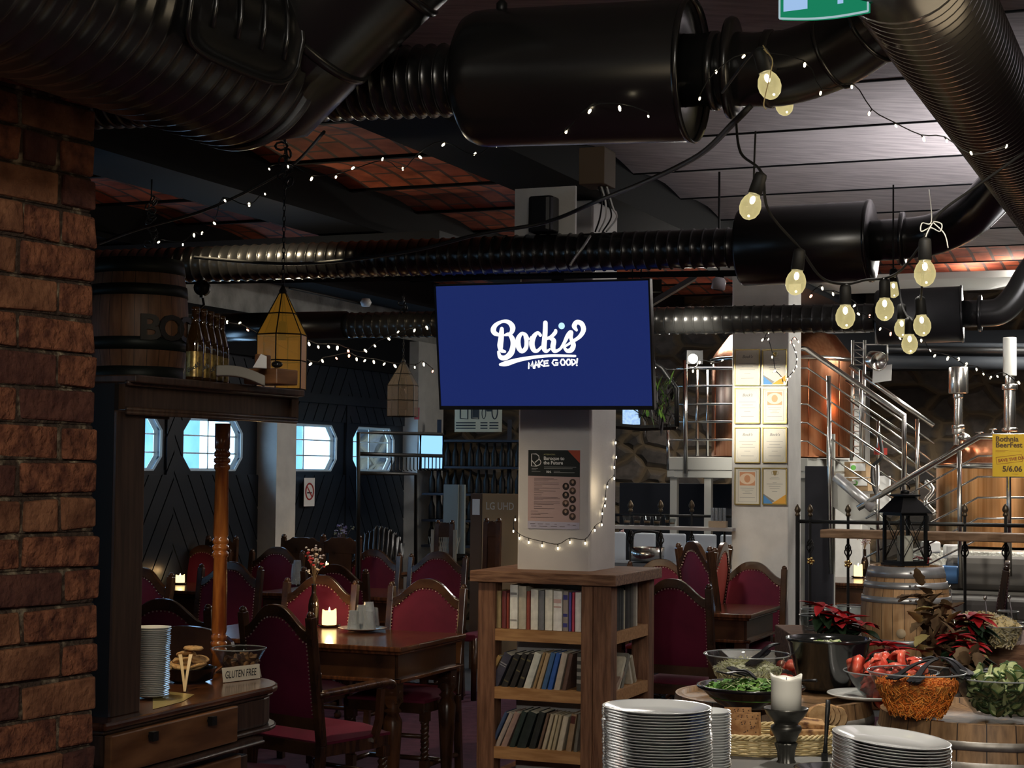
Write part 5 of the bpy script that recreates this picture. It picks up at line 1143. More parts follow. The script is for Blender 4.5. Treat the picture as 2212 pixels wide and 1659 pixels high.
W2 = [(1082, 1092, 1418, (.42, .26, .09), 'thin orange book leaning at the left of the middle shelf', None), (1096, 1116, 1411, (.05, .05, .075), 'thick dark blue leaning book with silver band', ((.3, .3, .33), ((.72, .03), (.66, .02)))), (1118, 1132, 1413, (.02, .02, .02), 'first black leaning volume of the old set', ((.12, .1, .05), ((.85, .03), (.2, .03)))),
      (1134, 1146, 1413, (.022, .02, .018), 'second black leaning volume of the old set', ((.14, .12, .06), ((.85, .03), (.5, .03)))), (1148, 1159, 1413, (.02, .02, .016), 'third black leaning volume of the old set', ((.14, .12, .06), ((.8, .05), (.3, .05)))), (1160, 1176, 1411, (.55, .56, .50), 'pale blue and cream leaning book', None), (1177, 1183, 1412, (.30, .20, .10), 'thin brown book beside the pale one', None),
      (1184, 1193, 1413, (.40, .29, .17), 'light brown leaning book', None), (1194, 1204, 1412, (.05, .12, .26), 'steel blue leaning book', None), (1205, 1215, 1413, (.03, .10, .36), 'bright blue leaning book', None), (1217, 1230, 1412, (.42, .36, .29), 'beige leaning book right of the blue ones', None), (1232, 1241, 1414, (.11, .06, .045), 'dark brown book with a slight lean', None)]
for it in W2:
    pass
def row2(items, z, by, leanpx, grp):
    for i, it in enumerate(items):
        x0, x1, ty, col, lb, bd = it[:6]; hpx = by(x0) - ty; ln = math.degrees(atan2(leanpx(x0), hpx))
        xa, xb = pxx(x0 - leanpx(x0), z), pxx(x1 - leanpx(x0), z); h = sqrt(hpx ** 2 + leanpx(x0) ** 2) / 3700 * 8.15; wd = max(.008, (xb - xa) * .93)
        book(xa, wd * cos(radians(ln)), h * .98, z + .001, col, ln, lb, grp, band=bd)
row2(W2, SH[1], lambda x: 1489 + .06 * (x - 1068), lambda x: 40 - (x - 1082) * .15, 'leaning books on the middle shelf')
book(pxx(1246, 0), .026, .185, SH[1] + .001, (.05, .05, .045), 1, 'black and silver ornamented old book at the right end of the middle shelf', 'leaning books on the middle shelf', band=((.30, .29, .26), ((.85, .1), (.65, .1), (.45, .1), (.25, .1))))
W3 = [(1098, 1106, 1537, (.05, .08, .16), 'dark blue leaning book at the left of the lowest shelf', None), (1108, 1118, 1538, (.36, .30, .26), 'light brown book, first of the lowest shelf pair', None), (1119, 1132, 1536, (.30, .20, .17), 'reddish brown leaning book on the lowest shelf', None), (1134, 1146, 1534, (.02, .035, .03), 'dark green leaning book', None), (1148, 1168, 1534, (.012, .02, .018), 'very thick black green book on the lowest shelf', None),
      (1170, 1184, 1535, (.015, .018, .016), 'thick black book beside the very thick one', None), (1186, 1192, 1540, (.16, .10, .07), 'thin mauve brown book', None), (1194, 1202, 1541, (.42, .36, .26), 'cream book with worn top, lowest shelf', None), (1204, 1211, 1542, (.45, .38, .25), 'second cream worn book', None), (1212, 1219, 1543, (.36, .30, .20), 'third cream worn book', None), (1221, 1233, 1545, (.48, .42, .32), 'wide cream book leaning near the right, lowest shelf', None),
      (1238, 1250, 1540, (.26, .17, .10), 'light brown and dark topped book', ((.08, .02, .015), ((.85, .2),))), (1252, 1260, 1541, (.13, .12, .10), 'dark patterned book at the right end of the lowest shelf', None)]
row2(W3, SH[2], lambda x: 1614 + .065 * (x - 1063), lambda x: 38 - (x - 1098) * .17, 'leaning books on the lowest shelf')
# books on the right hand side of the bookcase
grp = 'books on the bookcase side facing the cask'
y = -.25
for i, (wd, h, col, lb) in enumerate([(.025, .22, (.03, .02, .06), 'dark violet book at the near end of the side shelf'), (.03, .215, (.03, .035, .035), 'dark green grey book on the side shelf'), (.028, .21, (.04, .045, .045), 'charcoal book on the side shelf'), (.03, .205, (.035, .04, .04), 'second charcoal book on the side shelf'), (.012, .195, (.42, .40, .30), 'thin cream book between black ones on the side shelf'), (.06, .23, (.008, .008, .008), 'thick black binder on the side shelf'),
                                        (.02, .215, (.06, .06, .05), 'dark book with pale band on the side shelf'), (.022, .225, (.12, .11, .10), 'grey brown book on the side shelf'), (.03, .235, (.25, .23, .18), 'tall beige book near the far end of the side shelf'), (.014, .24, (.5, .48, .40), 'tallest thin cream book at the far end of the side shelf')]):
    book(y, wd * 1.3, h, SH[0] + .001, col, 0, lb, grp, front=False, dep=.12); y += wd * 1.3 + .003
y = -.24
for i, (wd, h, col, ln, lb) in enumerate([(.03, .17, (.30, .20, .14), 60, 'brown book lying tilted on the middle side shelf'), (.03, .19, (.50, .46, .34), 38, 'cream book leaning on the middle side shelf'), (.035, .20, (.16, .15, .12), 36, 'brown grey book leaning on the middle side shelf'), (.02, .13, (.55, .52, .42), -28, 'thin white leaning book on the middle side shelf'), (.03, .15, (.42, .38, .28), -28, 'beige leaning book on the middle side shelf')]):
    book(-.24 + .055 * i + (.12 if ln < 0 else 0), wd, h, SH[1] + .001, col, ln, lb, grp, front=False, dep=.12)
# ================================================================ sideboard (open hutch) at the left
s0, t0 = st(P(275, 808, 4.8)); tE = st(P(640, 838, 5.7))[1]; ZC = .945; ZH = 1.90
H0 = R(s0, t0); t = thing('sideboard', 'dark wooden open sideboard with turned post, drawer and rounded counter', 'sideboard', (H0.x, H0.y, 0), ROOM)
# local frame: x = across (towards the viewer's right), y = down the room
LH = tE - t0; DP = .52
mb = MB()
mb.prism([(.03, 0), (.03, LH), (-DP, LH + .26), (-DP, 0)], ZH - .022, ZH); obj('top_board', mb, 'wood_hutch', t, bevel=.004)
mb = MB(); mb.box((-.03, LH / 2, ZH - .058), (.028, LH - .03, .078)); mb.box((-DP + .02, LH / 2, ZH - .058), (.028, LH - .03, .078)); mb.box((-DP / 2, 0, 0), (DP, .028, .078), 0, Matrix.Translation((0, LH - .01, ZH - .058)) @ Matrix.Rotation(-.46, 4, 'Z')); obj('frieze', mb, 'wood_hutch', t)
mb = MB()
for z, r in ((ZH - .022, .008), (ZH - .096, .0065), (ZH - .106, .006)): mb.tube([(0.0, .0, z), (0.0, LH, z)], r, 8)
obj('moulding', mb, 'wood_hutch', t)
mb = MB(); mb.box((-.035, .055, (ZH - .10 + ZC) / 2), (.03, .14, ZH - .10 - ZC)); obj('front_stile', mb, 'wood_hutch', t, bevel=.003)
mb = MB(); mb.box((-DP / 2 - .03, -.006, ZH / 2 - .01), (DP, .02, ZH - .03)); obj('side_panel', mb, mat('wood_black', (.012, .009, .007), .5), t)
post = PS(478, 1100, s0 + .40); pt_ = st(post)[1] - t0
mb = MB(); hz = ZH - .105 - ZC; r = .027
def ringset(z): return [(r * .86, z - .045), (r * 1.05, z - .038), (r * 1.05, z - .026), (r * .82, z - .022), (r * 1.08, z - .016), (r * 1.08, z - .004), (r * .82, z), (r * 1.05, z + .006), (r * 1.05, z + .018), (r * .86, z + .024), (r * 1.0, z + .034)]
pr = [(r, 0)]
for z in (.09, hz * .50, hz - .12): pr += ringset(z)
pr.append((r * 1.02, hz)); mb.lathe(pr, 24, c=(-.40, pt_, ZC)); obj('turned_post', mb, 'wood_post', t)
mb = MB(); mb.lathe([(.0001, 0), (.022, .0), (.024, .006), (.024, .012), (.0001, .012)], 20, c=(-.22, .37, ZH - .036)); obj('puck_lamp', mb, 'lamp_face', t)
# counter with rounded free end: outline in local xy
EX = st(G(624, 1466, ZC)); ex = -(EX[0] - s0); ey = EX[1] - t0
fr_ = .035
out = [(-.62, -.12), (fr_, -.12), (fr_, ey - .30), (fr_ + .005, ey - .20)]
for k in range(9):
    a = .12 + (pi / 2 - .12) * k / 8; out.append((fr_ - .30 + .305 * cos(a), ey - .22 + .245 * sin(a)))
out += [(-.62, ey + .02)]
def inset(poly, d): c_ = (-.29, ey / 2 - .05); return [(c_[0] + (x - c_[0]) * (1 - d / .33), c_[1] + (y - c_[1]) * (1 - d / .5)) for x, y in poly]
mb = MB(); mb.prism(out, ZC - .022, ZC); obj('countertop', mb, 'wood_table', t, bevel=.008)
mb = MB(); mb.prism(inset(out, .012), ZC - .034, ZC - .022); mb.prism(inset(out, .004), ZC - .140, ZC - .126); obj('counter_moulding', mb, 'wood_hutch', t, bevel=.005)
mb = MB(); mb.prism(inset(out, .022), ZC - .126, ZC - .030); obj('apron', mb, 'wood_hutch', t, bevel=.01)
yb1 = st(PS(530, 1600, s0 - .0))[1] - t0
mb = MB(); mb.box((-.30, (yb1 - .12) / 2, (ZC - .2) / 2), (.62, yb1 + .12, ZC - .2)); mb.box((-.28, (yb1 - .12) / 2, ZC - .272 ), (.64, yb1 + .14, .0)) if False else None; obj('cabinet_body', mb, 'wood_hutch', t, bevel=.004)
dz1, dz0 = ZC - .032, ZC - .140
mb = MB(); mb.box((.038, (yb1 - .2) / 2 - .02, (dz0 + dz1) / 2), (.025, yb1 - .02, dz1 - dz0)); dr = obj('drawer', mb, 'wood_drawer', t, bevel=.004)
for (px, py) in ((330, 1590), (457, 1557)):
    q = PS(px, py, s0 - .062); lp = (q.dot(U) + s0, q.dot(Vv) - t0, q.z); mb = MB(); M = Matrix.Translation((lp[0] - .012, lp[1], lp[2])) @ Matrix.Rotation(pi / 2, 4, 'Y')
    mb.lathe([(.007, -.012), (.006, .004), (.008, .008)], 10, 0, M); mb.box((0, 0, .015), (.026, .026, .016), 0, M); k_o = obj('knob', mb, 'iron_black', dr)
mb = MB(); mb.box((.035, (yb1 - .12) / 2, ZC - .152), (.045, yb1 + .14, .014)); mb.tube([(.058, -.13, ZC - .160), (.058, yb1 + .01, ZC - .160)], .006, 8); obj('waist_moulding', mb, 'wood_hutch', t)
for i in range(2):
    mb = MB(); y0 = -.09 + i * (yb1 + .05) / 2; mb.box((.02, y0 + (yb1 + .02) / 4, ZC - .40), (.02, (yb1 + .02) / 2 - .03, .42)); obj('door', mb, 'wood_drawer', t, bevel=.006)
# cask with raised letters on the sideboard top
def cask(name, label, p, rz, prof_r, h, hoops, woods, hoopm, rb, lying=False):
    t = thing(name, label, 'barrel', p, rz); n = 24
    mb = MB(); vs = []; fs = []; m_ = 12; N = n * 2
    for j in range(m_ + 1):
        f_ = j / m_; r = prof_r + (rb - prof_r) * sin(pi * f_)
        for k in range(N): a = 2 * pi * (k - (k % 2) * .12) / N if False else 2 * pi * k / N; rr = r * (1 if k % 2 else .996); vs.append((rr * cos(a), rr * sin(a), h * f_))
    for j in range(m_):
        for k in range(N): l = (k + 1) % N; fs.append((j * N + k, j * N + l, (j + 1) * N + l, (j + 1) * N + k))
    mb.add(vs, fs, 0, True); r2 = prof_r * .93; mb.lathe([(prof_r, h), (r2, h), (r2, h - .015), (.0001, h - .015)], 40, caps=False); mb.lathe([(prof_r, 0), (.0001, .0)], 40, caps=False); obj('staves', mb, woods, t)
    for (f0, f1) in hoops:
        mb = MB(); rr = lambda f_: prof_r + (rb - prof_r) * sin(pi * f_) + .0028
        mb.lathe([(rr(f0) - .003, h * f0), (rr(f0), h * f0), (rr((f0 + f1) / 2), h * (f0 + f1) / 2), (rr(f1), h * f1), (rr(f1) - .003, h * f1)], 48, caps=False); obj('hoop', mb, hoopm, t)
    return t
def stave_mat(name, c1, c2, n=24):
    m = mat(name, c1, .5, c2=c2, scale=7, st=(10, 10, 1.2)); nt = m.node_tree; b = nt.nodes['Principled BSDF']; L = nt.links.new
    src = b.inputs['Base Color'].links[0].from_socket; tc = nt.nodes.new('ShaderNodeTexCoord'); sp = nt.nodes.new('ShaderNodeSeparateXYZ'); L(tc.outputs['Object'], sp.inputs[0])
    at = nt.nodes.new('ShaderNodeMath'); at.operation = 'ARCTAN2'; L(sp.outputs[1], at.inputs[0]); L(sp.outputs[0], at.inputs[1])
    mu = nt.nodes.new('ShaderNodeMath'); mu.operation = 'MULTIPLY'; mu.inputs[1].default_value = n / (2 * pi); L(at.outputs[0], mu.inputs[0])
    fr = nt.nodes.new('ShaderNodeMath'); fr.operation = 'FRACT'; L(mu.outputs[0], fr.inputs[0]); lt = nt.nodes.new('ShaderNodeMath'); lt.operation = 'LESS_THAN'; lt.inputs[1].default_value = .045; L(fr.outputs[0], lt.inputs[0])
    fl = nt.nodes.new('ShaderNodeMath'); fl.operation = 'FLOOR'; L(mu.outputs[0], fl.inputs[0]); wn = nt.nodes.new('ShaderNodeTexWhiteNoise'); wn.noise_dimensions = '1D'; L(fl.outputs[0], wn.inputs['W'])
    mr = nt.nodes.new('ShaderNodeMapRange'); mr.inputs[3].default_value = .75; mr.inputs[4].default_value = 1.15; L(wn.outputs['Value'], mr.inputs[0])
    m1 = nt.nodes.new('ShaderNodeVectorMath'); m1.operation = 'SCALE'; L(src, m1.inputs[0]); L(mr.outputs[0], m1.inputs['Scale'])
    mx = nt.nodes.new('ShaderNodeMixRGB'); mx.inputs[2].default_value = (.03, .015, .008, 1); L(lt.outputs[0], mx.inputs[0]); L(m1.outputs[0], mx.inputs[1]); L(mx.outputs[0], b.inputs['Base Color'])
stave_mat('staves_brown', (.16, .07, .03), (.26, .12, .055)); stave_mat('staves_light', (.46, .25, .11), (.62, .38, .19)); stave_mat('staves_old', (.17, .095, .045), (.33, .19, .09))
q = P(296, 800, 5.5); hc_ = 270 / 3700 * 5.5
t = cask('letter_cask', 'brown wooden cask with raised letters standing on the sideboard top', Vector((q.x, q.y, ZH + .001)), ROOM, .138, hc_, ((.0, .13), (.22, .31), (.55, .66), (.80, 1.0)) if False else ((.0, .14), (.27, .37), (.70, .79), (.88, 1.0)), 'staves_brown', mat('hoop_black', (.022, .026, .022), .5, .5), .160)
cz = q.z
for ch, px in (('B', 343), ('O', 382), ('C', 405), ('K', 425)):
    dx = (px - 296) / 3700 * 5.5 / .162; a = -pi / 2 - ROOM + math.asin(max(-.97, min(.97, dx))) if ch != 'K' else -pi / 2 - ROOM + 1.75
    zz = P(px, 705, 5.4).z - .044 - t.location.z; r_ = .1625
    M = Matrix.Translation((r_ * cos(a), r_ * sin(a), zz)) @ frame((0, 0, 0), (-sin(a), cos(a), 0), (0, 0, 1))
    mb = text_mb(ch, .112, M, .004, 'CENTER', bold=.003, sx=1.15); obj('raised_letter', mb, mat('letter_iron', (.035, .03, .025), .45, .3), t)
# bottles on the sideboard top
bot = None
for i, (px, d, lb) in enumerate([(420, 5.15, 'brown beer bottle standing left of the row, nearest the cask'), (436, 5.22, 'second brown beer bottle from the cask'), (451, 5.3, 'third brown beer bottle from the cask'), (464, 5.38, 'fourth brown beer bottle from the cask'), (476, 5.46, 'beer bottle at the far end of the row, away from the cask')]):
    p = P(px, 815, d); p.z = ZH + .001
    if bot is None:
        bot = thing('beer_bottle', lb, 'bottle', p, 0, 'brown beer bottles on the sideboard top')
        mb = MB(); r = .0265; mb.lathe([(.0001, .002), (r * .9, .001), (r, .006), (r, .112), (r * .93, .130), (r * .55, .165), (r * .46, .175), (r * .42, .208), (r * .50, .210), (r * .50, .222), (r * .38, .224)], 20, caps=False); obj('glass_body', mb, 'brown_glass', bot)
        mb = MB(); n = 14; vs = []
        for k in range(n + 1):
            a = -pi * .85 + pi * .75 * k / n
            vs += [((r + .0006) * cos(a), (r + .0006) * sin(a), .012), ((r + .0006) * cos(a), (r + .0006) * sin(a), .088)]
        mb.add(vs, [(2 * k, 2 * k + 2, 2 * k + 3, 2 * k + 1) for k in range(n)], 0, True); obj('label', mb, mat('gold_label', (.50, .36, .12), .3, .7, c2=(.16, .10, .04), scale=60), bot)
        mb = MB(); text_mb('Bock\'s', .017, Matrix.Translation((.004, -r - .0016, .035)) @ Matrix.Rotation(pi / 2, 4, 'X') @ Matrix.Rotation(.5, 4, 'Z'), mb=mb, shear=.3, bold=.0006, align_x='CENTER'); obj('label_lettering', mb, 'iron_black', bot)
    else: dup(bot, p, 0.15 * i, lb)
mb = MB(); q = P(520, 800, 5.2); M = frame(Vector((q.x, q.y, ZH + .035)), (1, .25, -.20), (0, .1, 1)); mb.T = M
pts = [(-.075 + .15 * k / 10, .012 * sin(pi * k / 10)) for k in range(11)]; mb.prism(pts + [(x, y - .032) for x, y in pts[::-1]], -.012, .012); single('wood_offcut', mb, mat('driftwood', (.30, .28, .24), .6), 'curved pale wooden piece lying beside the beer bottles', 'wood piece', bevel=.003)
mb = MB(); q = P(585, 825, 5.35); M = frame(Vector((q.x, q.y, ZH + .001)), U, Vv); mb.box((-.0, 0, .024), (.12, .13, .048), 0, M); mb.box((-.03, 0, .07), (.02, .07, .05), 0, M); single('wooden_box', mb, 'wood_drawer', 'small brown wooden box at the end of the sideboard top', 'box', bevel=.004)
mb = MB(); q = P(562, 790, 5.2); mb.T = frame(Vector((q.x, q.y, ZH + .055)), (1, .3, 0), (0, .3, 1)); mb.prism([(-.022, -.01), (.02, -.012), (.018, .026), (.0, .034)], -.003, .003); single('card_piece', mb, 'paper_white', 'small pale card leaning on the box on the sideboard', 'card')
mb = MB(); q = P(598, 815, 5.3); mb.ball((q.x, q.y, ZH + .062), .018, 8, 6, sc=(1, .6, .6)); single('dark_stone', mb, 'ceramic_black', 'dark rounded object on the wooden box end', 'ornament')
# things on the counter: plates, cookies, glass bowl, sign, tongs
q = PS(347, 1500, s0 + .16); zc = ZC + .001; pc = G(326, 1507, ZC); random.seed(9)
t_small = None
for i in range(37):
    p = Vector((pc.x + random.uniform(-.002, .002), pc.y + random.uniform(-.002, .002), zc + .0056 * i))
    if t_small is None:
        mb = MB(); mb.lathe([(.0001, 0), (.020, .0), (.027, .003), (.040, .009), (.041, .0105), (.039, .0105), (.026, .005), (.0001, .003)], 28, caps=False); t_small = obj('side_plate', mb, 'ceramic_white', label='white side plate in the stack on the sideboard counter', cat='plate', group='white side plates stacked on the sideboard'); t_small.location = p; t_small.scale = (1.38, 1.38, 1)
    else: c_ = t_small.copy(); COL.objects.link(c_); c_.location = p
q = G(402, 1478, ZC); t = thing('serving_dish', 'black dish heaped with cookies on the sideboard', 'dish', Vector((q.x, q.y + .06, ZC + .001)))
mb = MB(); mb.lathe([(.0001, .002), (.05, .0), (.075, .01), (.085, .045), (.088, .047), (.082, .046), (.072, .012), (.0001, .008)], 32, caps=False); obj('dish_body', mb, 'ceramic_black', t)
random.seed(12); ck = None; names = ['cookie lying flat on the very top of the heap', 'round cookie leaning at the front of the heap']
for i in range(12):
    a = random.uniform(0, 6.28); rr = random.uniform(.015, .055); lv = i // 5
    p = Vector((q.x + rr * cos(a) * (1 - .25 * lv), q.y + .06 + rr * sin(a) * (1 - .25 * lv), ZC + .045 + .017 * lv + random.uniform(0, .006)))
    rot = (random.uniform(-.4, .4), random.uniform(-.4, .4), random.uniform(0, 6))
    if i == 11: p = Vector((q.x + .012, q.y + .05, ZC + .105)); rot = (.05, .04, 0)
    lb = names[0] if i == 11 else 'pale oat cookie in the heap on the black dish'
    if ck is None:
        mb = MB(); n = 18; 
        mb.lathe([(.0001, 0), (.028, .0), (.033, .004), (.030, .009), (.015, .0115), (.0001, .012)], n, caps=False); mb.v = [v + Vector((random.uniform(-.0012, .0012), random.uniform(-.0012, .0012), random.uniform(-.0008, .0008))) for v in mb.v]
        ck = obj('cookie', mb, mat('cookie', (.50, .27, .10), .8, c2=(.68, .44, .20), scale=60, bump=.5), label=lb, cat='cookie', group='cookies heaped on the black dish'); ck.location = p; ck.rotation_euler = rot
    else:
        c_ = ck.copy(); COL.objects.link(c_); c_.location = p; c_.rotation_euler = rot; c_['label'] = lb
def glass_bowl(px, py_rim, d, w_px, h_m, base_f, label, z_base, name='glass_bowl', m='clear_glass', thick=.004, n=40, ex_=.85):
    r = w_px / F * d / 2; q = P(px, py_rim, d); t = thing(name, label, 'bowl', Vector((q.x, q.y, z_base + .001))); h_m = q.z - z_base
    rb = r * base_f; pr = [(.0001, .004), (rb, .0), (rb * 1.05, .006)]
    for k in range(1, 8): f_ = k / 7; pr.append((rb * 1.05 + (r - rb * 1.05) * f_ ** (ex_), .006 + (h_m - .006) * f_))
    pr += [(r + .003, h_m + .002), (r + .001, h_m + .004), (r - thick, h_m)]
    for k in range(6, 0, -1): f_ = k / 7; pr.append((rb * 1.05 + (r - rb * 1.05) * f_ ** (ex_) - thick, .006 + (h_m - .006) * f_))
    pr.append((.0001, .009)); mb = MB(); mb.lathe(pr, n, caps=False); obj('bowl_body', mb, m, t)
    mb = MB(); mb.tube([((r + .001) * cos(2 * pi * k / 48), (r + .001) * sin(2 * pi * k / 48), h_m + .002) for k in range(48)], .0022, 6, closed=True); obj('rim', mb, 'rim_glass', t); return t, r, rb, h_m, Vector((q.x, q.y, z_base + .001))
t, r, rb, hm, c_ = glass_bowl(517, 1402, 5.84, 114, .09, .45, 'clear glass bowl of chocolate pieces on the sideboard', ZC)
random.seed(5)
choc = None
for i in range(22):
    a = random.uniform(0, 6.28); rr = random.uniform(0, r * .62); p = c_ + Vector((rr * cos(a), rr * sin(a), .012 + random.uniform(0, .045)))
    if choc is None:
        mb = MB(); mb.box((0, 0, 0), (.034, .026, .018)); mb.v = [v + Vector((random.uniform(-.005, .005), random.uniform(-.005, .005), random.uniform(-.003, .003))) for v in mb.v]
        choc = obj('brownie_piece', mb, mat('chocolate', (.045, .018, .01), .45, c2=(.36, .19, .09), scale=35, lo=.45, hi=.62), label='brownie piece in the glass bowl', cat='brownie', group='brownie pieces in the glass bowl', bevel=.003); o = choc
    else: o = choc.copy(); COL.objects.link(o)
    o.location = p; o.rotation_euler = (random.uniform(-1, 1), random.uniform(-1, 1), a)
t = thing('tent_card', 'small folded gluten free card in front of the brownie bowl', 'sign', G(482, 1476, ZC)); a = G(482, 1476, ZC); b = G(562, 1466, ZC)
xd = (b - a).normalized(); W_ = (b - a).length; yd = (Vector((0, .28, .96))).normalized(); M = frame(a + Zv * .002, xd, yd)
mb = MB(); hh = .048; mb.poly([(0, 0, 0), (W_, 0, 0), (W_ - .008, hh, 0), (-.010, hh, 0)], 0, M); mb.box((W_ / 2, hh / 2, -.001), (W_ - .01, hh - .002, .0014), 0, M); obj('front_face', mb, 'paper', t, world=True)
mb = MB(); mb.poly([M @ Vector((-.01, hh, -.001)), M @ Vector((W_ - .008, hh, -.001)), b + Vector((0, .035, .002)), a + Vector((0, .035, .002))]); obj('back_face', mb, 'paper', t, world=True)
mb = text_mb('GLUTEN FREE', .034, M @ Matrix.Translation((W_ * .03, .012, .0022)), align_x='LEFT', bold=.0003, sx=.45 * W_ / .112); obj('lettering', mb, flat('ink_black', (.02, .02, .02)), t, world=True)
def tongs(label, tip1, tip2, hinge, wd, m, name='serving_tongs', arch=.02, thick=.0025):
    t = thing(name, label, 'tongs', hinge)
    for tip in (tip1, tip2):
        tip = Vector(tip); h_ = Vector(hinge); d_ = tip - h_; L_ = d_.length; x = d_.normalized(); up = Zv - x * x.dot(Zv); up = up.normalized() if up.length > .2 else Vector((0, -1, 0)); y = up.cross(x)
        mb = MB(); n = 10; pr = []
        for k in range(n + 1): f_ = k / n; pr.append((L_ * f_, arch * sin(pi * f_)))
        vs = []
        for (lx, lz) in pr:
            wv = wd * (.6 + .4 * (lx / L_) ** 2); pc_ = h_ + x * lx + up * lz
            for (sy, sz) in ((-1, -1), (1, -1), (1, 1), (-1, 1)): vs.append(pc_ + y * (sy * wv / 2) + up * (sz * thick / 2))
        fs = [(4 * i + k, 4 * i + (k + 1) % 4, 4 * i + 4 + (k + 1) % 4, 4 * i + 4 + k) for i in range(n) for k in range(4)] + [(0, 1, 2, 3), (4 * n + 3, 4 * n + 2, 4 * n + 1, 4 * n)]
        mb.add(vs, fs); obj('arm', mb, m, t, world=True)
    return t
tongs('wooden tongs resting on the cookies at the sideboard', P(389, 1414, 5.42), P(412, 1414, 5.42), P(399, 1494, 5.34), .012, mat('bamboo', (.70, .52, .28), .5), arch=.004, thick=.003)
tongs('small steel tongs leaning on the brownie bowl', P(480, 1440, 5.85), P(478, 1446, 5.85), G(455, 1466, ZC) + Zv * .005, .012, 'steel', arch=.004)
mb = MB(); z_ = ZC + .0012
mb.poly([G(x, y, z_) for x, y in ((346, 1492), (378, 1495), (420, 1500), (395, 1515), (362, 1524), (330, 1532), (330, 1500))]); mb.poly([G(x, y, z_ - .0008) for x, y in ((330, 1500), (330, 1532), (362, 1524), (395, 1515), (420, 1500), (378, 1495), (346, 1492))]); single('gold_paper', mb, mat('gold_foil', (.75, .62, .25), .3, .7, bump=.5, scale=20), 'crumpled gold paper under the wooden tongs on the counter', 'paper')
# ================================================================ buffet in the right foreground
ZT_ = .90
mb = MB(); q = Vector((0.56, 4.2, 0)); t = thing('buffet_table', 'dark buffet table in the foreground carrying plates and bread', 'table', q)
mb.prism([(x - .56, y - 4.2) for x, y in ((.2, 3.56), (.98, 3.56), (.98, 4.84), (.44, 4.84), (.25, 4.2))], ZT_ - .04, ZT_); obj('tabletop', mb, mat('table_grey', (.10, .10, .10), .55, c2=(.15, .145, .14), scale=5), t, bevel=.004)
for sx, sy in ((-.30, -.58), (.36, -.58), (.36, .58), (-.06, .58)):
    mb = MB(); mb.box((sx, sy, ZT_ / 2 - .02), (.06, .06, ZT_ - .04)); obj('leg', mb, 'wood_dark', t)
mb = MB(); mb.prism([((x - .6) * .9 + .04, (y - 4.2) * .94) for x, y in ((.2, 3.56), (.98, 3.56), (.98, 4.84), (.44, 4.84), (.25, 4.2))], ZT_ - .12, ZT_ - .04); obj('apron', mb, 'wood_dark', t)
# plate stacks (rims visible as ridges)
pp = None
def plate_stack(px, py, d, w_px, n, tiltx, tilty, lbl, top_lbl, grp, pitch=.0066, seed=1, lean=(0, 0)):
    global pp
    random.seed(seed); c_ = P(px, py, d); r = w_px / F * d / 2
    for i in range(n):
        z = c_.z - .006 - pitch * i; 
        if z < ZT_ + .001: break
        f_ = i / n
        loc = (c_.x + random.uniform(-.0016, .0016) + lean[0] * f_, c_.y + random.uniform(-.0016, .0016) + lean[1] * f_, z - .014)
        if pp is None:
            mb = MB(); R_ = .1; mb.lathe([(.0001, 0), (.052, .0), (.056, .001), (.064, .004), (.090, .0140), (.0985, .0180), (.1002, .0193), (.0990, .0200), (.094, .0186), (.066, .0085), (.060, .006), (.0001, .0055)], 56, caps=False)
            pp = obj('dinner_plate', mb, 'plate_rim', label='x', cat='plate'); o = pp
        else: o = pp.copy(); COL.objects.link(o)
        o.location = loc; s_ = r / .1; o.scale = (s_, s_, .95); o.rotation_euler = (tiltx * (1 - f_ * .8) + random.uniform(-.004, .004), tilty * (1 - f_ * .8) + random.uniform(-.004, .004), 0)
        o['label'] = top_lbl if i == 0 else lbl; o['group'] = grp
plate_stack(1418, 1524, 4.07, 236, 30, .0, .01, 'white dinner plate in the tall left stack', 'top white dinner plate of the tall left stack', 'dinner plates in the left stack', seed=2, lean=(.004, 0))
plate_stack(1529, 1533, 4.34, 100, 30, .0, .0, 'white plate in the half hidden stack behind the left one', 'top white plate of the half hidden stack', 'plates in the half hidden stack', seed=3)
plate_stack(1925, 1590, 3.78, 252, 24, .03, .09, 'white dinner plate in the right stack', 'top white dinner plate of the right stack, tilted', 'dinner plates in the right stack', seed=4, lean=(-.004, 0))
# slate board and bread basket
mb = MB(); b_ = [G(1612, 1668, ZT_ + .004), G(1690, 1634, ZT_ + .004), G(1800, 1640, ZT_ + .004), G(1880, 1700, ZT_ + .004), G(1640, 1720, ZT_ + .004)]
mb.prism([(p.x, p.y) for p in b_], ZT_ + .001, ZT_ + .008); single('slate_board', mb, mat('slate', (.14, .14, .135), .6, c2=(.2, .2, .19), scale=6), 'grey slate board in front of the bread basket', 'board', bevel=.001)
mb = MB(); q = G(1790, 1672, ZT_ + .01); mb.lathe([(.0001, 0), (.06, 0), (.085, .016), (.082, .016), (.058, .004), (.0001, .004)], 32, caps=False, c=(q.x, q.y, ZT_ + .009)); single('black_dish', mb, 'ceramic_black', 'black dish edge on the slate board, cut off by the frame', 'dish')
bc = P(1655, 1614, 4.62); bc.z = ZT_ + .001
t = thing('bread_basket', 'oval woven wicker basket holding crispbread and bread', 'basket', bc, .0); RX, RY, BH = .215, .125, .052
random.seed(1); mb = MB(); nst = 44
for j in range(8):
    z = .006 + j * .0058; pts = []
    for k in range(nst * 2):
        a = 2 * pi * k / (nst * 2); f_ = .86 + .14 * z / BH; w_ = .0028 * (1 if (k + j * 2) % 4 < 2 else -1); pts.append(((RX * f_ + w_) * cos(a), (RY * f_ + w_) * sin(a), z))
    mb.tube(pts, .0030, 5, closed=True)
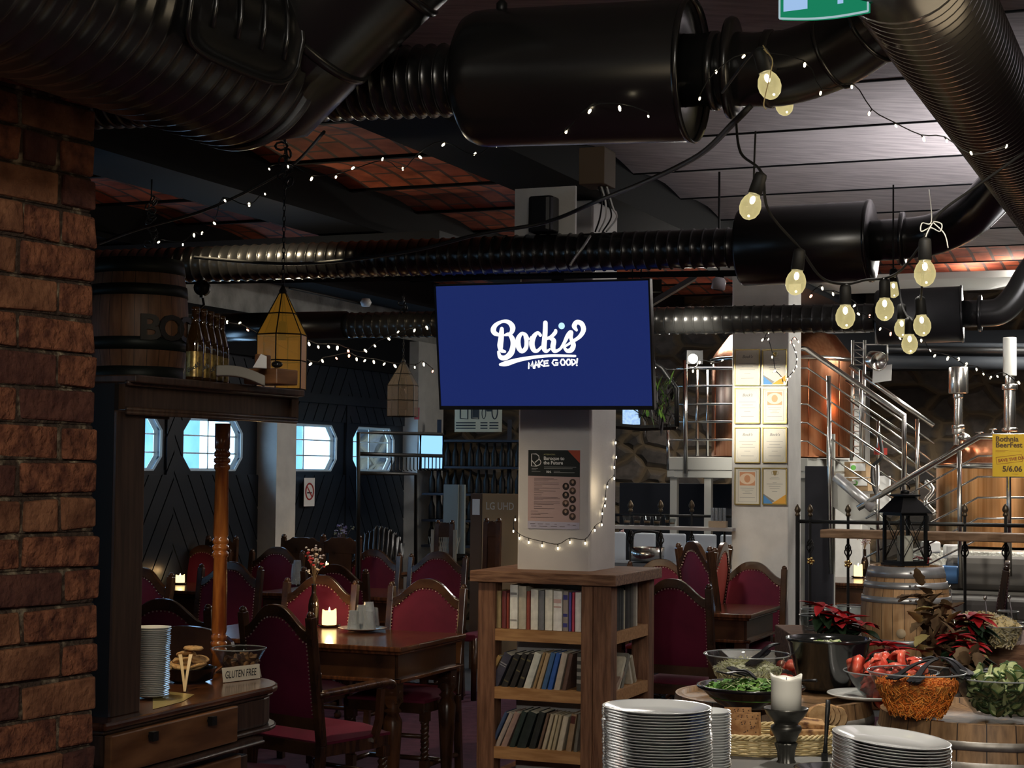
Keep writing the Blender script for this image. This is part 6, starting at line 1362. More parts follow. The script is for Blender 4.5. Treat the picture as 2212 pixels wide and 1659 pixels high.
mb.prism([(RX * .86 * cos(2 * pi * k / 32), RY * .86 * sin(2 * pi * k / 32)) for k in range(32)], 0, .006); obj('woven_body', mb, mat('wicker', (.50, .38, .17), .6, c2=(.68, .55, .30), scale=40), t)
mb = MB()
for sg in (0, 1, 2):
    pts = []
    for k in range(160): a = 2 * pi * k / 160; ph = a * 26 + sg * 2 * pi / 3; rr = .0048; pts.append(((RX + rr * cos(ph)) * cos(a), (RY + rr * cos(ph)) * sin(a), BH + rr * sin(ph)))
    mb.tube(pts, .0034, 5, closed=True)
obj('braided_rim', mb, 'wicker', t)
# crispbread squares
mat('crispbread', (.22, .10, .04), .85, c2=(.42, .23, .10), scale=22, bump=.4, lo=.4, hi=.55); mat('bread_crust', (.12, .05, .02), .8, c2=(.45, .26, .11), scale=26, lo=.42, hi=.55, bump=.5); mat('bread_crumb', (.34, .20, .09), .9, c2=(.50, .33, .17), scale=40, bump=.4)
cr0 = None
for i, (px, py, d, rz, lb) in enumerate([(1609, 1592, 4.58, .02, 'front crispbread square standing in the basket'), (1602, 1578, 4.64, -.02, 'second crispbread square standing behind the front one'), (1614, 1580, 4.67, .05, 'third crispbread square, slightly right in the row'), (1594, 1570, 4.72, 0, 'rearmost taller crispbread square in the row'), (1588, 1600, 4.62, -.1, 'crispbread square at the left edge of the row')]):
    p = P(px, py, d)
    if cr0 is None:
        mb = MB(); w_ = .074; mb.box((0, 0, 0), (w_, .006, .068)); random.seed(2)
        for k in range(26): mb.ball((random.uniform(-.032, .032), -.0028, random.uniform(-.029, .029)), .0022, 5, 4, 1, (1, .5, 1))
        cr0 = obj('crispbread', mb, ['crispbread', flat('crisp_hole', (.07, .03, .015))], label=lb, cat='crispbread', group='crispbread squares in the basket', bevel=.002); o = cr0
    else: o = cr0.copy(); COL.objects.link(o); o['label'] = lb
    p.z = ZT_ + .006 + .047 + .008 * (i in (1, 2)) + .014 * (i == 3); o.location = p; o.rotation_euler = (-.12, 0, rz)
sl = None
for i, (px, py, d, z, rot, lb) in enumerate([(1752, 1615, 4.60, .010, (0, 0, .1), 'lowest dark bread slab in the right pile'), (1750, 1600, 4.60, .030, (0, 0, -.05), 'second bread slab from the bottom of the pile'), (1752, 1585, 4.60, .050, (0, .02, .08), 'third bread slab with cut face on the pile'), (1745, 1572, 4.62, .069, (.1, .12, .0), 'top bread wedge lying on the pile')]):
    p = P(px, py, d); p.z = ZT_ + .006 + z
    if sl is None:
        mb = MB(); mb.box((0, 0, 0), (.088, .07, .018)); sl = obj('bread_slab', mb, ['bread_crust'], label=lb, cat='bread', group='bread slabs in the basket', bevel=.004); o = sl
    else: o = sl.copy(); COL.objects.link(o); o['label'] = lb
    o.location = p; o.rotation_euler = rot
for i, (px, py, d, ry, lb) in enumerate([(1768, 1548, 4.72, 1.1, 'first leaning round bread slice behind the pile'), (1778, 1546, 4.74, 1.15, 'second leaning round bread slice behind the pile'), (1790, 1548, 4.76, 1.2, 'third leaning bread slice, nearest the fork'), (1806, 1552, 4.78, 1.25, 'rear heel of the sliced loaf'), (1690, 1582, 4.7, 1.2, 'bread slice standing left of the candlestick foot')]):
    p = P(px, py, d); mb = MB(); n = 18; pts = [(.036 * cos(2 * pi * k / n), .034 * sin(2 * pi * k / n) * (1.0 if sin(2 * pi * k / n) > 0 else .85)) for k in range(n)]
    mb.prism(pts, -.006, .006, 0, sm=True); mb.poly([(x * .92, y * .92, .0065) for x, y in pts], 1); mb.poly([(x * .92, y * .92, -.0065) for x, y in pts][::-1], 1)
    o = obj('bread_slice', mb, ['bread_crust', 'bread_crumb'], label=lb, cat='bread', group='bread slices in the basket'); o.location = p; o.rotation_euler = (pi / 2, 0, ry - .8)
# dark candlestick with white candle
cz0 = P(1698, 1640, 4.40); cz0.z = ZT_ + .001; hcs = P(1700, 1530, 4.40).z - cz0.z
t = thing('candlestick', 'dark metal candlestick with fluted foot in front of the bread basket', 'candlestick', cz0)
mb = MB(); n = 40; H1 = hcs
prof = [(.024, 0), (.024, .01), (.020, .02), (.0215, .05), (.027, .075), (.028, .08), (.026, .084)]
vs = []; fs = []
for (r, z) in prof:
    for k in range(n): a = 2 * pi * k / n; rr = r * (1 + .07 * cos(a * 10)); vs.append((rr * cos(a), rr * sin(a), z * H1 / .21))
for i in range(len(prof) - 1):
    for k in range(n): l = (k + 1) % n; fs.append((i * n + k, i * n + l, (i + 1) * n + l, (i + 1) * n + k))
fs.append(tuple(range(n - 1, -1, -1))); mb.add(vs, fs, 0, True); mat('pewter', (.07, .068, .062), .32, .8, c2=(.14, .135, .12), scale=12); obj('fluted_foot', mb, 'pewter', t)
s_ = H1 / .21; mb = MB(); mb.lathe([(.020, .082 * s_), (.024, .085 * s_), (.033, .115 * s_), (.038, .128 * s_), (.040, .136 * s_), (.038, .146 * s_), (.031, .150 * s_), (.030, .155 * s_), (.036, .165 * s_), (.050, .188 * s_), (.056, .205 * s_), (.057, .212 * s_), (.054, .212 * s_), (.045, .200 * s_), (.0001, .197 * s_)], 36, caps=False); obj('drip_cup', mb, 'pewter', t)
t = thing('pillar_candle', 'unlit white pillar candle with torn rim on the dark candlestick', 'candle', cz0 + Zv * (.198 * s_))
r = .0385; hcn = P(1700, 1455, 4.4).z - (cz0.z + .198 * s_); n = 36; vs = []; fs = []
for k in range(n):
    a = 2 * pi * k / n; e = .5 + .5 * cos(2 * (a + .15)); hh = hcn * (.89 + .11 * e ** 1.5 + .02 * sin(5 * a))
    vs += [(r * cos(a), r * sin(a), 0), (r * cos(a), r * sin(a), hcn * .5), (r * 1.01 * cos(a), r * 1.01 * sin(a), hcn * .82), (r * (1.0 + .05 * e) * cos(a), r * (1.0 + .05 * e) * sin(a), hh), (r * .86 * cos(a), r * .86 * sin(a), hh - .006), (r * .7 * cos(a), r * .7 * sin(a), hcn * .80)]
for k in range(n):
    j = (k + 1) % n
    for q in range(5): fs.append((6 * k + q, 6 * j + q, 6 * j + q + 1, 6 * k + q + 1))
fs.append(tuple(6 * k + 5 for k in range(n))); fs.append(tuple(6 * k for k in range(n))[::-1])
mb = MB(); mb.add(vs, fs, 0, True); obj('wax_body', mb, mat('wax_white', (.80, .78, .70), .4), t); mb = MB(); mb.tube([(0, 0, hcn * .8), (.001, 0, hcn * .9)], .001, 5); obj('wick', mb, 'iron_black', t)
# dark fork standing up right of the bread
mb = MB(); a = P(1789, 1512, 4.42); b = P(1782, 1632, 4.40)
mb.tube([a, a.lerp(b, .3), a.lerp(b, .75), b], [.0065, .0062, .0045, .007], 8, sq=.5); mb.box((b.x - .001, b.y, b.z - .004), (.016, .006, .02)); single('serving_fork', mb, 'iron_black', 'dark serving fork standing upright right of the bread', 'fork')
# barrels used as serving tables
ZB_ = .945
def big_barrel(px, d, label):
    q = P(px, 1560, d); return cask('serving_barrel', label, Vector((q.x, q.y, 0)), 0, .305, ZB_ - .001, ((.0, .05), (.12, .16), (.27, .31), (.69, .735), (.835, .89), (.925, .95)), 'staves_old', mat('hoop_rust', (.16, .14, .12), .5, .7, c2=(.35, .33, .30), scale=14), .35)
big_barrel(2128, 5.12, 'old wooden barrel carrying the carrot, tomato and cucumber bowls'); big_barrel(1668, 5.45, 'old wooden barrel under the black salad bowls')
# rear buffet table
mb = MB(); t = thing('buffet_table', 'long wooden buffet table behind the barrels carrying the cask', 'table', Vector((1.75, 6.62, 0))); ZR = .88
mb.box((0, 0, ZR - .02), (1.7, 1.54, .04)); obj('tabletop', mb, 'wood_dark', t, bevel=.004)
for sx in (-1, 1):
    for sy in (-1, 1): mb = MB(); mb.box((sx * .8, sy * .7, ZR / 2 - .02), (.07, .07, ZR - .04)); obj('leg', mb, 'wood_dark', t)
# small cask with riveted steel hoops, lantern on top
q = P(1957, 1400, 6.6); hcask = P(1957, 1222, 6.6).z - ZR
t = cask('oak_cask', 'light oak cask with three riveted steel hoops standing on the buffet', Vector((q.x, q.y, ZR + .001)), 0, .138, hcask, ((.0, .10), (.14, .19), (.28, .335), (.67, .725), (.80, .86), (.90, 1.0)), 'staves_light', 'galvanised', .172)
def cask_r(f_): return .138 + (.172 - .138) * sin(pi * f_)
for f_, dx in ((.95, -.10), (.83, -.13), (.70, -.13)):
    for k in (0, 1): a = -pi / 2 + dx + .13 * k; r_ = cask_r(f_) + .004; mb = MB(); mb.ball((r_ * cos(a), r_ * sin(a), hcask * f_), .0048, 8, 6); obj('rivet', mb, 'steel', t)
a = -pi / 2 - .33; r_ = cask_r(.36) - .004; mb = MB(); M = Matrix.Translation((r_ * cos(a), r_ * sin(a), hcask * .40)) @ frame((0, 0, 0), (-sin(a), cos(a), 0), (0, 0, 1)); mb.lathe([(.0001, .010), (.017, .010), (.018, .008), (.018, -.01)], 24, 0, M, caps=False); obj('bung', mb, mat('bung_wood', (.55, .42, .27), .6), t)
zl = ZR + hcask + .001; q2 = P(1955, 1215, 6.62); lw, lh = .055, .188
t = thing('candle_lantern', 'black metal lantern with crossed bars standing on the oak cask', 'lantern', Vector((q2.x, q2.y, zl)), .42)
mb = MB()
for sx in (-1, 1):
    for sy in (-1, 1): mb.box((sx * lw, sy * lw, lh / 2 + .01), (.011, .011, lh))
    mb.box((sx * lw, 0, .012), (.011, 2 * lw, .012)); mb.box((0, sx * lw, .012), (2 * lw, .011, .012)); mb.box((sx * lw, 0, lh + .008), (.011, 2 * lw, .01)); mb.box((0, sx * lw, lh + .008), (2 * lw, .011, .01))
mb.box((0, 0, .004), (2 * lw + .02, 2 * lw + .02, .008))
for q_ in range(4):
    M = Matrix.Rotation(q_ * pi / 2, 4, 'Z'); mb.tube([(-lw, -lw, .02), (lw, -lw, lh)], .0022, 4, M=M); mb.tube([(lw, -lw, .02), (-lw, -lw, lh)], .0022, 4, M=M)
obj('frame', mb, 'iron_black', t)
mb = MB(); e = lw + .016; f_ = .028; z0 = lh + .012; z1 = lh + .075
def sq(r_, z): return [(-r_, -r_, z), (r_, -r_, z), (r_, r_, z), (-r_, r_, z)]
rings = [sq(e, z0), sq(e, z0 + .004), sq(f_, z1), sq(f_ + .014, z1 + .002), sq(f_ + .014, z1 + .008), sq(.02, z1 + .012)]
vs = [p for r__ in rings for p in r__]; fs = [(4 * i + k, 4 * i + (k + 1) % 4, 4 * i + 4 + (k + 1) % 4, 4 * i + 4 + k) for i in range(5) for k in range(4)] + [(3, 2, 1, 0), (20, 21, 22, 23)]
mb.add(vs, fs); obj('roof', mb, 'iron_black', t)
mb = MB(); mb.lathe([(.016, z1 + .01), (.018, z1 + .022), (.008, z1 + .026)], 12); mb.tube([(.022 * cos(a), 0, z1 + .028 + .022 * sin(a)) for a in [pi * k / 8 for k in range(9)]], .003, 6); obj('handle', mb, 'iron_black', t)
mb = MB()
for q_ in range(4): M = Matrix.Rotation(q_ * pi / 2, 4, 'Z'); mb.poly([(-lw, -lw + .003, .018), (lw, -lw + .003, .018), (lw, -lw + .003, lh), (-lw, -lw + .003, lh)], 0, M)
obj('glass_pane', mb, 'clear_glass', t)
mb = MB(); mb.lathe([(.030, .0), (.030, .10), (.027, .104), (.0001, .100)], 20, caps=False, c=(q2.x, q2.y, zl + .009)); single('lantern_candle', mb, 'wax', 'thick pale candle inside the black lantern on the cask', 'candle')
# ---------- bowls of food
def bowl2(prof, p, label, m, n=48, name='salad_bowl'):
    t = thing(name, label, 'bowl', p); mb = MB(); mb.lathe(prof, n, caps=False); obj('bowl_body', mb, m, t); return t
# grated carrot
t, r, rb, hm, c_ = glass_bowl(1980, 1452, 4.98, 207, .2, .52, 'straight sided glass bowl of grated carrot on the barrel', ZB_, ex_=1.0)
def shreds(name, c_, r0, r1, h0, h1, n, L_, th, m, label, cat='salad', dome=.02, seed=1, curl=.3, shell=True):
    random.seed(seed); mb = MB()
    prof = [(.0001, h0)] + [(r0 + (r1 - r0) * (k / 5) ** .8, h0 + (h1 - h0) * k / 5) for k in range(6)] + [(r1 * .7, h1 + dome * .7), (.0001, h1 + dome)]
    mb.lathe(prof, 28, 0, caps=False)
    for i in range(n):
        if shell and i % 2: 
            f_ = random.random(); rr = r0 + (r1 - r0) * f_ ** .8 + .0008; a = random.uniform(0, 2 * pi); a = -pi / 2 + random.uniform(-1.7, 1.7); c0 = Vector((rr * cos(a), rr * sin(a), h0 + (h1 - h0) * f_)); tg = Vector((-sin(a), cos(a), 0)); d_ = (tg * random.uniform(-1, 1) + Zv * random.uniform(-.9, .9)).normalized()
            nn = Vector((cos(a), sin(a), 0))
        else:
            rr = r1 * sqrt(random.random()) * .97; a = random.uniform(0, 2 * pi); c0 = Vector((rr * cos(a), rr * sin(a), h1 + dome * (1 - (rr / r1) ** 2) + random.uniform(0, .004))); d_ = Vector((random.uniform(-1, 1), random.uniform(-1, 1), random.uniform(-.4, .6))).normalized(); nn = Zv
        l = L_ * random.uniform(.6, 1.2); b = nn * random.uniform(0, curl * l)
        mb.tube([c0 - d_ * l / 2, c0 + b * .5, c0 + d_ * l / 2], th, 4, random.choice((0, 1)), caps=False, sm=True)
    o = obj(name, mb, m, label=label, cat=cat, kind='stuff'); o.location = c_ ; return o
mat('carrot_a', (.88, .27, .03), .6, c2=(1.0, .42, .08), scale=60); mat('carrot_b', (.75, .19, .02), .6)
shreds('grated_carrot', c_, rb * .97, rb + (r - rb) * .74 - .007, .008, hm * .74, 1700, .026, .0014, ['carrot_a', 'carrot_b'], 'grated orange carrot filling the straight glass bowl', dome=.012, seed=3)
for x_, y_, sx_, lb in ((1.86, 6.72, .62, 'dark wooden crate under the pasta bowls at the right'), (1.27, 6.85, .34, 'dark wooden crate under the glass bowls left of the cask')):
    mb = MB(); mb.box((x_, y_, ZR + .066), (sx_, .6, .128)); single('serving_crate', mb, 'wood_rustic_flat', lb, 'crate', bevel=.005)
# tomato wedges
t, r2, rb2, hm2, c2_ = glass_bowl(1925, 1452, 5.35, 200, .2, .55, 'glass bowl of tomato wedges behind the carrot', ZB_)
def chunks(proto, c_, r0, r1, h0, h1, n, label, seed, grp, top=.02, names=None, sink=0):
    random.seed(seed); first = proto
    for i in range(n):
        f_ = i / n; h_ = h0 + (h1 - h0) * f_; rm = (r0 + (r1 - r0) * f_) * .86; a = random.uniform(0, 2 * pi) if i % 3 == 0 else -pi / 2 + random.uniform(-1.6, 1.6); rr = rm * (random.uniform(.55, 1.0) if f_ < .85 else sqrt(random.random()))
        o = first if i == 0 else first.copy()
        if i: COL.objects.link(o)
        o.location = c_ + Vector((rr * cos(a), rr * sin(a), h_ + (top * (1 - rr / r1) if f_ > .8 else 0))); o.rotation_euler = (random.uniform(-1.2, 1.2), random.uniform(-1.2, 1.2), random.uniform(0, 6)); s_ = random.uniform(.85, 1.2); o.scale = (s_, s_, s_)
        o['label'] = label; o['group'] = grp
mat('tomato', (.62, .05, .03), .25, coat=.3, c2=(.82, .20, .12), scale=30)
mb = MB(); n = 8; vs = []
for k in range(n + 1):
    a = pi * k / n; vs += [(.036 * cos(a) * 1, 0, .030 * sin(a)), (.026 * cos(a), .019, .014 * sin(a)), (.026 * cos(a), -.019, .014 * sin(a))]
mb.add(vs, [(3 * k, 3 * k + 3, 3 * k + 4, 3 * k + 1) for k in range(n)] + [(3 * k, 3 * k + 2, 3 * k + 5, 3 * k + 3) for k in range(n)] + [(3 * k + 1, 3 * k + 4, 3 * k + 5, 3 * k + 2) for k in range(n)], 0, True)
tw = obj('tomato_wedge', mb, 'tomato', label='x', cat='tomato')
chunks(tw, c2_ + Zv * .012, rb2 * .9, r2 * .9, .0, hm2 * .98, 80, 'red tomato wedge in the glass bowl behind the carrot', 5, 'tomato wedges in the glass bowl', .05)
# cucumber pieces
t, r3, rb3, hm3, c3_ = glass_bowl(2158, 1465, 5.05, 196, .17, .55, 'round glass bowl of sliced cucumber at the right edge', ZB_)
mat('cucumber', (.34, .40, .15), .45, c2=(.60, .64, .36), scale=25); mat('cucumber_skin', (.035, .075, .018), .35)
mb = MB(); pts = [(.020 * cos(a), .020 * sin(a)) for a in [pi * k / 8 for k in range(9)]]; mb.prism(pts, -.003, .003); mb.tube([(x, y, 0) for x, y in pts], .0034, 5, 1)
cu = obj('cucumber_slice', mb, ['cucumber', 'cucumber_skin'], label='x', cat='cucumber')
chunks(cu, c3_ + Zv * .012, rb3 * .95, r3 * .92, .0, hm3 * .96, 190, 'half slice of green cucumber in the round glass bowl', 6, 'cucumber slices in the round bowl', .035)
# black bowl with mixed salad (front left), pale cabbage glass bowl, black bucket
q = P(1622, 1482, 5.15); hh = q.z - ZB_; r4 = 229 / F * 5.15 / 2
bowl2([(.0001, .003), (r4 * .52, 0), (r4 * .60, .006), (r4 * .9, hh * .75), (r4 * .97, hh - .008), (r4 * 1.01, hh - .004), (r4 * 1.01, hh + .003), (r4 * .96, hh + .003), (r4 * .86, hh * .75), (r4 * .55, .012), (.0001, .010)], Vector((q.x, q.y, ZB_ + .001)), 'wide black bowl of green salad left of the white candle', 'ceramic_black')
mat('leaf_green', (.045, .12, .018), .5, c2=(.16, .30, .05), scale=20); mat('leaf_pale', (.50, .55, .30), .5); mat('leaf_green2', (.10, .25, .05), .5)
def leafy(c_, r, z, n, seed, label, mats, name='salad_leaves', sz=.02):
    random.seed(seed); mb = MB(); mb.lathe([(r, z - .02), (r * .7, z + .008), (.0001, z + .016)], 24, caps=False)
    for i in range(n):
        rr = r * sqrt(random.random()); a = random.uniform(0, 6.28); c0 = Vector((rr * cos(a), rr * sin(a), z + .016 * (1 - (rr / r) ** 2) + random.uniform(0, .012))); M = Matrix.Translation(c0) @ Matrix.Rotation(random.uniform(0, 6), 4, 'Z') @ Matrix.Rotation(random.uniform(-1, 1), 4, 'X'); s_ = sz * random.uniform(.5, 1.1); mi = random.randrange(len(mats))
        if mi == len(mats) - 1: mb.tube([(-s_, 0, 0), (0, s_ * .4, s_ * .3), (s_, 0, 0)], .0014, 4, mi, M=M)
        else: mb.add([(-s_, 0, 0), (-s_ * .3, s_ * .6, s_ * .25), (s_ * .5, s_ * .45, .1 * s_), (s_, 0, s_ * .3), (s_ * .4, -s_ * .5, 0), (-s_ * .4, -s_ * .5, s_ * .2), (0, 0, s_ * .35)], [(0, 1, 6), (1, 2, 6), (2, 3, 6), (3, 4, 6), (4, 5, 6), (5, 0, 6)], mi, True, M)
    o = obj(name, mb, mats, label=label, cat='salad', kind='stuff'); o.location = c_; return o
leafy(Vector((q.x, q.y, ZB_)), r4 * .78, hh * .80, 330, 3, 'mixed green salad leaves with pale sprouts in the black bowl', ['leaf_green', 'leaf_green2', 'leaf_green', 'leaf_pale'])
t, r5, rb5, hm5, c5_ = glass_bowl(1614, 1415, 5.62, 184, .15, .5, 'wide glass bowl of white shredded cabbage behind the salad', ZB_)
mat('cabbage_a', (.62, .60, .42), .6); mat('cabbage_b', (.50, .50, .25), .6)
shreds('shredded_cabbage', c5_, rb5 * .95, r5 * .76, .008, hm5 * .52, 700, .035, .0013, ['cabbage_a', 'cabbage_b'], 'white shredded cabbage in the wide glass bowl', dome=.03, seed=9)
q = P(1790, 1380, 5.6); r6 = 180 / F * 5.6 / 2; hh6 = q.z - ZB_
ob = bowl2([(.0001, .003), (r6 * .66, 0), (r6 * .70, .006), (r6 * .97, hh6 - .01), (r6 * 1.01, hh6 - .006), (r6 * 1.02, hh6 + .003), (r6 * .97, hh6 + .003), (r6 * .93, hh6 - .02), (r6 * .66, .012), (.0001, .010)], Vector((q.x, q.y, ZB_ + .001)), 'tall black tapered bowl in the middle of the buffet', 'ceramic_black')
leafy(Vector((q.x, q.y, ZB_)), r6 * .80, hh6 - .035, 160, 13, 'pale green salad low inside the tall black bowl', ['leaf_pale', 'leaf_green2', 'leaf_pale', 'cabbage_a'], sz=.014)
mb = MB(); q_ = P(1732, 1462, 5.4); mb.tube([P(1728, 1472, 5.38), P(1764, 1470, 5.33)], .005, 8); mb.ball(P(1722, 1473, 5.4), .012, 8, 6); single('serving_spoon', mb, 'plastic_black', 'black spoon handle lying before the tall black bowl', 'spoon')
# cherry tomatoes bowl between
mb = MB(); cc_ = P(1716, 1432, 5.95); tt_ = thing('tomato_bowl', 'bowl of whole red tomatoes half hidden behind the candle', 'bowl', Vector((cc_.x, cc_.y, ZR + .001))); hh7 = cc_.z - ZR; mb.lathe([(.0001, .003), (.05, 0), (.085, hh7 * .8), (.082, hh7 * .8), (.05, .008), (.0001, .008)], 28, caps=False); obj('bowl_body', mb, 'clear_glass', tt_)
tm0 = None; random.seed(8)
for i in range(12):
    a = random.uniform(0, 6.28); rr = .05 * sqrt(random.random()); p = Vector((cc_.x + rr * cos(a), cc_.y + rr * sin(a), ZR + .03 + .022 * (i // 3)))
    if tm0 is None: mb = MB(); mb.ball((0, 0, 0), .02, 12, 8, sc=(1, 1, .9)); tm0 = obj('tomato', mb, 'tomato', label='whole red tomato in the bowl behind the white candle', cat='tomato', group='whole tomatoes behind the candle'); tm0.location = p
    else: o = tm0.copy(); COL.objects.link(o); o.location = p
# tongs
mt = 'plastic_black'
def salad_tongs(label, tipA, tipB, hinge, serr=False):
    t = tongs(label, tipA, tipB, hinge, .020, mt, arch=.012, thick=.004)
    for tip in (tipA, tipB):
        mb = MB(); x = (Vector(tip) - Vector(hinge)).normalized(); y = x.cross(Zv).normalized(); z = y.cross(x); M = frame(tip, x, y)
        pts = [(-.045, -.012), (-.02, -.022), (.022, -.020), (.03, -.01)] + [(.03 - .008 * (k % 2), -.01 + .005 * k) for k in range(1, 5)] + [(.022, .020), (-.02, .022), (-.045, .012)]
        mb.prism(pts, -.002, .002, 0, M); obj('head', mb, mt, t, world=True)
    return t
salad_tongs('black tongs stuck in the grated carrot', P(1935, 1462, 4.90), P(1978, 1468, 4.88), P(2024, 1424, 5.05))
salad_tongs('black tongs standing in the white cabbage', P(1628, 1430, 5.55), P(1640, 1418, 5.6), P(1682, 1390, 5.65))
salad_tongs('black toothed tongs in the green salad bowl', P(1570, 1455, 5.12), P(1590, 1448, 5.2), P(1634, 1468, 5.15))
salad_tongs('black tongs over the cucumber bowl', P(2076, 1458, 5.0), P(2085, 1450, 5.02), P(2030, 1420, 5.1))
mb = MB(); a = P(1895, 1418, 5.45); b = P(1962, 1432, 5.40); mb.tube([a, a.lerp(b, .5) + Zv * .006, b], [.012, .007, .008], 8, sq=.6); mb.ball(a, .020, 10, 7, sc=(1.2, 1, .7)); mb.tube([b, P(2010, 1420, 5.5), P(2026, 1424, 5.5)], .005, 6); single('serving_spoon', mb, mt, 'black serving spoon lying on the tomato wedges', 'spoon')
# pale plate under the bowls
mb = MB(); q = P(1878, 1548, 5.18); mb.lathe([(.0001, .002), (.10, .0), (.13, .012), (.128, .015), (.10, .005), (.0001, .005)], 40, caps=False, c=(q.x + .04, q.y + .2, ZB_)); single('serving_plate', mb, 'ceramic_white', 'white plate under the tomato bowl', 'plate')
# pasta salad bowl, glasses and pots at the far right
t, r8, rb8, hm8, c8_ = glass_bowl(2150, 1352, 6.3, 120, .14, .6, 'glass bowl of pasta salad behind the leaves at the right', ZR + .13)
mat('pasta_a', (.72, .58, .30), .6); mat('pasta_b', (.58, .50, .34), .6); mat('pasta_c', (.30, .24, .12), .6)
mat('tray_grey', (.2, .2, .19), .5)
shreds('pasta_salad', c8_, rb8 * .95, r8 * .9, .006, hm8 * .95, 420, .022, .0032, ['pasta_a', 'pasta_b'], 'creamy pasta salad heaped in the rear glass bowl', dome=.035, seed=4)
t, r9, rb9, hm9, c9_ = glass_bowl(2120, 1335, 6.9, 130, .12, .6, 'second bowl of pasta salad farther back', ZR + .13)
shreds('pasta_salad', c9_, rb9 * .95, r9 * .9, .006, hm9 * .9, 260, .022, .0034, ['pasta_a', 'pasta_b'], 'yellow pasta salad in the farther bowl', dome=.025, seed=5)
for i, (px, py, d, wp, lb) in enumerate([(1768, 1330, 6.5, 82, 'stacked clear glass bowl left of the cask'), (1765, 1318, 6.9, 70, 'upper clear glass bowl behind the stacked one left of the cask'), (2186, 1345, 6.4, 50, 'small clear jar with spoon at the right edge'), (2178, 1322, 6.8, 44, 'small clear jar behind the pasta at the right edge'), (1838, 1310, 6.9, 60, 'clear glass bowl of onions behind the red poinsettia')]):
    glass_bowl(px, py, d, wp, .1, .7, lb, ZR + .13)
for i, (x0, y0, x1, y1) in enumerate([(2052, 1268, 2074, 1318), (2128, 1292, 2140, 1312), (2180, 1290, 2202, 1322)]):
    mb = MB(); a = P(x0, y0, 6.6); b = P(x1, y1 + 20, 6.5); b.z = ZR + .02; mb.tube([a, b], .0025, 6); mb.ball(a, .007, 8, 5, sc=(1, .5, 1.3)); single('metal_spoon', mb, 'steel', ('long thin metal spoon handle right of the oak cask', 'short metal spoon handle above the pasta', 'metal spoon handle leaning at the right edge')[i], 'spoon')
# poinsettias
mat('petal_red', (.30, .006, .012), .55, c2=(.52, .015, .02), scale=14); mat('leaf_dark', (.012, .03, .012), .5); mat('leaf_brown', (.09, .05, .025), .7, c2=(.22, .14, .07), scale=12); mat('leaf_yellow', (.40, .32, .12), .7)
def leaf(mb, base, dir_, L_, W_, mi, bend=.25, lobes=0):
    d = Vector(dir_).normalized(); y = d.cross(Zv); y = y.normalized() if y.length > .1 else Vector((1, 0, 0)); n_ = y.cross(d); N = 6; vs = []
    for k in range(N + 1):
        f_ = k / N; w_ = W_ * sin(pi * min(.98, .08 + f_ * .92)) ** .8 * (1 + (.35 if lobes and k % 2 else 0)); c0 = Vector(base) + d * L_ * f_ - n_ * bend * L_ * f_ * f_ 
        vs += [c0 + y * w_ / 2 + n_ * w_ * .12, c0 - n_ * w_ * .06, c0 - y * w_ / 2 + n_ * w_ * .12]
    mb.add(vs, [(3 * k + q, 3 * k + 1 + q, 3 * k + 4 + q, 3 * k + 3 + q) for k in range(N) for q in (0, 1)], mi, True)
def poinsettia(px, py, d, size, label, seed, zb=ZR, nstar=4):
    c_ = P(px, py, d); random.seed(seed); t = thing('poinsettia', label, 'plant', Vector((c_.x, c_.y, zb + .001))); st_ = MB(); br = MB(); gl = MB(); pot = MB()
    pot.lathe([(.0001, 0), (.04, 0), (.052, .07), (.05, .072), (.0001, .066)], 20, c=(c_.x, c_.y, zb + .001), caps=False); obj('pot', pot, 'ceramic_black', t, world=True)
    for s_ in range(nstar):
        o = Vector((random.uniform(-1, 1) * size * .75, random.uniform(-.5, .5) * size, random.uniform(-.45, .45) * size)) if s_ else Vector((0, 0, 0)); ce = c_ + o
        st_.tube([(c_.x, c_.y, zb + .06), ce], .003, 5)
        for k in range(7): a = 2 * pi * k / 7 + random.uniform(-.2, .2); leaf(br, ce, (cos(a), sin(a) * .9, random.uniform(.0, .45)), size * random.uniform(.6, 1), size * .38, 0, random.uniform(.15, .5))
        for k in range(5): a = random.uniform(0, 6.28); leaf(gl, ce - Zv * .025, (cos(a), sin(a), random.uniform(-.5, .1)), size * random.uniform(.8, 1.1), size * .45, 0, .3)
    obj('stems', st_, 'leaf_dark', t, world=True); obj('red_bracts', br, 'petal_red', t, world=True); obj('green_leaves', gl, 'leaf_dark', t, world=True)
poinsettia(1822, 1338, 6.1, .10, 'red poinsettia left of the oak cask above the black bowl', 1, nstar=7)
poinsettia(1925, 1412, 5.95, .095, 'red poinsettia low at the foot of the oak cask', 2, nstar=6)
poinsettia(2110, 1335, 6.15, .095, 'dark red poinsettia right of the dried leaves', 3)
poinsettia(2100, 1390, 5.95, .085, 'red poinsettia above the cucumber bowl', 4, nstar=5)
poinsettia(1985, 1205, 9.2, .06, 'red poinsettia showing behind the cask top beside the lantern', 5, zb=.9, nstar=3)
mb = MB(); mb.lathe([(.12, 0), (.12, .02), (.03, .04), (.03, .86), (.22, .88), (.22, .899)], 24, c=(P(1985, 1205, 9.2).x, 9.2, 0)); single('pedestal_table', mb, 'wood_dark', 'small round pedestal table hidden behind the cask', 'table')
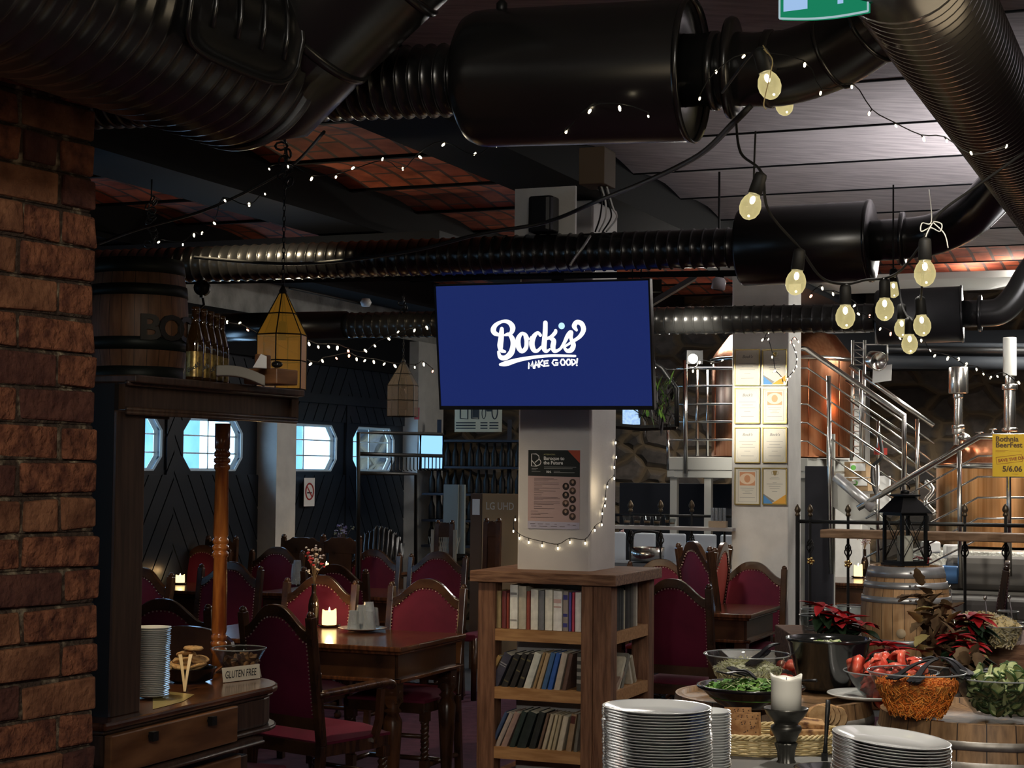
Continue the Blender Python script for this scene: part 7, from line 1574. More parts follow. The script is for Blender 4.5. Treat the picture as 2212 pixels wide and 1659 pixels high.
# dried leaf garland beside the cask
c_ = P(2030, 1345, 6.15); t = thing('leaf_garland', 'garland of dried brown and yellow leaves draped against the oak cask', 'leaf garland', Vector((c_.x, c_.y, ZR))); random.seed(17); a_, b_, s_ = MB(), MB(), MB()
spine = smooth_path([P(1985, 1290, 6.30), P(2008, 1315, 6.2), P(2030, 1335, 6.15), P(2020, 1365, 6.1), P(2035, 1390, 6.02), P(2060, 1410, 5.95), P(2085, 1425, 5.85)], 8); s_.tube(spine, .004, 6)
for k in range(95):
    p = random.choice(spine) + Vector((random.uniform(-.045, .045), random.uniform(-.04, .02), random.uniform(-.045, .045))); a = random.uniform(0, 6.28); leaf(a_, p, (cos(a), random.uniform(-.7, .2), sin(a)), random.uniform(.04, .085), random.uniform(.03, .05), 0, random.uniform(-.3, .5), 1)
for (px, py, a) in ((1975, 1320, .4), (1985, 1345, 2.2), (2005, 1372, 3.6), (2020, 1392, -1.0), (2048, 1345, 1.0), (2060, 1385, .2), (2108, 1412, -.4), (2118, 1420, -2), (2003, 1420, 2), (2040, 1430, -.6)):
    leaf(b_, P(px, py, 6.0), (cos(a), -.35, sin(a)), .065, .055, 0, .2, 1)
obj('vine', s_, 'leaf_brown', t, world=True); obj('brown_leaves', a_, 'leaf_brown', t, world=True); obj('yellow_leaves', b_, 'leaf_yellow', t, world=True)
# ================================================================ brewing hall behind the railing
ZP = 1.745
def rod(t, pts, r, m='steel', name='rail', n=8): mb = MB(); mb.tube(pts, r, n); return obj(name, mb, m, t, world=True)
# steel platform
tf = 12.9
pa = PT(1441, 990, tf); pb = PT(1745, 990, tf); sA, sB = st(pa)[0], st(pb)[0]
t = thing('brewing_platform', 'cream steel platform carrying the tall copper tank', 'platform', R((sA + sB) / 2, tf + .8), ROOM); w_ = sA - sB
mb = MB(); mb.box((0, -.78, ZP - .05), (w_, .06, .10)); mb.box((0, -.77, ZP - .13), (w_, .05, .06)); mb.box((-w_ / 2 + .03, 0, ZP - .08), (.06, 1.6, .15)); mb.box((w_ / 2 - .03, 0, ZP - .08), (.06, 1.6, .15)); obj('edge_beam', mb, 'steel_cream', t, bevel=.004)
mb = MB(); mb.box((0, 0, ZP - .01), (w_, 1.6, .02)); obj('deck', mb, mat('chequer_plate', (.45, .45, .42), .35, .8, bump=.6, scale=60), t)
for px in (1452, 1526, 1735): s_ = st(PT(px, 1100, tf))[0]; mb = MB(); p = R(s_, tf + .06, 0); mb.T = frame(p, U, Vv); mb.box((0, 0, (ZP - .16) / 2), (.055, .055, ZP - .16)); obj('support_post', mb, 'steel_cream', t, world=True)
mb = MB(); p = PT(1510, 1100, 13.9); mb.T = frame(Vector((p.x, p.y, 0)), U, Vv); mb.box((0, 0, .78), (1.3, .3, 1.5)); single('void_shade_panel', mb, flat('void_dark', (.010, .012, .018)), 'dark panel added as shade in the void under the steel platform', 'cabinet')  # dark box added to stand for the shade below the deck
# platform railing
t = thing('platform_railing', 'steel railing with five bars along the platform edge left of the certificates', 'railing', R(sA, tf, ZP))
for py in (796, 834, 873, 911, 950): rod(t, [PT(1440 if py > 940 else 1462, py, tf), PT(1590, py, tf), PT(1720, py - 1, tf)], .008 if py > 800 else .011)
rod(t, [PT(1481, 1023, tf - .05), PT(1480, 778, tf - .05)], .018, name='post'); rod(t, [PT(1444, 1015, tf), PT(1443, 925, tf)], .014, name='post'); rod(t, [PT(1506, 985, tf + .8), PT(1506, 795, tf + .8)], .013, name='post'); rod(t, [PT(1528, 985, tf + 1.2), PT(1528, 795, tf + 1.2)], .013, name='post')
# tall copper tank
tc_ = tf + .85; q = PT(1690, 990, tc_); RT = (PT(1841, 900, tc_) - PT(1538, 900, tc_)).length / 2 * .99
z0 = ZP + .01; z1 = PT(1690, 783, tc_).z; z2 = PT(1690, 722, tc_).z
t = thing('brewing_tank', 'tall copper brewing tank with domed top on the platform behind the certificate pillar', 'brewing tank', Vector((q.x, q.y, z0)))
mb = MB(); mb.lathe([(RT * .98, 0), (RT, .01), (RT, z1 - z0)], 64, caps=False); obj('copper_shell', mb, 'copper', t)
mb = MB(); mb.lathe([(RT, z1 - z0 + .02), (RT * .95, z1 - z0 + .07), (RT * .75, (z2 - z0) * .985), (RT * .4, z2 - z0 + .03), (.0001, z2 - z0 + .05)], 64, caps=False); obj('domed_lid', mb, 'copper', t)
mb = MB(); mb.lathe([(RT, z1 - z0 - .01), (RT + .015, z1 - z0 - .006), (RT + .015, z1 - z0 + .022), (RT, z1 - z0 + .026)], 64); obj('steel_band', mb, 'steel', t)
for k in range(12):
    a = 2 * pi * k / 12 + .2; rod(t, [Vector((q.x + RT * cos(a) * 1.002, q.y + RT * sin(a) * 1.002, z0 + .01)), Vector((q.x + RT * cos(a) * 1.002, q.y + RT * sin(a) * 1.002, z1))], .004, 'copper', 'seam', 4)
# stair railings right of the pillar
ts = 12.3
t = thing('stair_railing', 'brushed steel stair railing descending right from the certificate pillar', 'railing', PT(1795, 1330, ts) * 1)
rod(t, [PT(1722, 752, ts), PT(1742, 754, ts), PT(1953, 898, ts), PT(1953, 1062, ts)], .02)
rod(t, [PT(1790, 812, ts), PT(1795, 1240, ts)], .017, 'steel', 'post')
for (y0, dy) in ((795, 0), (834, 0), (873, 0), (913, 0), (953, 0)):
    rod(t, [PT(1720, y0, ts), PT(1744, y0, ts), PT(1952, y0 + 140, ts)], .0065)
rod(t, [PT(1860, 800, ts + .3), PT(1860, 990, ts + .3)], .014, 'steel', 'post')
t = thing('stair_railing', 'far steel stair railing parallel behind the descending one', 'railing', PT(1982, 1090, ts + .9))
rod(t, [PT(1836, 790, ts + .9), PT(2017, 920, ts + .9)], .019); rod(t, [PT(1982, 905, ts + .9), PT(1982, 1095, ts + .9)], .017, 'steel', 'post'); rod(t, [PT(1897, 910, ts + .9), PT(1897, 1010, ts + .9)], .014, 'steel', 'post')
for k in range(5): rod(t, [PT(1826, 822 + 36 * k, ts + .9), PT(2018 - 8 * (k == 1), 958 + 36 * k, ts + .9)], .0065)
tr = 12.0
t = thing('stair_railing', 'steel stair railing rising right towards the yellow poster', 'railing', PT(2072, 1275, tr))
rod(t, [PT(1853, 1098, tr), PT(2115, 943, tr), PT(2230, 943, tr)], .021)
for px, y0 in ((2072, 975), (2178, 948)): rod(t, [PT(px, y0, tr), PT(px + 3, 1270 if px < 2100 else 1245, tr)], .017, 'steel', 'post')
for k in range(5): rod(t, [PT(1870 + 0 * k, 1120 + 42 * k, tr), PT(2112, 985 + 45 * k, tr), PT(2230, 985 + 45 * k, tr)], .0065)
rod(t, [PT(1895, 1005, tr), PT(1897, 1215, tr)], .014, 'steel', 'post')
# staircase stringer and treads
t = thing('steel_staircase', 'cream steel staircase descending right from the platform', 'staircase', PT(1800, 1180, ts + .15))
mb = MB(); pts = [PT(1754, 1018, ts + .1), PT(1800, 1030, ts + .1), PT(1905, 1118, ts + .1), PT(1905, 1150, ts + .1), PT(1840, 1122, ts + .1), PT(1754, 1064, ts + .1)]
vs = pts + [p + Vv * .04 for p in pts]; n = 6; mb.add(vs, [tuple(range(n)), tuple(range(2 * n - 1, n - 1, -1))] + [(i, i + n, (i + 1) % n + n, (i + 1) % n) for i in range(n)]); mb.v = mb.v; obj('stringer', mb, 'steel_cream', t, world=True)
for k in range(5):
    p = PT(1790 + 26 * k, 1020 + 22 * k, ts + .55); mb = MB(); mb.T = frame(p, U, Vv); mb.box((0, 0, 0), (.22, .8, .02)); obj('tread', mb, 'chequer_plate', t, world=True)
# right kettle
tk = 13.6; q = PT(2175, 1180, tk); RK = (PT(2175, 1100, tk) - PT(2024, 1100, tk)).length; zk0 = 1.10; zk1 = PT(2100, 1008, tk - RK).z
t = thing('brewing_kettle', 'wide bright copper kettle behind the yellow poster', 'brewing kettle', Vector((q.x, q.y, zk0)))
mb = MB(); mb.lathe([(RK, 0), (RK, zk1 - zk0)], 80, caps=False); obj('copper_shell', mb, 'copper_bright', t)
mb = MB(); hd = P(2110, 948, q.y).z - zk0; mb.lathe([(RK, zk1 - zk0 + .02), (RK * .93, zk1 - zk0 + .06), (RK * .7, hd * .97 ), (RK * .35, hd + .02), (.0001, hd + .04)], 80, caps=False); obj('domed_lid', mb, 'copper', t)
mb = MB(); mb.lathe([(RK, zk1 - zk0 - .015), (RK + .02, zk1 - zk0 - .01), (RK + .02, zk1 - zk0 + .025), (RK, zk1 - zk0 + .03)], 80); obj('steel_band', mb, 'steel', t)
def pipe(nm, label, px, segs, d):
    t = thing(nm, label, 'pipe', P(px, segs[-1][1], d))
    for (y0, y1, r, m) in segs:
        a = P(px, y0, d); b = P(px, y1, d); mb = MB(); b.x = a.x; b.y = a.y; mb.lathe([(r * .96, 0), (r, .006), (r, (a - b).length - .006), (r * .96, (a - b).length)], 28, c=b); obj('pipe_section', mb, m, t, world=True)
    return t
dk = 13.0
pipe('steam_pipe', 'short polished steel chimney above the kettle with wide upper sleeve', 2070, [(793, 850, .073, 'steel'), (850, 860, .04, 'steel'), (860, 918, .033, 'steel'), (918, 926, .05, 'steel'), (926, 938, .045, 'steel_brushed'), (938, 962, .035, 'steel')], dk)
pipe('steam_pipe', 'tall steel chimney with white ribbed sleeve above the yellow poster', 2181, [(729, 812, .050, mat('pipe_white', (.55, .55, .52), .4)), (812, 830, .036, 'steel'), (830, 842, .060, 'steel'), (842, 924, .045, 'steel'), (924, 932, .06, 'steel'), (932, 948, .03, 'steel')], dk)
for px, y in ((2116, 935), (2145, 928)):
    mb = MB(); p = P(px, y, 12.6); mb.lathe([(.028, .0), (.03, .004), (.008, .008), (.008, -.02), (.02, -.03)], 14, c=p); single('valve_wheel', mb, 'steel', 'small steel wing valve on top of the kettle, %s' % ('left one' if px < 2130 else 'nearer the poster'), 'valve')
t = thing('manway_lid', 'small polished lid with clamp on the kettle dome', 'hatch', P(2080, 955, 12.9)); mb = MB(); p = P(2080, 952, 12.9); mb.lathe([(.05, 0), (.06, .02), (.05, .05), (.02, .06)], 20, 0, Matrix.Translation(p) @ Matrix.Rotation(.5, 4, 'Y')); obj('lid', mb, 'steel', t, world=True)
# diamond plate base and benches below the kettle
mb = MB(); a = PT(1990, 1213, tk - RK - .35); M = frame(R(st(a)[0] - 1.2, tk - RK + .3, 0), U, Vv); mb.box((0, .3, .55), (2.6, 1.8, 1.06), 0, M); single('kettle_plinth', mb, mat('checker_white', (.60, .60, .55), .4, .5, bump=.8, scale=45), 'white chequer plate plinth under the kettle', 'plinth', bevel=.01)
mb = MB(); M = frame(R(st(a)[0] - 1.2, tk - RK - .62, 0), U, Vv); mb.box((0, .1, .46), (2.7, .35, .92), 0, M); single('plinth_step', mb, mat('step_grey', (.42, .40, .36), .6), 'grey step in front of the kettle plinth', 'step', bevel=.01)
for px, py, wd, hh, lb in ((2062, 1192, .14, .10, 'white plastic canister standing on the kettle step'), (2010, 1182, .12, .08, 'white plastic box on the kettle step, left of the canister')):
    p = P(px, py, 12.0); mb = MB(); mb.box((p.x, p.y, p.z + .0), (wd, .1, hh)); single('canister', mb, 'paper_white', lb, 'canister', bevel=.012)
t = thing('grey_sofa', 'grey upholstered bench with rounded back beyond the cask at the right', 'sofa', G(2150, 1330, .5)); p = P(2165, 1240, 11.75)
mb = MB(); mb.T = frame(p, U, Vv); mb.box((.1, 0, 0), (.95, .14, .24)); obj('backrest', mb, mat('fabric_grey', (.17, .16, .145), .85), t, world=True, bevel=.05)
mb = MB(); mb.T = frame(p, U, Vv); mb.box((.05, -.25, -.22), (1.1, .5, .16)); obj('seat', mb, 'fabric_grey', t, world=True, bevel=.04)
mb = MB(); mb.T = frame(p, U, Vv); mb.box((.05, -.2, -.75), (1.1, .4, .9)); obj('base', mb, flat('base_navy', (.012, .02, .04)), t, world=True, bevel=.02)
mb = MB(); p = P(2050, 1242, 11.75); mb.T = frame(p, U, Vv); mb.box((0, .1, 0), (.14, .2, .12)); single('blue_crate', mb, mat('blue_plastic', (.10, .25, .55), .4), 'blue plastic crate between oak cask and grey bench', 'crate', bevel=.02)
# wrought iron railing with finials, twisted balusters and a wooden ledge
tg = 11.62; q0_ = PT(1722, 1120, tg)
def iron_post(t, px, ytop, ybot, tt, r=.010, basket=None, finial=True):
    a = PT(px, ytop, tt); b = Vector((a.x, a.y, 0)); mb = MB(); mb.box((a.x, a.y, a.z / 2), (2 * r, 2 * r, a.z)); o = obj('post', mb, 'iron_black', t, world=True)
    if finial: mb = MB(); mb.lathe([(.012, -.005), (.018, .0), (.016, .012), (.011, .018), (.020, .03), (.022, .042), (.014, .062), (.003, .078)], 14, c=a); obj('finial', mb, 'iron_bronze', o, world=True)
    if basket is not None:
        c_ = PT(px, basket, tt); c_ = Vector((a.x, a.y, c_.z)); mb = MB()
        for k in range(4): mb.tube([c_ + Vector((.024 * sin(pi * f_ / 8) * cos(k * pi / 2 + f_ * .45), .024 * sin(pi * f_ / 8) * sin(k * pi / 2 + f_ * .45), -.055 + .11 * f_ / 8)) for f_ in range(9)], .0045, 5)
        obj('basket_twist', mb, 'iron_black', o, world=True)
t = thing('iron_railing', 'black wrought iron railing with acorn finials before the brewing hall', 'railing', Vector((q0_.x, q0_.y, 0)), 0, 'wrought iron railings')
rod(t, [PT(1720, 1126, tg), PT(2240, 1136, tg)], .013, 'iron_black', 'top_rail', 4); rod(t, [PT(1720, 1385, tg), PT(2240, 1400, tg)], .010, 'iron_black', 'bottom_rail', 4)
for px, bk, fin in ((1723, None, True), (1750, 1180, True), (1832, 1190, True), (2004, 1190, False), (2084, 1190, True), (2172, 1190, True)): iron_post(t, px, 1114, 1400, tg, .013 if px == 1723 else .008, bk, fin)
for px, py in ((1751, 1212), (1832, 1218)):
    mb = MB(); p = PT(px, py, tg - .02)
    for k in range(5): a = 2 * pi * k / 5; mb.ball(p + U * .018 * cos(a) + Zv * .018 * sin(a), .011, 8, 5, sc=(1, .6, 1))
    mb.ball(p, .010, 8, 5); obj('brass_flower', mb, 'brass', t, world=True)
t = thing('iron_railing', 'shorter wrought iron railing under the shot glasses, left of the certificate pillar', 'railing', R(st(PT(1340, 1100, tg))[0], tg), 0, 'wrought iron railings')
rod(t, [PT(1322, 1112, tg + .12), PT(1590, 1116, tg + .12)], .010, 'iron_black', 'top_rail', 4)
for px, bk in ((1362, 1160), (1427, 1165), (1494, 1168), (1565, None)): iron_post(t, px, 1104 if px < 1550 else 1140, 1300, tg + .12, .007, bk, px < 1550)
mb = MB(); a = PT(1784, 1152, tg - .12); b = PT(2260, 1163, tg - .12); L_ = (b - a).length; M = frame(a, U, Vv); n = 16
pts = [(-.02 + .03 * ((k * 7) % 3) / 3 if k == 0 else L_ * k / n, -.10 + .012 * sin(k * 2.3)) for k in range(n + 1)] + [(L_ * k / n, .12 + .012 * sin(k * 1.7)) for k in range(n, -1, -1)]
mb.prism(pts, -.028, .028, 0, M); t2 = single('wooden_ledge', mb, mat('live_edge', (.16, .09, .045), .6, c2=(.34, .21, .12), scale=6, st=(1, 1, 6)), 'long live edge wooden ledge fixed along the railing', 'ledge', bevel=.008)
mb = MB(); a = PT(1325, 1134, tg); b = PT(1590, 1141, tg); M = frame(a, U, Vv); mb.box(((b - a).length / 2, 0, -.012), ((b - a).length, .2, .022), 0, M); single('wall_shelf', mb, mat('shelf_white', (.35, .35, .36), .4), 'thin pale shelf carrying shot glasses beside the certificate pillar', 'shelf')
zsh = a.z
sg = None
for i, (px, lb) in enumerate([(1354, 'leftmost shot glass of four on the thin shelf'), (1376, 'second shot glass on the thin shelf'), (1398, 'third shot glass on the thin shelf'), (1419, 'fourth shot glass on the thin shelf'), (1441, 'tall narrow glass right of the four shot glasses'), (1452, 'small glass with brown drink right of the tall one')]):
    p = PT(px, 1136, tg); p.z = zsh + .0; h = .068 if i != 4 else .085
    if sg is None:
        sg = thing('shot_glass', lb, 'glass', p, 0, 'glasses on the thin shelf'); mb = MB(); mb.lathe([(.0001, .002), (.021, 0), (.024, .03), (.0335, h), (.031, h), (.022, .02), (.0001, .018)], 20, caps=False); obj('glass_body', mb, 'clear_glass', sg); mb = MB(); mb.lathe([(.0001, .019), (.021, .019), (.0235, .034), (.0001, .034)], 20, caps=False); obj('drink', mb, mat('drink', (.35, .22, .12), .2), sg)
    else: c_ = dup(sg, p, .3 * i, lb, scale=(1, 1, 1) if i < 4 else ((.6, .6, 1.3) if i == 4 else (.8, .8, .8)))
p = PT(1551, 1140, tg); t = thing('tasting_rack', 'small wooden rack with glass tubes on the thin shelf next to the pillar', 'rack', Vector((p.x, p.y, zsh)), ROOM); mb = MB(); mb.box((0, 0, .022), (.125, .05, .044)); obj('wood_block', mb, mat('rack_wood', (.50, .38, .26), .6), t)
for k in range(4): mb = MB(); mb.lathe([(.011, .03), (.012, .035), (.012, .135), (.010, .135), (.010, .04)], 12, c=(-.04 + .028 * k, 0, 0), caps=False); obj('glass_tube', mb, 'tumbler_glass', t)
# cooler tub behind shelf and white panels
mb = MB(); p = PT(1400, 1210, 12.35); mb.T = frame(Vector((p.x, p.y, 0)), U, Vv)
for k in range(5): mb.box((-.28 + .235 * k, 0, 1.06), (.205, .03, .22)); mb.box((-.28 + .235 * k, 0, .82), (.205, .03, .2))
single('tile_cladding', mb, mat('panel_white', (.55, .60, .68), .4), 'row of square white panels under the platform', 'panel', bevel=.012)
t = thing('steel_tub', 'steel tub with black carrying handle on the bar behind the bookcase', 'tub', PT(1397, 1212, 11.95)); p = PT(1397, 1212, 11.95); mb = MB(); mb.lathe([(.11, 0), (.125, .01), (.13, .10), (.127, .10), (.12, .012)], 28, c=p); obj('tub_body', mb, 'steel', t, world=True)
mb = MB(); mb.tube(smooth_path([p + U * -.11 + Zv * .08, p + U * -.105 + Zv * .18, p + U * -.07 + Zv * .21, p + U * .07 + Zv * .21, p + U * .105 + Zv * .18, p + U * .11 + Zv * .08], 4), .009, 8); obj('handle', mb, 'rubber_black', t, world=True)
mb = MB(); M = frame(R(st(p)[0], 12.0, 0), U, Vv); mb.box((0.05, 0, p.z / 2 - .005), (.95, .4, p.z - .01), 0, M); single('bar_cabinet', mb, flat('cab_grey', (.10, .11, .13)), 'low cabinet behind the bookcase carrying the steel tub', 'cabinet')
# lit white tile of blue light and planted divider beside the screen
t = thing('plant_divider', 'black framed hanging box of dark artificial plants beside the screen', 'plant box', PT(1400, 920, 10.4)); a = PT(1386, 925, 10.4); b = PT(1462, 922, 10.4); c_ = PT(1462, 840, 10.4); d_ = PT(1430, 795, 10.4); e_ = PT(1386, 770, 10.4)
mb = MB(); mb.tube([e_, d_, c_, b], .016, 6); mb.tube([PT(1330, 920, 10.4), a, b], .018, 4, sm=False); mb.tube([PT(1330, 812, 10.4), PT(1455, 816, 10.4)], .006, 5); mb.tube([PT(1384, 770, 10.4), PT(1384, 770, 10.4) + Zv * .9], .006, 6); obj('frame', mb, 'iron_black', t, world=True)
random.seed(3); mb = MB(); mc = MB()
for k in range(150):
    p = PT(random.uniform(1380, 1455), random.uniform(830, 918), 10.4 + random.uniform(-.06, .06)); a = random.uniform(0, 6.28); leaf(mb if k % 3 else mc, p, (cos(a) * .5, -.1, 1 if k % 2 else sin(a)), random.uniform(.05, .12), random.uniform(.012, .03), 0, .2)
obj('dark_foliage', mb, flat('foliage_dark', (.02, .018, .02)), t, world=True); obj('green_foliage', mc, 'leaf_green', t, world=True)
t = thing('backlit_tile', 'small bright pale blue frosted pane below the screen corner', 'pane', PT(1366, 905, 10.5)); mb = MB(); a = PT(1345, 914, 10.5); M = frame(a, U, Zv); mb.box((.06, .06, 0), (.12, .14, .01), 0, M); obj('frosted_pane', mb, mat('frosted_blue', (.3, .5, .8), .4, c2=(.6, .8, 1.0), scale=60, emit=(.22, .42, .8), es=.55), t, world=True)
mb = MB(); mb.tube([M @ Vector(v) for v in ((0, -.01, 0), (.12, -.01, 0), (.12, .13, 0), (0, .13, 0))], .006, 4, closed=True); mb.tube([M @ Vector((.06, .13, 0)), M @ Vector((.06, 1.15, 0))], .004, 5); obj('frame', mb, 'iron_black', t, world=True)
# platform lamp, projector and spot lamps
t = thing('floodlight', 'small glaring lamp on the platform rail beside the screen', 'lamp', P(1497, 775, 12.6)); mb = MB(); mb.ball(P(1497, 775, 12.6), .035, 12, 8); obj('lens', mb, 'lamp_face', t, world=True); mb = MB(); mb.box(P(1500, 772, 12.75), (.12, .06, .10)); obj('housing', mb, 'iron_black', t, world=True)
t = thing('track_spotlight', 'white spot lamp head hanging from the ceiling over the screen corner', 'spotlight', P(1553, 622, 8.8)); p = P(1553, 612, 8.8); mb = MB(); M = Matrix.Translation(p) @ Matrix.Rotation(.15, 4, 'Y'); mb.lathe([(.026, -.035), (.036, -.03), (.036, .015), (.022, .03), (.0001, .032)], 20, 0, M, caps=False); obj('lamp_head', mb, mat('lamp_white', (.7, .7, .7), .3), t, world=True)
mb = MB(); mb.lathe([(.024, .02), (.02, .06), (.012, .065)], 12, 0, M); mb.tube([p + Zv * .06, Vector((p.x, p.y, Z_C - .05))], .006, 6); obj('stem', mb, 'iron_black', t, world=True)
t = thing('projector_arm', 'black bracket arm behind the right corner of the screen', 'bracket', P(1450, 630, 8.5)); mb = MB(); mb.tube([P(1403, 658, 8.4), P(1500, 600, 8.7)], .018, 4, sm=False); mb.box(P(1415, 618, 8.4), (.06, .06, .06)); obj('arm', mb, 'iron_black', t, world=True)
t = thing('stage_spotlight', 'chrome round theatre lamp hanging right of the copper tank', 'spotlight', P(1890, 780, 12.6)); p = P(1893, 779, 12.6); mb = MB(); M = Matrix.Translation(p) @ Matrix.Rotation(pi / 2 + .2, 4, 'X') @ Matrix.Rotation(.3, 4, 'Y'); mb.lathe([(.065, -.06), (.072, .04), (.066, .045), (.06, .03), (.0001, .02)], 28, 0, M, caps=False); obj('lamp_head', mb, 'steel', t, world=True)
mb = MB(); mb.tube([p - U * .08, p - U * .08 + Zv * .12, p + U * .08 + Zv * .12, p + U * .08], .008, 6); mb.tube([p + Zv * .12, p + Zv * .5], .01, 6); obj('yoke', mb, 'steel_brushed', t, world=True)
mb = MB(); M = frame(P(1888, 810, 12.7), (1, -.25, .15), (0.05, 0, 1)); mb.box((.06, .0, 0), (.14, .12, .01), 0, M); obj('barn_door', mb, 'paper_white', t, world=True)
t = thing('lattice_truss', 'vertical steel lattice truss beside the copper tank', 'truss', PT(1852, 995, 13.3))
for px in (1842, 1868): rod(t, [PT(px, 735, 13.3), PT(px - 3, 995, 13.3)], .012, 'steel_brushed', 'upright')
mb = MB()
for k in range(16): mb.tube([PT(1842, 740 + 16 * k, 13.3), PT(1866, 740 + 16 * k, 13.3)], .004, 4); mb.tube([PT(1842, 740 + 16 * k, 13.3), PT(1866, 756 + 16 * k, 13.3)], .003, 4)
obj('lattice', mb, 'steel_brushed', t, world=True)
# steel cylinder, boxes, hoses around the stairs
mb = MB(); mb.tube([PT(1806, 1030, 12.1), PT(1886, 1098, 12.0)], .036, 20); single('steel_cylinder', mb, 'galvanised', 'shiny steel cylinder leaning along the stair stringer', 'pipe')
for i, (px, y0, y1, lb) in enumerate([(1847, 998, 1030, 'brown carton with white and green label, upper of two by the stairs'), (1851, 1033, 1060, 'lower brown carton with green label by the stairs')]):
    a = PT(px - 23, y1, 12.9); b = PT(px + 24, y0, 12.9); t = thing('carton', lb, 'box', a); M = frame(a, U, Zv); W_ = (b - a).dot(U); H_ = b.z - a.z; mb = MB(); mb.box((W_ / 2, H_ / 2, -.1), (W_, H_, .2), 0, M); obj('box_body', mb, 'card_brown', t, world=True); mb = MB(); mb.box((W_ * .62, H_ * .66, .003), (W_ * .7, H_ * .5, .004), 0, M); obj('label', mb, 'paper_white', t, world=True); mb = MB(); mb.poly([(W_ * .42 + .02 * cos(k), H_ * .62 + .02 * sin(k), .006) for k in [q_ * pi / 6 for q_ in range(12)]], 0, M); obj('green_dot', mb, flat('dot_green', (.15, .5, .08)), t, world=True)
mb = MB(); a = PT(1893, 1105, 12.6); M = frame(a, U, Zv); mb.box((.05, .13, 0), (.10, .26, .04), 0, M); single('plastic_sheet', mb, 'paper_white', 'upright white plastic panel behind the stair railing', 'panel')
cord('rubber_hose', [PT(1898, 935, 12.9), PT(1905, 985, 12.8), PT(1885, 1010, 12.8), PT(1890, 1060, 12.7), PT(1920, 1100, 12.6)], .014, 'black rubber hose hanging behind the stair railing', 'hose')
t = thing('red_valve', 'red valve fitting behind the stair railing', 'valve', PT(1902, 975, 12.9)); mb = MB(); p = PT(1902, 975, 12.9); mb.box(p, (.09, .05, .05)); mb.box(p + Zv * .05, (.03, .03, .06)); obj('valve_body', mb, mat('valve_red', (.35, .03, .02), .4), t, world=True)
cord('rubber_hose', [PT(2000, 1040, 12.5), PT(2015, 1060, 12.45), PT(2000, 1085, 12.4), PT(2020, 1110, 12.35)], .02, 'coiled steel and black hose beside the kettle', 'hose', m='steel')
# thick ceiling pipes above the kettle
for (y0, r, m, lb) in ((746, .022, 'beam_grey', 'thin shiny pipe across the wall above the kettle'), (757, .035, 'iron_black', 'black pipe across the wall above the kettle'), (784, .055, 'beam_grey', 'thick grey pipe across the stone wall above the kettle')):
    mb = MB(); mb.tube([PT(1915, y0 - 2, 14.6), PT(2300, y0 + 2, 14.6)], r, 16); single('wall_pipe', mb, m, lb, 'pipe')
# bright white ceiling strip over the brewing hall
mb = MB(); a = PT(1700, 598, 13.4); M = frame(R(st(a)[0] - 1.5, 13.6, 3.13), U, Vv); mb.box((0, 0, 0), (3.4, .9, .05), 0, M); struct('ceiling_panel_rear', mb, mat('panel_bright', (.70, .70, .66), .5))
mb = MB(); M = frame(R(1.5, 14.9, 2.68), U, Vv); mb.box((.6, 0, 0), (4.6, .25, .32), 0, M); struct('beam_rear', mb, 'beam_black')
# dark corner behind the dining room: rack with bottles, carton, white boards
tb = 14.9; t = thing('storage_rack', 'tall black storage rack full of dark bottles behind the screen pillar', 'rack', R(st(PT(1035, 1200, tb))[0], tb), ROOM); s_c = st(PT(1035, 1000, tb))[0]
mb = MB()
for px in (948, 1100): p = PT(px, 1000, tb); mb.box((p.x, p.y, 1.05), (.04, .04, 2.1))
obj('upright', mb, flat('rack_blue', (.02, .025, .04)), t, world=True)
zs_ = []
for py in (953, 1010, 1068, 1125, 1180):
    z = PT(1030, py, tb).z; zs_.append(z); mb = MB(); M = frame(R(s_c, tb, z), U, Vv); mb.box((0, 0, 0), (1.0, .4, .02), 0, M); obj('shelf', mb, 'rack_blue', t, world=True)
bt0 = None
for zi, z in enumerate(zs_[1:]):
    for k in range(12):
        p = R(s_c + .45 - .08 * k, tb - .08, z + .011)
        if bt0 is None: mb = MB(); mb.lathe([(.028, 0), (.03, .01), (.03, .12), (.012, .17), (.012, .22)], 12); bt0 = obj('stored_bottle', mb, mat('bottle_green', (.003, .0035, .0035), .55), label='dark bottle standing on the black storage rack', cat='bottle', group='bottles on the storage rack'); bt0.location = p
        else: o = bt0.copy(); COL.objects.link(o); o.location = p
mb = MB(); M = frame(PT(958, 1195, 13.8), U, Zv); q = PT(1003, 1047, 13.8); W_ = (q - PT(958, 1195, 13.8)).dot(U); H_ = q.z - PT(958, 1195, 13.8).z; mb.box((W_ * .36, H_ / 2, 0), (W_ * .72, H_, .03), 0, M); mb.box((W_ * .87, H_ / 2, -.02), (W_ * .25, H_, .03), 0, M); single('white_board', mb, mat('board_pale', (.22, .24, .23), .6), 'tall pale board leaning against the dark storage rack', 'board')
a = PT(1046, 1200, 13.0); b = PT(1092, 1072, 13.0); t = thing('carton', 'tall brown television carton standing behind the wooden chair', 'box', Vector((a.x, a.y, 0)), 0)
zc1 = b.z + .02; M = frame(Vector((a.x, a.y, 0)), U, Zv); mb = MB(); mb.box((.16, zc1 / 2, -.0), (.34, zc1, .06), 0, M); obj('carton_front', mb, 'card_brown', t, world=True); mb = MB(); mb.box((-.065, zc1 / 2, -.0), (.10, zc1, .055), 0, M); obj('carton_side', mb, 'card_dark', t, world=True)
mb = text_mb('LG UHD', .085, M @ Matrix.Translation((.022, P(1070, 1108, 13.0).z, .032)), bold=.001, sx=.80); obj('lettering', mb, flat('carton_print', (.62, .58, .50)), t, world=True)
mb = MB(); zz = PT(1034, 1095, 13).z; mb.box((-.065, zz, .03), (.065, .13, .002), 0, M); obj('label', mb, 'paper_white', t, world=True)
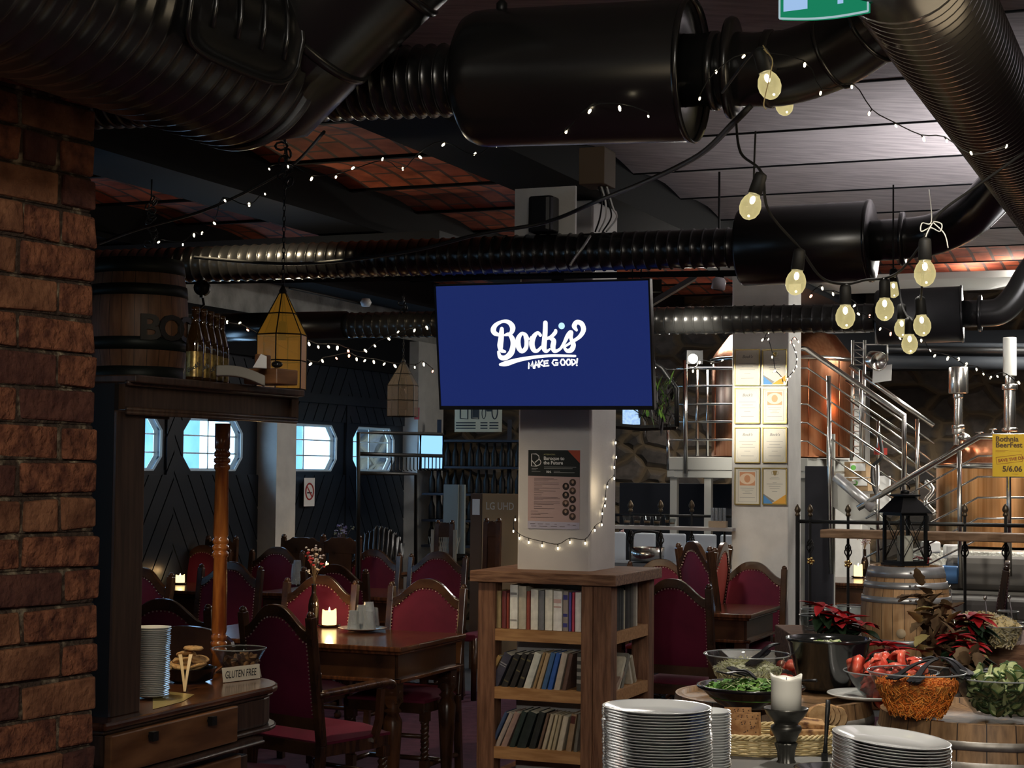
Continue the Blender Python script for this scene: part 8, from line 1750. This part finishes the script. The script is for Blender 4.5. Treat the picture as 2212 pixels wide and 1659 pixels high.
# hat rack standing before the third window
t = thing('coat_stand', 'black metal rack with hooks standing before the third octagonal window', 'rack', PS(840, 1250, 5.4)); tt = 5.6
def H_(px, py): return PS(px, py, 5.5)
for pts in ([H_(774, 1250), H_(774, 935), H_(828, 935), H_(955, 938)], [H_(774, 980), H_(830, 982), H_(955, 985)], [H_(774, 1022), H_(898, 1024), H_(898, 1250)]): rod(t, pts, .014, 'iron_black', 'bar', 6)
for k in range(14): p = H_(846 + 8 * k, 988); mb = MB(); mb.tube([p, p - Zv * .09, p - Zv * .10 + U * .015], .005, 5); obj('hook', mb, 'iron_black', t, world=True)
t_c = st(PS(925, 960, 6.6))[1]
m_ = emis('sidelight_pane', (.30, .62, 1.0), 1.3); a = PS(905, 1014, 6.35); b = PS(955, 938, 6.35); mb = MB(); M = frame(a, Vv, Zv); W_ = (b - a).dot(Vv); mb.box((W_ / 2, (b.z - a.z) / 2, 0), (W_, b.z - a.z, .01), 0, M); w9 = struct('window_9', mb, m_)
mb = MB(); mb.tube([M @ Vector(v) for v in ((0, 0, .01), (W_, 0, .01), (W_, b.z - a.z, .01), (0, b.z - a.z, .01))], .012, 4, closed=True); obj('frame', mb, 'beam_black', w9, world=True)
# fire alarm sign
a = PS(896, 905, S_L - .36); mb = MB(); M = frame(a, U, Zv); mb.box((.02, .05, 0), (.05, .11, .004), 0, M); single('alarm_sign', mb, mat('sign_red', (.35, .02, .02), .5), 'small red fire sign on the corner pilaster', 'sign')
# loose wall lamp and cable above the far duct
t = thing('emergency_lamp', 'small white emergency lamp on the upper wall beside the amber lantern', 'lamp', P(785, 665, 13)); mb = MB(); p = P(790, 662, 13.0); mb.lathe([(.03, 0), (.045, .03), (.03, .06)], 16, c=p); obj('lamp_head', mb, 'lamp_white', t, world=True)
cord('wall_cable', [P(625, 622, 12.5), P(700, 638, 12.8), P(780, 656, 13)], .010, 'thin black conduit running to the emergency lamp', 'cable')
# framed shelves right part under stairs
mb = MB(); M = frame(PT(1752, 1290, 12.4), U, Zv); mb.box((0.06, .45, 0), (.20, 1.0, .05), 0, M); single('dark_door_panel', mb, flat('door_navy', (.02, .02, .028)), 'dark narrow cabinet door under the stairs right of the pillar', 'cabinet')
mb = MB(); M = frame(PT(1780, 1290, 12.6), U, Zv); mb.box((0.05, .55, 0), (.055, 1.3, .05), 0, M); single('steel_post', mb, 'steel_cream', 'pale steel post under the stair landing', 'post')
